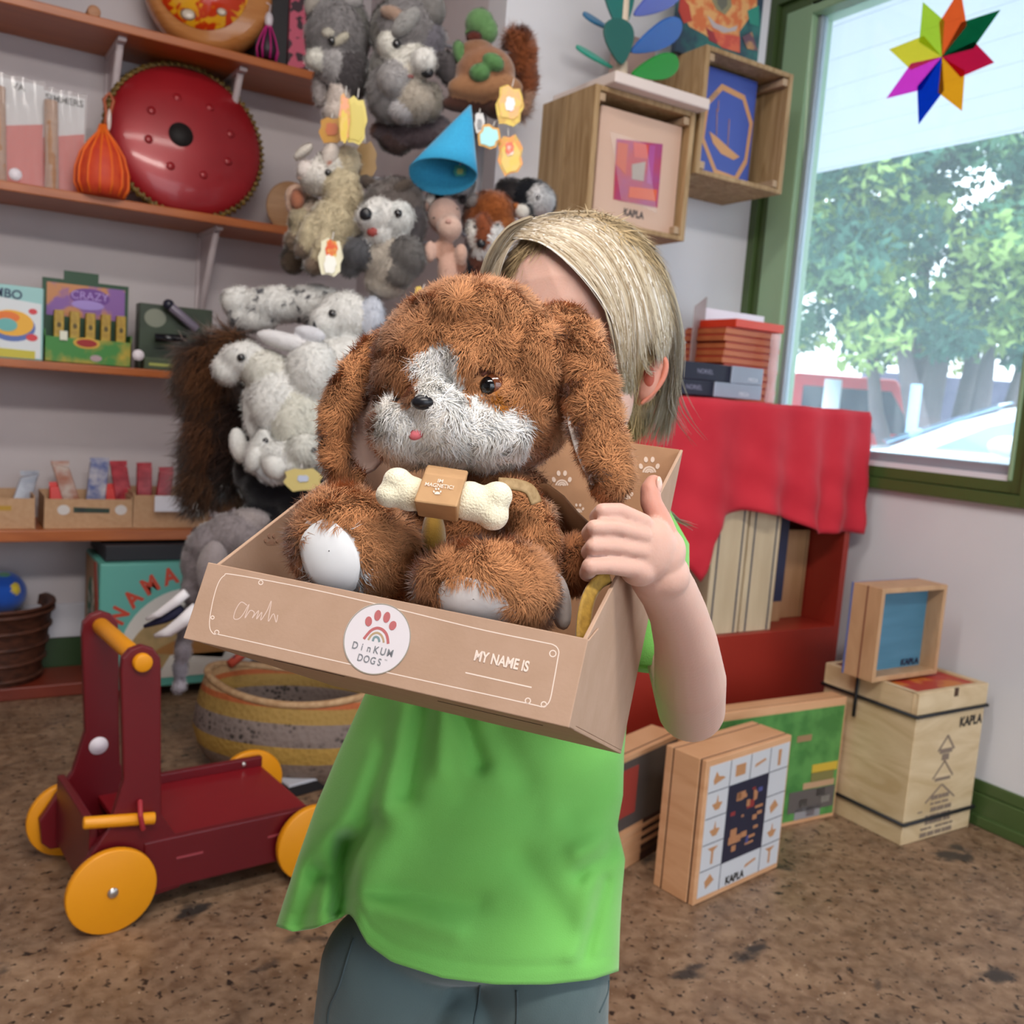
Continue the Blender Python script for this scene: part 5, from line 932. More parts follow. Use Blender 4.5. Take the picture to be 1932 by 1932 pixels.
bx('lid_picture', [mat('lid_red', '#b03428', .45, '#c8742c', 9, ramp=(.55, .62))], t, (x0+e, y0+e, zl+.004), (x1-e, y1-e, H-.006), 0)
def band(z, nm='cord'):
    m = MB(); r = .0045; q = [(x0-r, y0-r, z), (x1+r, y0-r, z), (x1+r, y1+r, z), (x0-r, y1+r, z)]
    for i in range(4): m.cyl(q[i], q[(i+1) % 4], r, n=8)
    m.build(nm, [RP], t)
band(zl-.002); band(.055)
xm = x0-.004; ym = y0+.17; m = MB(); m.tube([(xm-.003, ym, zl-.055), (xm-.004, ym, H+.002), (x0+.01, ym-.005, H+.004), (x0+.09, ym+.05, H-.002)], .0045, 8); m.build('cord', [RP], t)
bx('lid_notch', [mat('notch_dark', '#4a3020', .7)], t, (x0+.135, y0-.0035, H-.02), (x0+.15, y0+.0, H+.0005), 0)
text(None, 'KAPLA', mat('print_black', '#201c1a', .5), t, (x0+.222, y0-.0003, zl-.037), (1, 0, 0), (0, 0, 1), (.031, .034), ext=.0008, bold=.04)
INK = mat('ink_grey', '#857466', .6); rg = random.Random(7); cx = x0+.135
def pl_(x, z, w_, h_, a=0):
    ca, sa = math.cos(a), math.sin(a); flat('engraving', [INK], t, [(cx+x+u*ca-v*sa, y0-.0003, z+u*sa+v*ca) for u, v in ((-w_/2, -h_/2), (w_/2, -h_/2), (w_/2, h_/2), (-w_/2, h_/2))], (0, -1, 0), .0006)
zb0 = zl-.095
for s in (-1, 1):
    pl_(s*.016, zb0+.012, .05, .006, -s*.85); pl_(s*.02, zb0-.055, .06, .005, -s*.8); pl_(s*.03, zb0-.115, .07, .005, -s*.6)
pl_(0, zb0-.008, .05, .012); pl_(0, zb0-.024, .028, .016); pl_(0, zb0-.08, .062, .008)
for r in range(9):
    for k in range(-4, 5):
        if abs(k)*.014 < .035+.005*r and rg.random() < .9: pl_(k*.0145+rg.uniform(-.002, .002), zb0-.125-r*.0155, .0125, .006 if r % 2 else .011)
pl_(-.075, .075, .018, .004)
# blue box on the chest
t = thing('display_frame_box', 'small wooden box with blue interior standing on the wooden chest', 'wooden box', (2.17, 1.5, H+.0005))
Yb = y0+.10; fl = [oy(1651, 1238, Yb), oy(1770, 1249, Yb)]; a, b = float(fl[0][0]), min(float(fl[1][0]), XR-.02); zb = H+.0015; zt = float(oy(1720, 1108, Yb)[2]); D_ = .085; th = .012
FW = wood('frame_wood', '#c9a27c', '#b58e68', 4, (4, 4, 1), .5)
bx('side', [FW], t, (a, Yb, zb), (a+th, Yb+D_, zt)); bx('side', [FW], t, (b-th, Yb, zb), (b, Yb+D_, zt)); bx('side', [FW], t, (a+th, Yb, zb), (b-th, Yb+D_, zb+th)); bx('side', [FW], t, (a+th, Yb, zt-th), (b-th, Yb+D_, zt)); bx('blue_panel', [mat('panel_blue', '#4f84a0', .45, '#437892', 5, (1, 1, 6))], t, (a+th, Yb+.045, zb+th), (b-th, Yb+.05, zt-th), 0); bx('back_board', [mat('back_blue', '#5a6aa0', .5)], t, (a-.001, Yb+D_, zb), (b+.001, Yb+D_+.006, zt), .001); bx('lid_gap', [mat('line_dark2', '#7a4a38', .6)], t, (a-.0008, Yb+.04, zb), (a+.0005, Yb+.044, zt), 0)
text(None, 'KAPLA', mat('print_navy', '#101a3c', .4), t, (b-.055, Yb+.044, zb+th+.012), (1, 0, 0), (0, 0, 1), (.024, .022), ext=.0008, bold=.05)
# ---------------------------------------------------------------- wooden picture boxes on the floor
def flatbox(name, label, bl, br, ang_pts, h_px, dep, build, tiltback=.0):
    pass
FWD = wood('flat_wood', '#d6a67e', '#c6946a', 3.5, (1, 1, 5), .5)
def standing(label, pl, pr, ptl, dep, group='large wooden picture boxes standing on the floor'):
    a = oz(*pl); b = oz(*pr); u = b-a; L = np.linalg.norm(u); u /= L; n = np.array([-u[1], u[0], 0])        # n points away from the viewer
    if n@(a-CAM) < 0: n = -n
    dlt = ray(*ptl); z = float(CAM[2]+dlt[2]*((a-CAM)@n)/(dlt@n)); t = thing('picture_box', label, 'wooden box', a+u*L/2, group)
    T = Matrix(((u[0], n[0], 0, a[0]), (u[1], n[1], 0, a[1]), (0, 0, 1, 0), (0, 0, 0, 1)))
    return t, T, L, z
def wbox(nm, T, t, a, b, m_, bev=.0015): m = MB(); m.T = T; m.box(a, b); return m.build(nm, [m_], t, bevel=bev)
t, T, L, z = standing('wooden box with a gridded cover picture standing on the floor at right', (1306, 1711), (1466, 1637), (1332, 1437), .08)
d = .105; th = .012; LD = mat('line_brown', '#4a2a1c', .7)
wbox('front_lid', T, t, (0, 0, .001), (L, .012, z), FWD); wbox('shadow_gap', T, t, (.001, .012, .002), (L-.001, .016, z-.001), LD, 0); wbox('body', T, t, (-.001, .016, .001), (L+.001, d-.022, z), FWD); wbox('shadow_gap', T, t, (.001, d-.022, .002), (L-.001, d-.018, z-.001), LD, 0); wbox('back_lid', T, t, (0, d-.018, .001), (L, d, z), FWD)
gx0, gx1, gz0, gz1 = th, L-.006, .014, z-.014
wbox('picture_sheet', T, t, (gx0, -.0012, gz0), (gx1, .0002, gz1), mat('sheet_grey', '#c9ccd2', .35), 0)
cw, ch = (gx1-gx0)/4, (gz1-gz0)/5
GL_ = mat('grid_line', '#4a4e5a', .5); TN = mat('motif_tan', '#b8875e', .5)
for k in range(1, 4):
    for (s0, s1) in ([(0, 1), (4, 5)] if k == 2 else [(0, 5)] if k in (1, 3) else []):
        if k == 2 : s0, s1 = (4, 5) if False else (0+4*0+4, 5) if s0 == 0 else (0, 0)
        if s1 > s0: wbox('grid_line', T, t, (gx0+cw*k-.0008, -.0018, gz0+ch*s0), (gx0+cw*k+.0008, -.001, gz0+ch*s1), GL_, 0)
for k in range(1, 5):
    segs = [(0, 4)] if k in (1, 4) else [(0, 1), (3, 4)]
    for s0, s1 in segs: wbox('grid_line', T, t, (gx0+cw*s0, -.0018, gz0+ch*k-.0008), (gx0+cw*s1, -.001, gz0+ch*k+.0008), GL_, 0)
wbox('centre_picture', T, t, (gx0+cw, -.0024, gz0+ch), (gx0+cw*3, -.0011, gz0+ch*4), mat('centre_dark', '#20243a', .4), 0)
rg = random.Random(5)
for i in range(26):
    x = gx0+cw*(1.3+1.4*rg.random()); zz = gz0+ch*(1.3+2.3*rg.random()); w_ = rg.uniform(.008, .03); h_ = rg.uniform(.004, .018)
    wbox('castle_block', T, t, (x-w_/2, -.003-.0002*(i % 4), zz-h_/2), (x+w_/2, -.0023, zz+h_/2), mat('castle_tan', '#b07c58', .5) if i % 6 else mat('castle_blue', '#4a4f88', .5) if i % 4 else mat('castle_red', '#8a2f30', .5), 0)
shapes = [[(-.3, -.3), (.35, -.1), (.2, 0), (-.05, .05), (-.2, .3), (-.35, -.1)], [(-.3, -.25), (.3, -.25), (.3, .3), (-.3, .3)], [(-.35, -.1), (.35, .1), (.3, .2), (-.1, .1), (-.3, .05)], [(-.08, -.4), (.08, -.4), (.1, .4), (-.1, .4)], [(-.1, -.3), (.12, -.3), (.3, 0), (.06, .05), (0, .4), (-.06, .05), (-.3, 0)], [(-.06, -.4), (.06, -.4), (.06, .2), (.3, .4), (-.3, .4), (-.06, .2)], [(-.2, -.3), (.25, 0), (0, .35), (-.3, .05)]]
cells = [(0, 4, 0), (1, 4, 1), (2, 4, 2), (3, 4, 3), (0, 3, 4), (0, 2, 4), (0, 1, 5), (0, 0, 6), (3, 2, 6), (3, 1, 4), (3, 0, 5), (2, 0, 2)]
for cx, cz, k in cells:
    m = MB(); m.T = T; m.prism([(gx0+cw*(cx+.5+u*.8), -.0012, gz0+ch*(cz+.5+v*.8)) for u, v in shapes[k]], (0, -.0008, 0)); m.build('motif', [TN], t)
m = None
def ttext(body, T, t, x, y, z, s, m_): M = np.array(T); return text(None, body, m_, t, (M@np.array([x, y, z, 1]))[:3], M[:3, 0], M[:3, 2], s, ext=.0008, bold=.04)
ttext('KAPLA', T, t, gx0+cw*1.75, -.0012, gz0+ch*.2, (.022, .024), mat('print_black', '#201c1a'))
# box with the green picture behind it
t, T, L, z = standing('wide wooden box with a green garden picture behind the gridded box', (1300, 1600), (1572, 1540), (1583, 1317), .05)
wbox('front_lid', T, t, (-.03, 0, .001), (L, .012, z), FWD); wbox('shadow_gap', T, t, (-.029, .012, .002), (L-.001, .015, z-.001), LD, 0); wbox('body', T, t, (-.03, .015, .001), (L, .05, z), FWD)
wbox('picture_sheet', T, t, (-.02, -.001, .012), (L-.006, .0002, z-.02), mat('sheet_green', '#3f7a3c', .4, '#56924c', 18, ramp=(.4, .6)), 0)
for x, zz, w_, h_, c in ((-.055, .14, .09, .022, '#c9a838'), (-.06, .118, .08, .025, '#7a7444'), (-.07, .098, .11, .016, '#b89474'), (-.09, .06, .16, .055, '#5c5654'), (-.06, .075, .03, .02, '#8a8484'), (-.12, .055, .03, .02, '#b8b2a8'), (-.04, .055, .03, .018, '#b8b2a8'), (-.10, .028, .09, .03, '#8f8c90'), (-.09, .028, .03, .022, '#9a3c34'), (-.14, .225, .05, .016, '#9a7a5a')):
    wbox('printed_shape', T, t, (L+x-w_/2, -.0022, zz-h_/2), (L+x+w_/2, -.0009, zz+h_/2), mat('gp_'+c[1:], c, .5, None), .0)
# box at the left, half hidden by the child
t, T, L, z = standing('wooden box with red and dark picture half hidden beside the green shirt', (1100, 1690), (1262, 1590), (1262, 1392), .08)
wbox('front_lid', T, t, (0, 0, .001), (L, .012, z), FWD); wbox('shadow_gap', T, t, (.001, .012, .002), (L-.001, .016, z-.001), LD, 0); wbox('body', T, t, (0, .016, .001), (L, .075, z), FWD)
wbox('picture_sheet', T, t, (.01, -.001, .1), (L-.006, .0002, z-.012), mat('sheet_dark', '#4a4442', .35, '#5c5450', 8), 0); wbox('picture_red', T, t, (L*.1, -.002, .13), (L*.5, -.0008, z-.03), mat('sheet_red', '#a04038', .4), 0)
for k in range(4): wbox('plank_print', T, t, (.01, -.0016-.0003*k, .02+.02*k), (L-.03, -.0009, .03+.02*k), FWD, 0)
wbox('plank_print', T, t, (L*.62, -.0016, .004), (L-.006, -.0009, .1), mat('dark_maroon', '#3a201c', .5), 0)
# ---------------------------------------------------------------- push cart, basket, low tray on the floor
CR = mat('cart_red', '#6a101a', .35, '#620e18', 3); CY = mat('cart_yellow', '#e8980e', .4)
w1 = oz(208, 1757); w2 = oz(126, 1611); u = w1-w2; tw = np.linalg.norm(u); u /= tw; f_ = np.array([-u[1], u[0], 0]); f_ = f_ if f_[0] > 0 else -f_
t = thing('push_cart', 'dark red wooden push cart with yellow wheels and handle', 'toy cart', (w1+w2)/2)
T = Matrix(((f_[0], -u[0], 0, w1[0]), (f_[1], -u[1], 0, w1[1]), (0, 0, 1, 0), (0, 0, 0, 1)))     # x forward (right in the photo), y to the far side, z up, origin at near rear wheel
Rw = .078; tw = tw; LC = float(np.linalg.norm(oz(590, 1660)-w1))
def cb(nm, fn, m_, bev=.003): m = MB(); m.T = T; fn(m); return m.build(nm, [m_], t, bevel=bev)
for x, y in ((0, 0), (0, tw), (LC, 0), (LC, tw)):
    s = -1 if y == 0 else 1
    w_ = cb('wheel', lambda m: m.cyl((x, y-.009 if s < 0 else y-.007, Rw), (x, y+.007 if s < 0 else y+.009, Rw), Rw, n=44), CY, .003)
    cb('axle_cap', lambda m: m.ell((x, y+s*.011, Rw), (.010, .005, .010)), mat('steel', '#c9c4c0', .2, metal=.9), 0)
yi0, yi1 = .028, tw-.028
for y in (yi0, yi1):
    prof = [(-.055, .05), (-.06, .10), (.0, .19), (.022, .27), (.012, .475), (.014, .497), (.027, .512), (.047, .518), (.067, .510), (.080, .492), (.082, .47), (.088, .27), (.092, .19), (.13, .13), (.13, .04), (.02, .03), (-.04, .035)]
    cb('side_panel', lambda m: m.prism([(px, y-.009, pz) for px, pz in prof], (0, .018, 0)), CR, .003)
cb('handle_bar', lambda m: m.cyl((.047, yi0-.022, .488), (.047, yi1+.02, .488), .0165, n=20), CY, .003)
cb('box_side', lambda m: m.box((.06, yi0-.012, .045), (LC+.015, yi0+.004, .145)), CR); cb('box_side', lambda m: m.box((.06, yi1-.004, .045), (LC+.015, yi1+.012, .15)), CR)
cb('lid', lambda m: m.hexa([(.05, yi0+.004, .115), (LC+.012, yi0+.004, .115), (LC+.012, yi1-.004, .115), (.05, yi1-.004, .115), (.05, yi0+.004, .13), (LC+.012, yi0+.004, .13), (LC+.012, yi1-.004, .13), (.05, yi1-.004, .13)]), mat('cart_red_bright', '#84121c', .3)); cb('bottom', lambda m: m.box((.05, yi0+.004, .045), (LC+.012, yi1-.004, .058)), CR)
cb('end_board', lambda m: m.box((LC+.0, yi0+.004, .058), (LC+.012, yi1-.004, .115)), CR); cb('back_board', lambda m: m.box((-.03, yi0+.01, .05), (-.015, yi1-.01, .19)), CR)
cb('peg', lambda m: m.cyl((-.045, yi0-.006, .205), (.075, yi0-.022, .195), .011, n=14), CY, .003); cb('cord', lambda m: m.tube([(.05, yi0-.012, .23), (.045, yi0-.035, .21), (.05, yi0-.035, .185), (.055, yi0-.012, .18)], .005, 8), mat('cord_red', '#a02430', .6))
for xx in (.12, .3): cb('slot', lambda m: m.box((xx, yi0-.0135, .10), (xx+.05, yi0-.012, .104)), mat('slot_pale', '#9a3f48', .5), 0)
q = oplane(186, 1407, np.array(T@Vector((0, yi1-.0095, 0))), u); ql = T.inverted()@Vector(q); cb('price_sticker', lambda m: m.cyl((ql.x, yi1-.0105, ql.z), (ql.x, yi1-.009, ql.z), .0185, n=28), mat('sticker_white', '#f0e8f0', .5), 0)
for a_ in ((0, yi1-.012, .10), (LC-.03, yi1-.006, .14)): cb('screw', lambda m: m.ell(a_, (.006, .004, .006)), mat('steel', '#c9c4c0'), 0)
# woven basket
t = thing('woven_basket', 'oval woven basket with yellow and patterned bands on the floor behind the red cart', 'basket', (.84, 2.12, 0))
bm_ = bpy.data.materials.new('basket_weave'); bm_.use_nodes = True; nt = bm_.node_tree; b = nt.nodes['Principled BSDF']; b.inputs['Roughness'].default_value = .75
tc = _n(nt, 'ShaderNodeTexCoord'); sx_ = _n(nt, 'ShaderNodeSeparateXYZ'); nt.links.new(tc.outputs['Object'], sx_.inputs[0]); mr = _n(nt, 'ShaderNodeMapRange'); mr.inputs[1].default_value = 0; mr.inputs[2].default_value = .25; nt.links.new(sx_.outputs['Z'], mr.inputs[0])
r = _n(nt, 'ShaderNodeValToRGB'); r.color_ramp.interpolation = 'CONSTANT'; E_ = r.color_ramp.elements; st = [(0, '#7d6a5e'), (.12, '#7d6a5e'), (.30, '#a8843c'), (.48, '#7d6e68'), (.70, '#9a7a3c'), (.84, '#a8582c'), (.90, '#b08c64')]
E_[0].position = 0; E_[0].color = C4(st[0][1]); E_[1].position = st[1][0]; E_[1].color = C4(st[1][1])
for p_, c_ in st[2:]: e_ = E_.new(p_); e_.color = C4(c_)
nt.links.new(mr.outputs[0], r.inputs[0]); ck = _n(nt, 'ShaderNodeTexVoronoi'); ck.inputs['Scale'].default_value = 75; mp = _n(nt, 'ShaderNodeMapping'); mp.inputs['Rotation'].default_value = (0, .6, 0); nt.links.new(tc.outputs['Object'], mp.inputs[0]); nt.links.new(mp.outputs[0], ck.inputs['Vector'])
r2 = _n(nt, 'ShaderNodeValToRGB'); r2.color_ramp.elements[0].position = .25; r2.color_ramp.elements[0].color = C4('#2a2426'); r2.color_ramp.elements[1].position = .5; r2.color_ramp.elements[1].color = (1, 1, 1, 1); nt.links.new(ck.outputs['Distance'], r2.inputs[0])
wv = _n(nt, 'ShaderNodeTexNoise'); wv.inputs['Scale'].default_value = 9; nt.links.new(tc.outputs['Object'], wv.inputs['Vector']); r3 = _n(nt, 'ShaderNodeValToRGB'); r3.color_ramp.elements[0].position = .42; r3.color_ramp.elements[1].position = .55; nt.links.new(wv.outputs['Fac'], r3.inputs[0])
r4 = _n(nt, 'ShaderNodeValToRGB'); r4.color_ramp.interpolation = 'CONSTANT'; e4 = r4.color_ramp.elements; e4[0].color = (.75, .75, .75, 1); e4[1].position = .30; e4[1].color = (.1, .1, .1, 1)
for p_, v_ in ((.48, .85), (.70, .1)): e_ = e4.new(p_); e_.color = (v_, v_, v_, 1)
nt.links.new(mr.outputs[0], r4.inputs[0]); mu = _n(nt, 'ShaderNodeMath', operation='MULTIPLY'); nt.links.new(r3.outputs[0], mu.inputs[0]); nt.links.new(r4.outputs[0], mu.inputs[1])
mx = _n(nt, 'ShaderNodeMix', data_type='RGBA', blend_type='MULTIPLY'); nt.links.new(mu.outputs[0], mx.inputs[0]); nt.links.new(r.outputs[0], mx.inputs[6]); nt.links.new(r2.outputs[0], mx.inputs[7]); nt.links.new(mx.outputs[2], b.inputs['Base Color'])
bn = _n(nt, 'ShaderNodeBump'); bn.inputs['Strength'].default_value = .5; bn.inputs['Distance'].default_value = .004; nt.links.new(ck.outputs['Distance'], bn.inputs['Height']); nt.links.new(bn.outputs[0], b.inputs['Normal'])
# oval, long axis roughly parallel to the picture
ua = RR*np.array([1, 1, 0]); ua /= np.linalg.norm(ua); va = np.array([-ua[1], ua[0], 0]); cB = oz(575, 1330, .225)+va*.155-ua*.045; cB[2] = 0
def oval(a_, b_, z, n=56, dz=0): return [cB+ua*a_*1.15*math.cos(k)+va*b_*math.sin(k)+np.array([0, 0, z+dz*abs(math.cos(k))**2]) for k in np.linspace(0, 2*PI, n, endpoint=False)]
Hb = .215
outer = [oval(.14, .10, .001), oval(.19, .14, .012), oval(.222, .165, .06), oval(.235, .175, .11), oval(.23, .17, .16, dz=.01), oval(.215, .155, Hb-.01, dz=.03), oval(.212, .15, Hb, dz=.035)]
inner = [oval(.20, .14, Hb, dz=.035), oval(.205, .145, .16, dz=.01), oval(.215, .155, .1), oval(.18, .13, .03), oval(.01, .01, .02)]
m = MB(); m.grid(outer+inner, closed_u=True); m.build('woven_wall', [bm_], t)
m = MB(); m.tube(oval(.207, .147, Hb+.004, dz=.035), .0095, 8, closed=True); m.build('rim', [mat('rim_straw', '#c2a079', .7, '#a8835c', 60)], t)
m = MB(); p = [cB-ua*.2+np.array([0, 0, Hb+.035])+va*.05, cB-ua*.17+va*.09+np.array([0, 0, Hb+.06]), cB-ua*.11+va*.13+np.array([0, 0, Hb+.05]), cB-ua*.09+va*.14+np.array([0, 0, Hb+.02])]; m.tube(p, .012, 10); m.build('handle', [mat('handle_red', '#b8452f', .6, '#2a2440', 60, ramp=(.6, .66))], t)
# low white-edged tray behind the cart
a = oz(530, 1512); b = oz(700, 1465); uu = b-a; uu /= np.linalg.norm(uu); nn = np.array([-uu[1], uu[0], 0]); m = MB(); m.T = Matrix(((uu[0], nn[0], 0, a[0]), (uu[1], nn[1], 0, a[1]), (0, 0, 1, 0), (0, 0, 0, 1)))
t = thing('floor_tray', 'low black tray with white edge between the cart and the child', 'tray', a+uu*.2); m.box((.02, 0, .001), (.42, .06, .028)); m.build('tray', [mat('tray_black', '#1a1a1e', .5)], t, bevel=.002)
m2 = MB(); m2.T = m.T; m2.box((.02, -.001, .0285), (.42, .05, .036)); m2.build('white_edge', [mat('edge_white', '#b9bcc6', .35)], t, bevel=.002)
# ---------------------------------------------------------------- open kraft box held by the child
BT = np.array([0.22531297844615905, 0.5087066958373099, 0.8284731937145685])
BR = np.array([[0.6432729210151351, 0.6917848569776959, 0.32807569360001376], [-0.7640073587680796, 0.6079291691539199, 0.21613625572777379], [-0.04992699507133873, -0.38968684470264536, 0.9195930938348884]])
BXx, BXy, BXz = BR[:, 0], BR[:, 1], BR[:, 2]
BW, BD, BHf, BHb = .25, .2244, .050, .2545; TH = .0026
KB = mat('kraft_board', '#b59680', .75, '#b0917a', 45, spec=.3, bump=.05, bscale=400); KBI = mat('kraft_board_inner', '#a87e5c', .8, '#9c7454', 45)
PWH = mat('print_cream', '#ecd9cc', .6)
tb = thing('gift_box', 'open kraft cardboard display box held by the child with a round paw sticker', 'box', BT)
BM = Matrix(((BR[0, 0], BR[0, 1], BR[0, 2], BT[0]), (BR[1, 0], BR[1, 1], BR[1, 2], BT[1]), (BR[2, 0], BR[2, 1], BR[2, 2], BT[2]), (0, 0, 0, 1)))
def bb(nm, fn, m_=None, bev=.0006, par=None):
    m = MB(); m.T = BM; fn(m); return m.build(nm, [m_ or KB], par or tb, bevel=bev)
h = BW/2
bb('bottom', lambda m: m.box((-h, 0, 0), (h, BD, TH)))
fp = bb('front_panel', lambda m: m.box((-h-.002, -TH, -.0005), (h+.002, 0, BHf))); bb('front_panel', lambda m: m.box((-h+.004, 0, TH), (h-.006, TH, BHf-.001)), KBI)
for s in (-1, 1):
    x = s*h; bb('side_panel', lambda m: m.prism([(x-(TH if s > 0 else 0), y, z) for y, z in ((TH+.0005, TH), (BD, TH), (BD, BHb), (.004, BHf+.001))], (TH, 0, 0)))
bb('side_flap', lambda m: m.prism([(h, y, z) for y, z in ((.0, .0), (.020, .0), (.026, BHf+.012), (.0, BHf-.002))], (.0012, 0, 0)))
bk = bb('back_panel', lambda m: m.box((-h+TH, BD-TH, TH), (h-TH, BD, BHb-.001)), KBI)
bb('bottom_slot', lambda m: m.box((-.07, .0135, -.0003), (-.02, .0145, .0001)), mat('slot_dark', '#3a281c', .8), 0); bb('bottom_slot', lambda m: m.box((.03, .05, -.0003), (.1, .051, .0001)), mat('slot_dark', '#3a281c'), 0)
bb('bottom_slot', lambda m: m.box((-.095, .0045, -.0003), (-.07, .0058, .0001)), mat('slot_dark', '#3a281c'), 0)
def fb(x, y, off=.0): return oplane(x, y, BT-BXy*(TH+.0001+off), BXy)
def fbk(x, y, off=0): return oplane(x, y, BT+BXy*(BD-TH-.0002), BXy)
def fl(x, y): return oplane(x, y, BT-BXx*(h-TH-.0002), BXx)
def lineon(f, pts, r, m_, par, nm='printed_line', nrm=BXy, closed=False):
    m = MB(); P3 = [f(*q) for q in pts]; n = np.array(nrm); out = []
    L = []
    for i, p in enumerate(P3):
        a = P3[i-1] if (i or closed) else P3[i]; b = P3[(i+1) % len(P3)] if (i < len(P3)-1 or closed) else P3[i]; t_ = b-a; t_ /= np.linalg.norm(t_)+1e-12; sd = np.cross(t_, n); L.append((p+sd*r, p-sd*r))
    k = len(L); m.add([q for ab in L for q in ab], [(2*i, 2*i+1, 2*((i+1) % k)+1, 2*((i+1) % k)) for i in range(k if closed else k-1)]); return m.build(nm, [m_], par)
def spline(pts, n=8, closed=False):
    out = []; N = len(pts); pts = [np.array(p, float) for p in pts]
    for i in range(N if closed else N-1):
        p0 = pts[(i-1) % N] if (i or closed) else pts[0]; p1 = pts[i]; p2 = pts[(i+1) % N]; p3 = pts[(i+2) % N] if (closed or i+2 < N) else pts[-1]
        for k in range(n):
            t = k/n; out.append(.5*((2*p1)+(-p0+p2)*t+(2*p0-5*p1+4*p2-p3)*t*t+(-p0+3*p1-3*p2+p3)*t**3))
    if not closed: out.append(pts[-1])
    return out
def zc_(x, y, s=12.075, ox_=640, oy_=1120): return (ox_+x/s, oy_+y/s)
fb1 = lambda x, y: fb(x, y, .0004)
lw = .0003
lineon(fb, spline([(409, 1197), (440, 1203), (700, 1262), (900, 1306), (1004, 1329), (1025, 1333), (1037, 1322), (1044, 1290), (1052, 1245), (1054, 1228), (1045, 1217), (1020, 1211), (900, 1186), (700, 1137), (560, 1106), (440, 1084), (423, 1086), (412, 1100), (403, 1128), (396, 1165), (396, 1185), (402, 1195)], 6, True), lw, PWH, tb, closed=True)
for c_, r_ in (((1043, 1233), 6), ((1026, 1329), 5), ((996, 1322), 5), ((409, 1193), 4), ((492, 1099), 4), ((401, 1165), 3)):
    lineon(fb, [(c_[0]+r_*math.cos(k), c_[1]+r_*math.sin(k)) for k in np.linspace(0, 2*PI, 14, endpoint=False)], lw, PWH, tb, 'printed_loop', closed=True)
text(None, 'MY NAME IS', PWH, tb, fb(946, 1248), BXx, BXz, (.0062, .0084), ext=.0003, bold=.03)
lineon(fb, [(878, 1269), (1003, 1297)], lw*1.2, PWH, tb)
lineon(fb, spline([(466, 1142), (455, 1136), (445, 1150), (441, 1166), (449, 1168), (458, 1160), (470, 1140), (462, 1166), (472, 1152), (480, 1156), (476, 1166), (488, 1152), (484, 1168), (494, 1155), (492, 1170), (504, 1152), (512, 1134), (506, 1172), (516, 1158), (521, 1174), (524, 1160)], 5), .0003, mat('pen_white', '#d8c0b4', .6), tb, 'pen_writing')
c0 = fb(711, 1205); rs = np.linalg.norm(fb(711, 1272)-fb(711, 1138))/2
st_ = thing('tmp', None, None); bpy.data.objects.remove(st_)
m = MB(); m.prism([c0+(BXx*math.cos(k)+BXz*math.sin(k))*rs for k in np.linspace(0, 2*PI, 56, endpoint=False)], -BXy*.0003); sk = m.build('round_sticker', [mat('sticker_paper', '#dcd6da', .45)], tb)
lineon(fb1, [tuple(proj(c0+(BXx*math.cos(k)+BXz*math.sin(k))*rs*.985)) for k in np.linspace(0, 2*PI, 56, endpoint=False)], .0003, mat('sticker_rim', '#9a9486', .5), sk, 'sticker_rim', closed=True)
def sprint(pts, m_, nm='paw_print'): m = MB(); m.prism([fb1(*q) for q in pts], -BXy*.0002); return m.build(nm, [m_], sk)
def rot_ell(cx, cy, rx, ry, a, n=18): ca, sa = math.cos(a), math.sin(a); return [(cx+rx*math.cos(k)*ca-ry*math.sin(k)*sa, cy+rx*math.cos(k)*sa+ry*math.sin(k)*ca) for k in np.linspace(0, 2*PI, n, endpoint=False)]
RS = mat('print_rose', '#b9696a', .5)
for x, y, rx, ry, a in ((672, 632, 78, 112, .1), (880, 496, 74, 124, .22), (1085, 540, 76, 126, .25), (1222, 728, 80, 108, .42)): sprint([zc_(*q) for q in rot_ell(x, y, rx, ry, a)], RS, 'toe_print')
for pts, c, r_ in (([(560, 1035), (640, 930), (740, 830), (870, 785), (980, 820), (1060, 900), (1100, 1010), (1115, 1145)], RS, .0011), ([(660, 1055), (740, 940), (850, 892), (940, 930), (995, 1020), (1015, 1118)], mat('print_tan', '#b39a78', .5), .0008), ([(765, 1085), (790, 1010), (845, 985), (895, 1020), (915, 1105)], mat('print_teal', '#7c9296', .5), .0009)):
    lineon(fb1, [zc_(*q) for q in spline(pts, 5)], r_*.8, c, sk, 'rainbow_print')
INKG = mat('print_greyink', '#7d8086', .5)
def letters(s, x0, y0, x1, y1, size):
    n = len(s)
    for i, ch in enumerate(s):
        t_ = i/(n-1); text(None, ch, INKG, sk, fb1(*zc_(x0+(x1-x0)*t_, y0+(y1-y0)*t_)), BXx, BXz, size, ext=.0002, bold=.01)
letters('DinKUM', 365, 1185, 1160, 1365, (.0054, .0062)); letters('DOGS', 480, 1465, 915, 1570, (.005, .006)); text(None, 'TM', INKG, sk, fb1(*zc_(1065, 1520)), BXx, BXz, .0013, ext=.0002)
PP = mat('paw_cream', '#d6bfae', .7)
def paw(f, x, y, s, par, nrm, m_=PP):
    for dx, dy, a in ((-15, -3, -.3), (-6, -15, -.1), (6, -15, .1), (15, -3, .3)):
        m = MB(); m.prism([f(x+(dx+q[0])*s, y+(dy+q[1])*s) for q in rot_ell(0, 0, 3.6, 5.2, a, 12)], np.array(nrm)*.0002); m.build('paw_print', [m_], par)
    for r_ in (11, 7, 3.5): lineon(f, [(x+r_*s*math.cos(k), y+(9+r_*math.sin(k))*s) for k in np.linspace(PI+.1, 2*PI-.1, 12)], .0007*s, m_, par, 'paw_print', nrm)
for x, y, s in ((1225, 883, 1.05), (1060, 908, 1.0), (1180, 935, .8), (1091, 962, .6)): paw(fbk, x, y, s, tb, -BXy)
paw(fl, 512, 1022, .75, tb, BXx, mat('paw_brown', '#b08a74', .7))
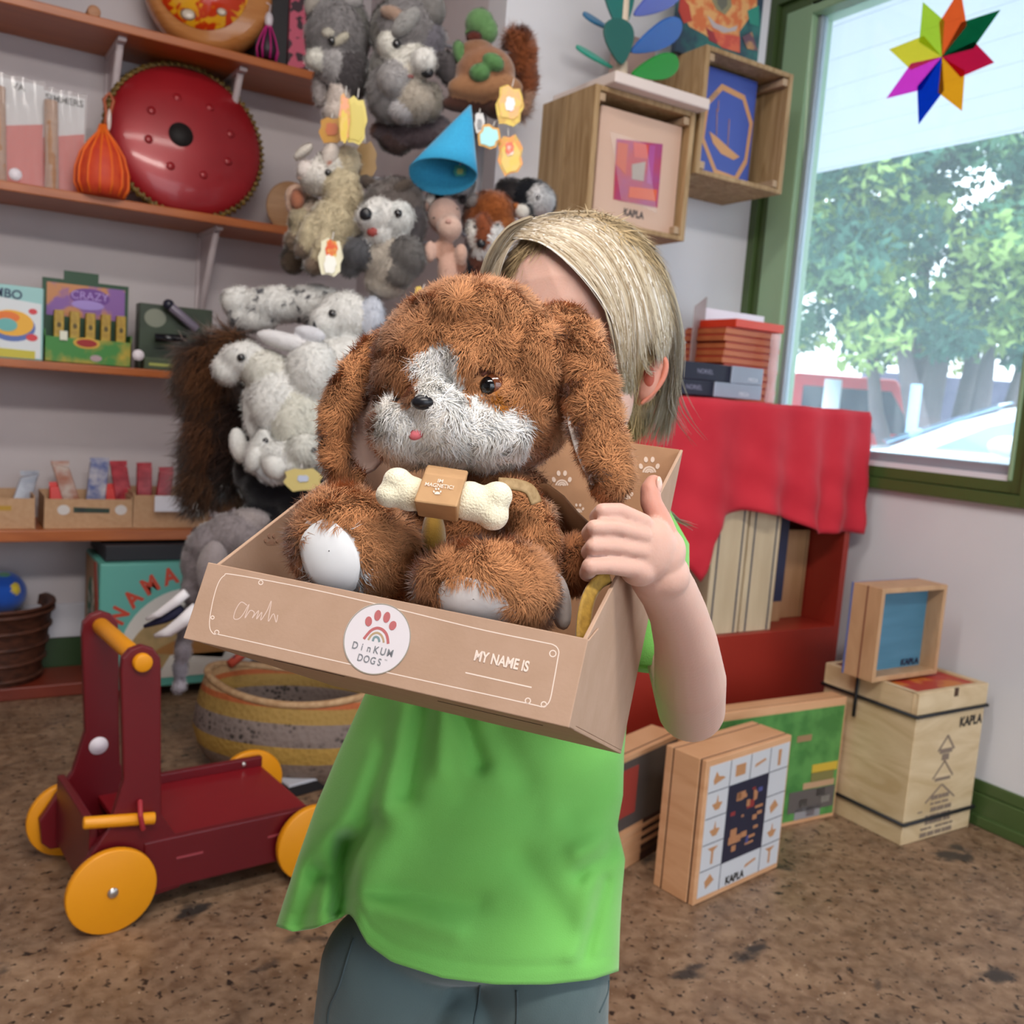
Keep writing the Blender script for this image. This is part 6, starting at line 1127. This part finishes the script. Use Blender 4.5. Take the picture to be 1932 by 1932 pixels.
# ---------------------------------------------------------------- plush dog sitting in the box
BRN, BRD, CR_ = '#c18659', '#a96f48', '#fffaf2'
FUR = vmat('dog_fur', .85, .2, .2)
td = thing('toy_dog', 'big brown and white plush dog with long ears sitting in the kraft box', 'plush toy', P(890, 1100, .66))
hd = Blob(); D = .685
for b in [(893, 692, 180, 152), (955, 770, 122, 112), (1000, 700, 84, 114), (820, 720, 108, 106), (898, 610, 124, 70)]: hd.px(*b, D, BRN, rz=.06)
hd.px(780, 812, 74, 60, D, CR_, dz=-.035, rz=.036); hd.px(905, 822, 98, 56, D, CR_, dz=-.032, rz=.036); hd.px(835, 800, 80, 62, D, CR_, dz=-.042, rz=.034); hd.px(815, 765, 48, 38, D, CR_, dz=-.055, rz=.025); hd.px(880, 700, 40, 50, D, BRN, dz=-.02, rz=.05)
MZ = [(706, 810), (715, 772), (745, 753), (761, 757), (770, 764), (780, 750), (793, 736), (790, 733), (784, 708), (780, 690), (784, 676), (800, 655), (822, 643), (842, 640), (858, 648), (866, 662), (872, 690), (876, 721), (874, 748), (878, 762), (884, 757), (894, 745), (914, 747), (924, 764), (996, 772), (1003, 792), (998, 815), (1003, 830), (987, 861), (942, 879), (877, 890), (798, 884), (745, 884), (723, 859)]
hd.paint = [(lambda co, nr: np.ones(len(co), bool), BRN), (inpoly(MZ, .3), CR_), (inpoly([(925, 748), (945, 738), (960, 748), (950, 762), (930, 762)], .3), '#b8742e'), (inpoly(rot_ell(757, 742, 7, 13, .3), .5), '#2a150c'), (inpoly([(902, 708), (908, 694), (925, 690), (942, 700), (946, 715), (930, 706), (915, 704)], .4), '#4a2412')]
def bald(co, nr):                                               # no pile over the eye, nose and tongue
    q = proj(co); k = np.ones(len(co))
    for x, y, rx, ry in ((924, 722, 23, 22), (797, 759, 21, 13), (786, 819, 15, 12)): k[((q[:, 0]-x)/rx)**2+((q[:, 1]-y)/ry)**2 < 1] = 0
    return k
def shorter(p): q = proj(p); return np.where(((q[:, 0]-924)/48)**2+((q[:, 1]-722)/42)**2 < 1, .4, np.where(((q[:, 0]-797)/46)**2+((q[:, 1]-785)/60)**2 < 1, .45, 1))
hd.build('head', FUR, td, .0032, 5, fur=dict(n=90000, length=.0098, width=.0006, tilt=.58, comb=(.1, 0, -1.0), clump=1.0, cscale=200, var=.18, curl=.6, mask=bald, lenfn=shorter))
hx = hd.hit(797, 759); m = MB(); m.ell(hx[0]+FF*.001, (.0072, .0048, .0055), np.array([RR, UU, FF])); m.build('nose', [mat('dog_nose', '#14151c', .35)], td, 0)
hx = hd.hit(786, 819); m = MB(); a_ = .5; m.ell(hx[0], (.0052, .0036, .003), np.array([RR*math.cos(a_)+UU*math.sin(a_), -RR*math.sin(a_)+UU*math.cos(a_), FF])); m.build('tongue', [mat('tongue_felt', '#cf6a72', .7)], td)
hx = hd.hit(926, 724); c_ = hx[0]+hx[1]*-.003
m = MB(); m.ell(c_+np.array(RR)*.0012, (.0083, .0083, .006), np.array([RR, UU, FF])); ey = m.build('eye', [mat('eye_brown', '#6a3a22', .12, coat=.3)], td)
hx2 = hd.hit(920, 727); m = MB(); m.ell(c_-RR*.0019-UU*.0009-FF*.0022, (.0062, .0064, .0048), np.array([RR, UU, FF])); m.build('pupil', [mat('eye_pupil', '#08080a', .1, coat=.3)], ey)
m = MB(); m.tube([c_+(RR*math.cos(k)+UU*math.sin(k))*.0088-FF*.0018 for k in np.linspace(.5, 2.6, 12)], [.0005]+[.0022]*10+[.0005], 8); m.build('eyelid', [mat('eyelid_brown', '#5a2a18', .7)], ey)
hx = hd.hit(757, 744)
if hx: m = MB(); m.ell(hx[0]+FF*.002, (.003, .005, .003), np.array([RR, UU, FF])); m.build('eye', [mat('eye_pupil', '#08080a')], td)
EF = dict(width=.0006, tilt=.58, comb=(0, 0, -1), clump=.95, cscale=200, var=.18, curl=.6)
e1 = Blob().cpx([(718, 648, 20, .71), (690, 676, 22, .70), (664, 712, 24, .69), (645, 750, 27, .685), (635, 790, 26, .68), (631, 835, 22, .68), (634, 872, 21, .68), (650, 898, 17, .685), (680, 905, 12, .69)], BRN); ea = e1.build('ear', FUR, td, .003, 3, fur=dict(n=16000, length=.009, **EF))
m = MB(); rows = []
lin = [(716, 674, 700, 690, .705), (712, 700, 688, 715, .70), (706, 735, 668, 752, .695), (704, 770, 652, 778, .69), (706, 810, 646, 815, .688), (718, 845, 646, 850, .688), (722, 868, 648, 875, .69), (705, 885, 660, 892, .692), (685, 895, 672, 897, .694)]
for xr_, yr_, xl_, yl_, d_ in lin: rows.append([P(xl_+(xr_-xl_)*k/10, yl_+(yr_-yl_)*k/10, d_+.012*math.sin(PI*k/10*.9)) for k in range(11)])
m.grid(rows); m.build('ear_lining', [mat('lining_taupe', '#cdb3a8', .75, sheen=.4)], ea, solid=.003)
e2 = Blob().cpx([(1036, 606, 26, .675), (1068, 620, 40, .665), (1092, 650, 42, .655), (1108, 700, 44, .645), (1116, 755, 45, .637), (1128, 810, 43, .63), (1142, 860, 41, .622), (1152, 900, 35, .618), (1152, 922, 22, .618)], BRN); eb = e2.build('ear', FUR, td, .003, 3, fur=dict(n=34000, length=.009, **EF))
m = MB(); m.tube([P(x, y, d_) for x, y, d_ in ((1071, 755, .632), (1079, 800, .627), (1092, 845, .622), (1105, 880, .617), (1118, 915, .614))], [.001, .0032, .0036, .0032, .0012], 10, flat=.5); m.build('ear_lining', [mat('lining_grey', '#cdc4be', .75, sheen=.4)], eb)
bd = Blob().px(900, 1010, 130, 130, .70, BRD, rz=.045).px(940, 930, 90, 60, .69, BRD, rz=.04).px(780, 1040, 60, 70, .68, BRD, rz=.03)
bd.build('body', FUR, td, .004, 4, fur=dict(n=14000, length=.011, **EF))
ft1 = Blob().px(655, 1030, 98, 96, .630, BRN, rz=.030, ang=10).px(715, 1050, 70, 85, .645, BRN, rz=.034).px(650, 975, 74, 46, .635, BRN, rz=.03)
ft1.paint = [(inpoly([(600, 985), (612, 975), (640, 985), (662, 1010), (680, 1040), (684, 1080), (668, 1120), (600, 1110), (580, 1075), (570, 1030), (580, 1000)], .4), '#e6e6e6')]
def padmask(poly):
    fn = inpoly(poly, .5); return lambda c, n: np.where(fn(c, n), 0.0, 1.0)
P1 = [(604, 985), (618, 978), (640, 990), (660, 1012), (676, 1042), (680, 1080), (664, 1114), (606, 1106), (582, 1076), (571, 1030), (582, 1002)]
l1 = ft1.build('leg', FUR, td, .003, 4, fur=dict(n=34000, length=.0125, mask=padmask(P1), **EF))
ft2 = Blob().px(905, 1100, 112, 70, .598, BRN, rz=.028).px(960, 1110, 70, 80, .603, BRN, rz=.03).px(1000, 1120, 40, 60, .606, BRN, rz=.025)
P2 = [(832, 1104), (856, 1088), (900, 1092), (942, 1112), (966, 1140), (976, 1168), (850, 1160), (828, 1134)]
ft2.paint = [(inpoly(P2, .4), '#ded6d0')]
l2 = ft2.build('leg', FUR, td, .003, 4, fur=dict(n=36000, length=.012, mask=padmask(P2), **EF))
def pad(bl, poly, par, col):
    c_ = np.mean(poly, 0); m = MB(); rows = []
    for s in (.02, .2, .4, .6, .8, .92, 1.0):
        row = []
        for q in spline(poly, 3, True):
            p = c_+(q-c_)*s; hh = bl.hit(*p)
            row.append(hh[0]+hh[1]*(.005 if s < .8 else .0045 if s < 1 else -.001) if hh else P(*p, .6))
        rows.append(row)
    m.grid(rows, closed_u=True); m.build('foot_pad', [mat('pad_'+col[1:], col, .8, sheen=.6)], par)
pad(ft1, P1, l1, '#e4e6e8'); pad(ft2, P2, l2, '#ddd6d2')
ar = Blob().cpx([(975, 950, 36, .64), (1000, 985, 42, .632), (1012, 1030, 40, .625), (1008, 1070, 36, .622)], BRN); ar.build('arm', FUR, td, .003, 3, fur=dict(n=16000, length=.009, **EF))
ar = Blob().px(1085, 1065, 32, 50, .632, BRD, rz=.012); aa = ar.build('arm', FUR, td, .003, 3, fur=dict(n=8000, length=.008, **EF))
ar = Blob().px(1056, 1135, 22, 58, .612, '#bdb4b0', rz=.008, ang=-8); ar.build('arm_pad', vmat('pad_cloth', .85, .6), aa, .0025, 2)
MU = mat('mustard_webbing', '#a8822c', .7, '#8f6c1e', 300, sheen=.3)
hb = Blob().px(818, 1020, 24, 62, .655, '#8d6c28', rz=.02).px(835, 1055, 16, 40, .65, '#a8822c', rz=.01, ang=-25); hb.build('harness', vmat('harness_cloth', .8, .3, bump=.4, bscale=900), td, .003, 2)
def ribbon(pts, wd, th, nm, m_, par):
    P3 = [P(*q) for q in pts]; n = len(P3); A = []; 
    for i in range(n):
        t_ = P3[min(i+1, n-1)]-P3[max(i-1, 0)]; t_ /= np.linalg.norm(t_); s_ = np.cross(t_, FF); s_ /= np.linalg.norm(s_); s_ = s_*.85+FF*.5; A.append([P3[i]+s_*wd*(k-2)/4 for k in range(5)])
    m = MB(); m.grid(A); return m.build(nm, [m_], par, solid=th)
ribbon([(*q, d_) for q, d_ in zip(spline([(1150, 1088), (1128, 1100), (1112, 1125), (1103, 1160), (1100, 1205)], 5), np.linspace(.605, .575, 21))], .0105, .0015, 'strap', MU, td)
ribbon([(*q, .60) for q in spline([(940, 912), (975, 915), (1000, 925), (1012, 950)], 5)], .008, .0018, 'collar', mat('collar_tan', '#a58a62', .7, '#8f744c', 300), td)
m = MB(); a_ = [P(x, y, d_) for x, y, d_ in ((1003, 914, .665), (1032, 914, .66), (1062, 936, .655), (1090, 968, .65), (1116, 992, .645))]; b_ = [P(x, y, d_) for x, y, d_ in ((1010, 938, .68), (1040, 962, .675), (1062, 1000, .67), (1080, 1030, .665), (1098, 1055, .66))]
m.grid([a_, [(p+q)/2 for p, q in zip(a_, b_)], b_]); m.build('inner_strip', [mat('kraft_shaded', '#7d5638', .8)], tb, solid=.0022)  # kraft strip coloured dark to paint in the shade inside the box
# bone with paper sleeve
tn = thing('toy_bone', 'cream fleece toy bone with a kraft paper sleeve in front of the plush dog', 'toy', P(840, 945, .585)); D = .59
bn_ = Blob()
for x, y, rx, ry, dz in ((750, 906, 28, 25, 0), (735, 934, 27, 25, 0), (775, 932, 40, 34, .0), (820, 938, 60, 32, .004), (885, 945, 42, 38, 0), (938, 936, 30, 29, 0), (930, 972, 31, 30, 0), (908, 952, 40, 36, 0)): bn_.px(x, y, rx, ry, D, '#efe7cb', dz=dz, rz=.013)
bn_.build('bone', vmat('fleece', .95, .6, .1, bump=1.0, bscale=750), tn, .002, 5)
fr_ = [(780, 946, .566), (862, 957, .562), (879, 903, .572), (801, 891, .576)]; bk_ = [(788, 974, .592), (864, 986, .588), (884, 888, .602), (806, 876, .606)]
m = MB(); m.hexa([P(*fr_[0]), P(*fr_[1]), P(*bk_[1]), P(*bk_[0]), P(*fr_[3]), P(*fr_[2]), P(*bk_[2]), P(*bk_[3])]); sl = m.build('paper_sleeve', [mat('sleeve_kraft', '#bd9468', .75, '#b28a60', 60)], tn, bevel=.0012)
Q = [P(*q) for q in fr_]; nX = Q[1]-Q[0]; nX /= np.linalg.norm(nX); nZ = Q[3]-Q[0]; nZ -= nX*(nZ@nX); nZ /= np.linalg.norm(nZ); nN = np.cross(nX, nZ); nN = nN if nN@FF < 0 else -nN
fsl = lambda x, y: oplane(x, y, Q[0]+nN*.0004, nN)
text(None, 'IM', PWH, sl, fsl(831, 908), nX, nZ, .0036, ext=.0002, bold=.01); text(None, 'MAGNETIC!', PWH, sl, fsl(829, 917), nX, nZ, (.0034, .0036), ext=.0002, bold=.01)
paw(fsl, 825, 929, .42, sl, nN, PWH)
# ---------------------------------------------------------------- the child
SK = '#d2a898'
tp = thing('person', 'child in a bright green t-shirt holding up a kraft box with a plush dog', 'person', (*P(890, 1800, .92)[:2], 0))
SKM = vmat('skin', .5, .15, .4, bump=.15, bscale=500, sss=.25)
b = Blob(); D = .93
b.px(1088, 600, 148, 162, D, SK, rz=.086); b.px(1055, 660, 122, 140, D, SK, rz=.075, dz=-.012); b.px(1045, 745, 100, 100, D, SK, rz=.06, dz=-.015); b.px(1038, 820, 55, 42, D, SK, rz=.035, dz=-.02); b.px(1140, 745, 55, 90, D, SK, rz=.06)
b.px(1025, 735, 20, 42, D, SK, rz=.02, dz=-.088); b.px(1022, 752, 28, 18, D, SK, rz=.018, dz=-.088); b.px(1025, 800, 36, 12, D, '#c27a6c', rz=.012, dz=-.072)
b.px(1120, 618, 52, 16, D, SK, rz=.016, dz=-.068, ang=8); b.px(955, 618, 40, 16, D, SK, rz=.016, dz=-.06)
b.px(1224, 712, 24, 50, D, '#c98f7d', rz=.012, dz=-.008, ang=12); b.px(1236, 690, 19, 22, D, '#c98f7d', rz=.01, dz=-.008); b.px(1208, 748, 15, 18, D, '#d29580', rz=.008, dz=-.002); b.px(930, 730, 14, 44, D, SK, rz=.012, dz=.03)
b.cpx([(1090, 850, 58, .96), (1085, 930, 58, .97)], SK); Hc = P(890, 1790, .93)
b.px(1080, 1040, 120, 90, .97, SK, rz=.06); b.px(1030, 1200, 125, 130, .95, SK, rz=.06); b.px(950, 1400, 150, 150, .93, SK, rz=.06); b.px(890, 1620, 135, 130, .93, SK, rz=.055); b.px(885, 1770, 140, 70, .93, SK, rz=.05)
# left arm and the gripping hand
b.cpx([(1195, 1010, 46, .95), (1235, 1090, 46, .92), (1262, 1230, 46, .88), (1304, 1335, 64, .83), (1302, 1285, 68, .77), (1294, 1215, 60, .71), (1280, 1160, 55, .675), (1262, 1118, 54, .65), (1240, 1082, 55, .63)], SK)
b.px(1222, 1038, 52, 64, .612, SK, rz=.013, ang=20); b.px(1205, 1075, 36, 32, .612, SK, rz=.014); b.px(1248, 1050, 44, 56, .622, SK, rz=.016, ang=25); b.px(1252, 1085, 50, 48, .628, SK, rz=.018)
for pts in ([(1215, 985, 16, .605), (1170, 963, 14.5, .597), (1136, 963, 14.5, .591), (1126, 975, 15, .606), (1136, 985, 13, .622)], [(1215, 1010, 16, .602), (1160, 995, 15.5, .591), (1121, 995, 15.5, .585), (1112, 1006, 16, .602), (1124, 1014, 13, .618)],
            [(1212, 1040, 16, .602), (1155, 1030, 15, .591), (1119, 1030, 15, .585), (1110, 1042, 15, .602), (1122, 1050, 13, .616)], [(1200, 1072, 20, .603), (1150, 1067, 17, .591), (1114, 1068, 17, .587), (1108, 1082, 16, .602), (1122, 1086, 13, .614)]): b.cpx(pts, SK)
b.cpx([(1262, 1030, 26, .622), (1246, 985, 23, .622), (1228, 948, 20.5, .622), (1227, 925, 19.5, .624), (1233, 912, 17, .627)], '#cf9482')
# right arm hidden behind the box
b.cpx([(950, 1030, 46, .98), (820, 1180, 42, 1.0), (780, 1235, 40, .99), (730, 1150, 34, .90), (690, 1075, 30, .84)], SK); b.px(680, 1050, 36, 42, .83, SK, rz=.012)
for dx, dy in ((-30, -22), (-34, -2), (-32, 18), (-26, 36)): b.cpx([(672, 1048+dy*.6, 13, .825), (672+dx, 1045+dy, 11, .81), (672+dx*1.4, 1050+dy, 10, .80)], SK)
b.cpx([(690, 1025, 14, .83), (672, 985, 12, .82), (665, 965, 11, .815)], SK)
HX = np.array([RR[0], RR[1], 0]); HX /= np.linalg.norm(HX); FY = np.array([FF[0], FF[1], 0]); FY /= np.linalg.norm(FY)
feet = []
for s in (-1, 1):
    hp = Hc+HX*.072*s; hp = np.array([hp[0], hp[1], .47]); kn = hp+HX*.012*s; kn[2] = .27; an = kn+FY*.01; an[2] = .06; b.cap([hp, (hp+kn)/2, kn, (kn+an)/2+FY*.004, an], [.050, .046, .036, .034, .024], SK); feet.append(an)
    b.cap([an-[0, 0, .02], an-FY*.05-[0, 0, .032], an-FY*.085-[0, 0, .036]], [.026, .024, .018], SK)
b.build('body', SKM, tp, .0016, 2)
for x, y in ((1140, 655), (965, 655)):
    hh = b.hit(x, y)
    if hh:
        m = MB(); c_ = hh[0]+FF*.006; m.ell(c_, (.0105, .0095, .0095), np.array([RR, UU, FF])); e_ = m.build('eye', [mat('eye_white', '#dcd6d2', .15)], tp)
        m = MB(); m.ell(c_-FF*.0052-UU*.001, (.0052, .0052, .0048), np.array([RR, UU, FF])); m.build('iris', [mat('iris_blue', '#3a4a58', .1)], e_)
        m = MB(); m.tube([c_-FF*.004+RR*.0115*math.cos(k)+UU*.007*math.sin(k)-FF*.005*math.sin(k) for k in np.linspace(.1, PI-.1, 12)], .0028, 8); m.tube([c_-FF*.004+RR*.0115*math.cos(k)-UU*.005*math.sin(k)-FF*.003*math.sin(k) for k in np.linspace(.1, PI-.1, 12)], .002, 8); m.build('eyelid', [mat('lid_skin', '#c99580', .5, sss=.2)], e_)
hh = b.hit(1236, 912)
m = MB(); c_ = P(1243, 915, .622); m.ell(c_, (.0022, .0058, .0038), np.array([RR*.92-FF*.4, UU, FF*.92+RR*.4])); m.build('thumb_nail', [mat('nail', '#e6b8a8', .25)], tp)
m = MB(); er = spline([(1214, 684), (1228, 670), (1246, 670), (1256, 686), (1252, 710), (1239, 733), (1223, 750), (1209, 762)], 4); nn_ = len(er); m.tube([P(x, y, .916) for x, y in er], [.0012+.0018*math.sin(PI*i/(nn_-1)) for i in range(nn_)], 8); m.build('ear_fold', [mat('ear_pink', '#c97c66', .5, sss=.2)], tp)
m = MB(); m.ell(P(1224, 708, .9135), (.0065, .013, .0045), np.array([RR, UU, FF])); m.build('ear_hollow', [mat('ear_red', '#a84f3c', .6)], tp)
# hair
HC = vmat('hair', .48, .05, .4)
HP = P(1088, 600, .935)
def hd_(x, y, off=0): ex = (x-1088)/178; ey = (y-600)/196; r2 = ex*ex+ey*ey; return .932-.100*max(0, 1-r2)**.42-off*.004
cap_ = Blob().px(1096, 592, 168, 184, .955, '#b39b72', rz=.098).px(1110, 690, 150, 120, .975, '#b39b72', rz=.085).px(1130, 770, 105, 70, .98, '#a88f66', rz=.06)
cap_.build('hair_cap', vmat('hair_under', .5, .1, .4), tp, .004, 2, fur=dict(n=16000, length=.03, width=.0012, tilt=.93, comb=(.25, .1, -1), clump=.15, cscale=40, var=.18, curl=.05))
def strands(name, groups, n, wid, par, seed=3, N=14, spread=5, zj=1.0):
    rg = np.random.default_rng(seed); V = []; NR = []; CO = []; F = []
    pal = [C(c) for c in ('#b3a48a', '#948063', '#d6cfc2', '#c0b298', '#7d6a50', '#ebe7e0')]
    res = []
    for g in groups:
        res.append([[np.array(q) for q in np.array(spline(a, 8))[np.linspace(0, (len(a)-1)*8, N).astype(int)]] for a in g])
    for i in range(n):
        g = res[rg.integers(len(res))]; k = rg.integers(len(g)-1); t = rg.random(); j = rg.normal(size=2)*spread; j2 = rg.normal(size=2)*spread*1.6; cut = rg.uniform(.66, 1) if zj < 0 else rg.uniform(.78, 1); off = rg.random()**2*zj; col = np.array(pal[rg.choice(6, p=[.3, .22, .14, .2, .08, .06])])*rg.uniform(.85, 1.15)
        pts = []
        for a in range(N):
            s = a/(N-1)*cut; q = s*(N-1); ia = min(int(q), N-2); fr = q-ia
            pa = g[k][ia]*(1-fr)+g[k][ia+1]*fr; pb = g[k+1][ia]*(1-fr)+g[k+1][ia+1]*fr; p = pa*(1-t)+pb*t+j*(.3+.4*s)+j2*s*s*.6
            pts.append(P(p[0], p[1], hd_(p[0], p[1], off)+(p[2] if len(p) > 2 else 0)))
        pts = np.array(pts); base = len(V); wd = wid*rg.uniform(.6, 1.4)
        for a in range(N):
            T_ = pts[min(a+1, N-1)]-pts[max(a-1, 0)]; T_ /= np.linalg.norm(T_)+1e-9; nn = pts[a]-HP; nn /= np.linalg.norm(nn); nv = nn*.6+(CAM-pts[a])/np.linalg.norm(CAM-pts[a])*.6; nv -= T_*(nv@T_); nv /= np.linalg.norm(nv); W_ = np.cross(T_, nv); ww = wd*(.5 if a < 1 else 1)*(1-.85*(a/(N-1))**3)
            V += [pts[a]-W_*ww/2, pts[a]+W_*ww/2]; n2 = nn+W_*0; NR += [nn-W_*.35, nn+W_*.35]; CO += [col, col]
            if a: F.append([base+2*a-2, base+2*a-1, base+2*a+1, base+2*a])
    V = np.array(V); NR = np.array(NR); NR /= np.linalg.norm(NR, axis=1)[:, None]
    me = bpy.data.meshes.new(name); me.from_pydata(V.tolist(), [], F); me.polygons.foreach_set('use_smooth', [True]*len(F)); setcol(me, np.clip(np.array(CO), 0, 1)); me.normals_split_custom_set_from_vertices(NR.tolist())
    return link(name, me, par, [HC])
G = [[(968, 448), (1015, 452), (1072, 490), (1130, 552), (1165, 615), (1178, 700)], [(985, 430), (1050, 440), (1115, 480), (1165, 560), (1182, 650), (1187, 800)], [(1000, 418), (1080, 428), (1140, 470), (1185, 560), (1192, 640), (1193, 700)],
     [(1008, 414), (1100, 420), (1170, 475), (1212, 560), (1226, 615), (1236, 650)], [(1020, 410), (1120, 415), (1200, 475), (1238, 570), (1252, 650), (1262, 730)], [(1035, 405), (1140, 405), (1220, 470), (1262, 570), (1276, 650), (1268, 740)], [(1050, 404), (1160, 412), (1240, 485), (1277, 590), (1284, 670), (1270, 770)]]
G2 = [[(1060, 400), (1180, 450), (1240, 560), (1256, 690), (1240, 770), (1215, 838)], [(1070, 402), (1200, 460), (1256, 570), (1268, 690), (1255, 780), (1240, 842)], [(1080, 405), (1215, 470), (1268, 580), (1280, 690), (1268, 780), (1262, 835)]]
GL = [[(1015, 412), (985, 432), (958, 465), (940, 505), (930, 560)], [(1000, 420), (970, 440), (942, 480), (924, 525), (915, 575)], [(1005, 410), (960, 430), (926, 475), (908, 530), (898, 590)]]
strands('hair', [G], 2600, .0012, tp, 3); strands('hair', [G2], 1100, .0012, tp, 4, zj=-2); strands('hair', [GL], 520, .0011, tp, 5)
strands('hair', [[[(1010, 440), (1070, 480), (1125, 540), (1160, 620), (1178, 720), (1196, 790)], [(1000, 430), (1080, 460), (1150, 540), (1180, 640), (1190, 720), (1182, 810)]]], 160, .0008, tp, 11, spread=8)
strands('hair', [[[(1170, 540), (1195, 610), (1215, 690), (1250, 715)], [(1190, 560), (1215, 640), (1225, 700), (1256, 700)]]], 18, .0007, tp, 12, spread=6)
strands('hair', [[[(1240, 600), (1268, 660), (1285, 740), (1300, 800)], [(1260, 640), (1275, 700), (1270, 780), (1330, 850)]]], 26, .0008, tp, 8, spread=9)
strands('hair', [[[(1262, 960), (1280, 980), (1290, 985), (1312, 992)], [(1262, 975), (1275, 982), (1292, 990), (1308, 1000)]]], 14, .0009, tp, 9, spread=3)
# t-shirt
SH = mat('shirt_green', '#7fc864', .85, '#78c05c', 6, sheen=.35, spec=.15, bump=.25, bscale=900)
Ly = [(930, 1030), (960, 985), (1010, 930), (1100, 900), (1200, 800), (1310, 690), (1420, 640), (1520, 598), (1620, 563), (1700, 537), (1760, 518), (1900, 500)]
Ry = [(930, 1145), (960, 1200), (1010, 1235), (1100, 1225), (1200, 1205), (1310, 1186), (1420, 1176), (1500, 1174), (1560, 1163), (1620, 1178), (1700, 1171), (1760, 1168), (1900, 1164)]
dy_ = [(930, .96), (1100, .96), (1300, .935), (1500, .925), (1900, .93)]; rz_ = [(930, .05), (960, .075), (1100, .082), (1300, .085), (1500, .085), (1700, .095), (1900, .105)]
hem = [(-1, 1748), (-.9, 1757), (-.78, 1752), (-.65, 1733), (-.60, 1722), (-.55, 1735), (-.45, 1782), (-.3, 1815), (0, 1845), (.3, 1857), (.6, 1857), (.85, 1848), (1, 1832)]
ip = lambda tb_, x: float(np.interp(x, [q[0] for q in tb_], [q[1] for q in tb_]))
FOLD = [((650, 1590), (640, 1720), 15, .030), ((600, 1650), (570, 1745), 16, .014), ((690, 1560), (610, 1640), 22, .010), ((740, 1560), (690, 1650), 26, -.006), ((800, 1330), (770, 1500), 14, .008), ((835, 1330), (830, 1450), 12, -.005), ((870, 1340), (905, 1440), 14, .009), ((760, 1340), (720, 1520), 14, -.006), ((940, 1380), (990, 1470), 22, .005),
        ((1170, 1600), (1095, 1650), 12, .006), ((1165, 1570), (1090, 1610), 14, -.005), ((1140, 1660), (1105, 1800), 10, .006), ((1120, 1650), (1080, 1800), 16, -.004), ((1150, 1470), (1080, 1530), 20, .004), ((700, 1680), (900, 1700), 16, .004), ((690, 1710), (860, 1760), 14, -.004), ((990, 1620), (1080, 1760), 20, .004), ((880, 1500), (1000, 1530), 24, .003), ((1175, 1540), (1150, 1590), 14, .006), ((700, 1420), (640, 1560), 20, -.006), ((725, 1420), (670, 1590), 14, .005)]
def fold(x, y):
    r = 0
    for a, c_, w_, am in FOLD:
        a = np.array(a, float); c_ = np.array(c_, float); ab = c_-a; t = np.clip(((x-a[0])*ab[0]+(y-a[1])*ab[1])/(ab@ab), 0, 1); d2 = (x-a[0]-ab[0]*t)**2+(y-a[1]-ab[1]*t)**2; r += am*math.exp(-d2/(2*w_*w_))
    return r*1.5+.0012*math.sin(x*.031+y*.017)+.0008*math.sin(x*.012-y*.05+1)
rows = []; NV, NT = 120, 200
for v in range(NV+1):
    row = []
    for k in range(NT):
        th = 2*PI*k/NT; s = math.cos(th); sn = math.sin(th); hm = ip(hem, s) if sn >= 0 else ip(hem, s)-10
        vv = v/NV; y = 930+(hm-930)*vv; L_, R_ = ip(Ly, y), ip(Ry, y); x = (L_+R_)/2+(R_-L_)/2*s; d0, rz = ip(dy_, y), ip(rz_, y); sq = abs(sn)**.8*(1 if sn > 0 else -1)
        dd = d0-rz*sq
        if sn > 0: dd += fold(x, y)*min(1, sn*2.5)
        if .957 < vv < .968: dd += .0012*(1 if sn > 0 else -1)
        row.append(P(x, y, dd))
    rows.append(row)
m = MB(); m.grid(rows, closed_u=True); sh = m.build('t_shirt', [SH], tp, solid=.0016)
m = MB(); rows = []
pth = [(1175, 975, 50, .94), (1215, 995, 60, .935), (1238, 1040, 63, .925), (1240, 1110, 60, .91), (1228, 1190, 58, .895), (1222, 1262, 60, .885)]
pts = [P(x, y, d_) for x, y, r_, d_ in pth]; m.tube([pts[0]]+pts, [.001]+[r_*d_/FPX for x, y, r_, d_ in pth], 28); m.build('sleeve', [SH], sh)
m = MB(); pth = [(985, 985, 50, .97), (950, 1010, 58, .975), (900, 1080, 58, .985), (850, 1140, 58, .995)]; pts = [P(x, y, d_) for x, y, r_, d_ in pth]; m.tube([pts[0]]+pts, [.001]+[r_*d_/FPX for x, y, r_, d_ in pth], 28); m.build('sleeve', [SH], sh)
for x, y in ((683, 1567), (1078, 1605)):
    pass
# shorts
s_ = Blob(); ST_ = '#566768'
s_.px(875, 1745, 225, 90, .93, ST_, rz=.078); s_.px(885, 1690, 190, 80, .93, ST_, rz=.075)
s_.px(880, 1880, 80, 60, .93, ST_, rz=.06)
for s in (-1, 1):
    hp = P(875+s*133+(6 if s > 0 else -2), 1835, .93); lo = np.array([hp[0], hp[1], .30])+HX*.012*s; s_.cap([hp, (hp+lo)/2, lo], [.071, .069, .070], ST_)
shc = vmat('shorts_cloth', .85, .25, .2, bump=.3, bscale=700); so = s_.build('shorts', shc, tp, .004, 4)
SEAM = mat('seam_grey', '#47575a', .8)
for pl in ([(906, 1858), (903, 1890), (896, 1920), (890, 1960)], [(668, 1770), (655, 1810), (640, 1860), (622, 1900), (618, 1930)], [(1148, 1850), (1145, 1875), (1130, 1910)], [(975, 1868), (976, 1900), (974, 1950)]):
    pp = [s_.hit(*q, off=.0002) for q in spline(pl, 5)]; pp = [q[0] for q in pp if q]
    if len(pp) > 3: m = MB(); m.tube(pp, .0011, 6); m.build('seam', [SEAM], so)
for an in feet:
    m = MB(); c_ = an-FY*.035; m.ell(np.array([c_[0], c_[1], .032]), (.036, .088, .031), np.array([HX, -FY, [0, 0, 1]])); m.build('shoe', [mat('shoe_dark', '#3a3e48', .6)], tp, 0)
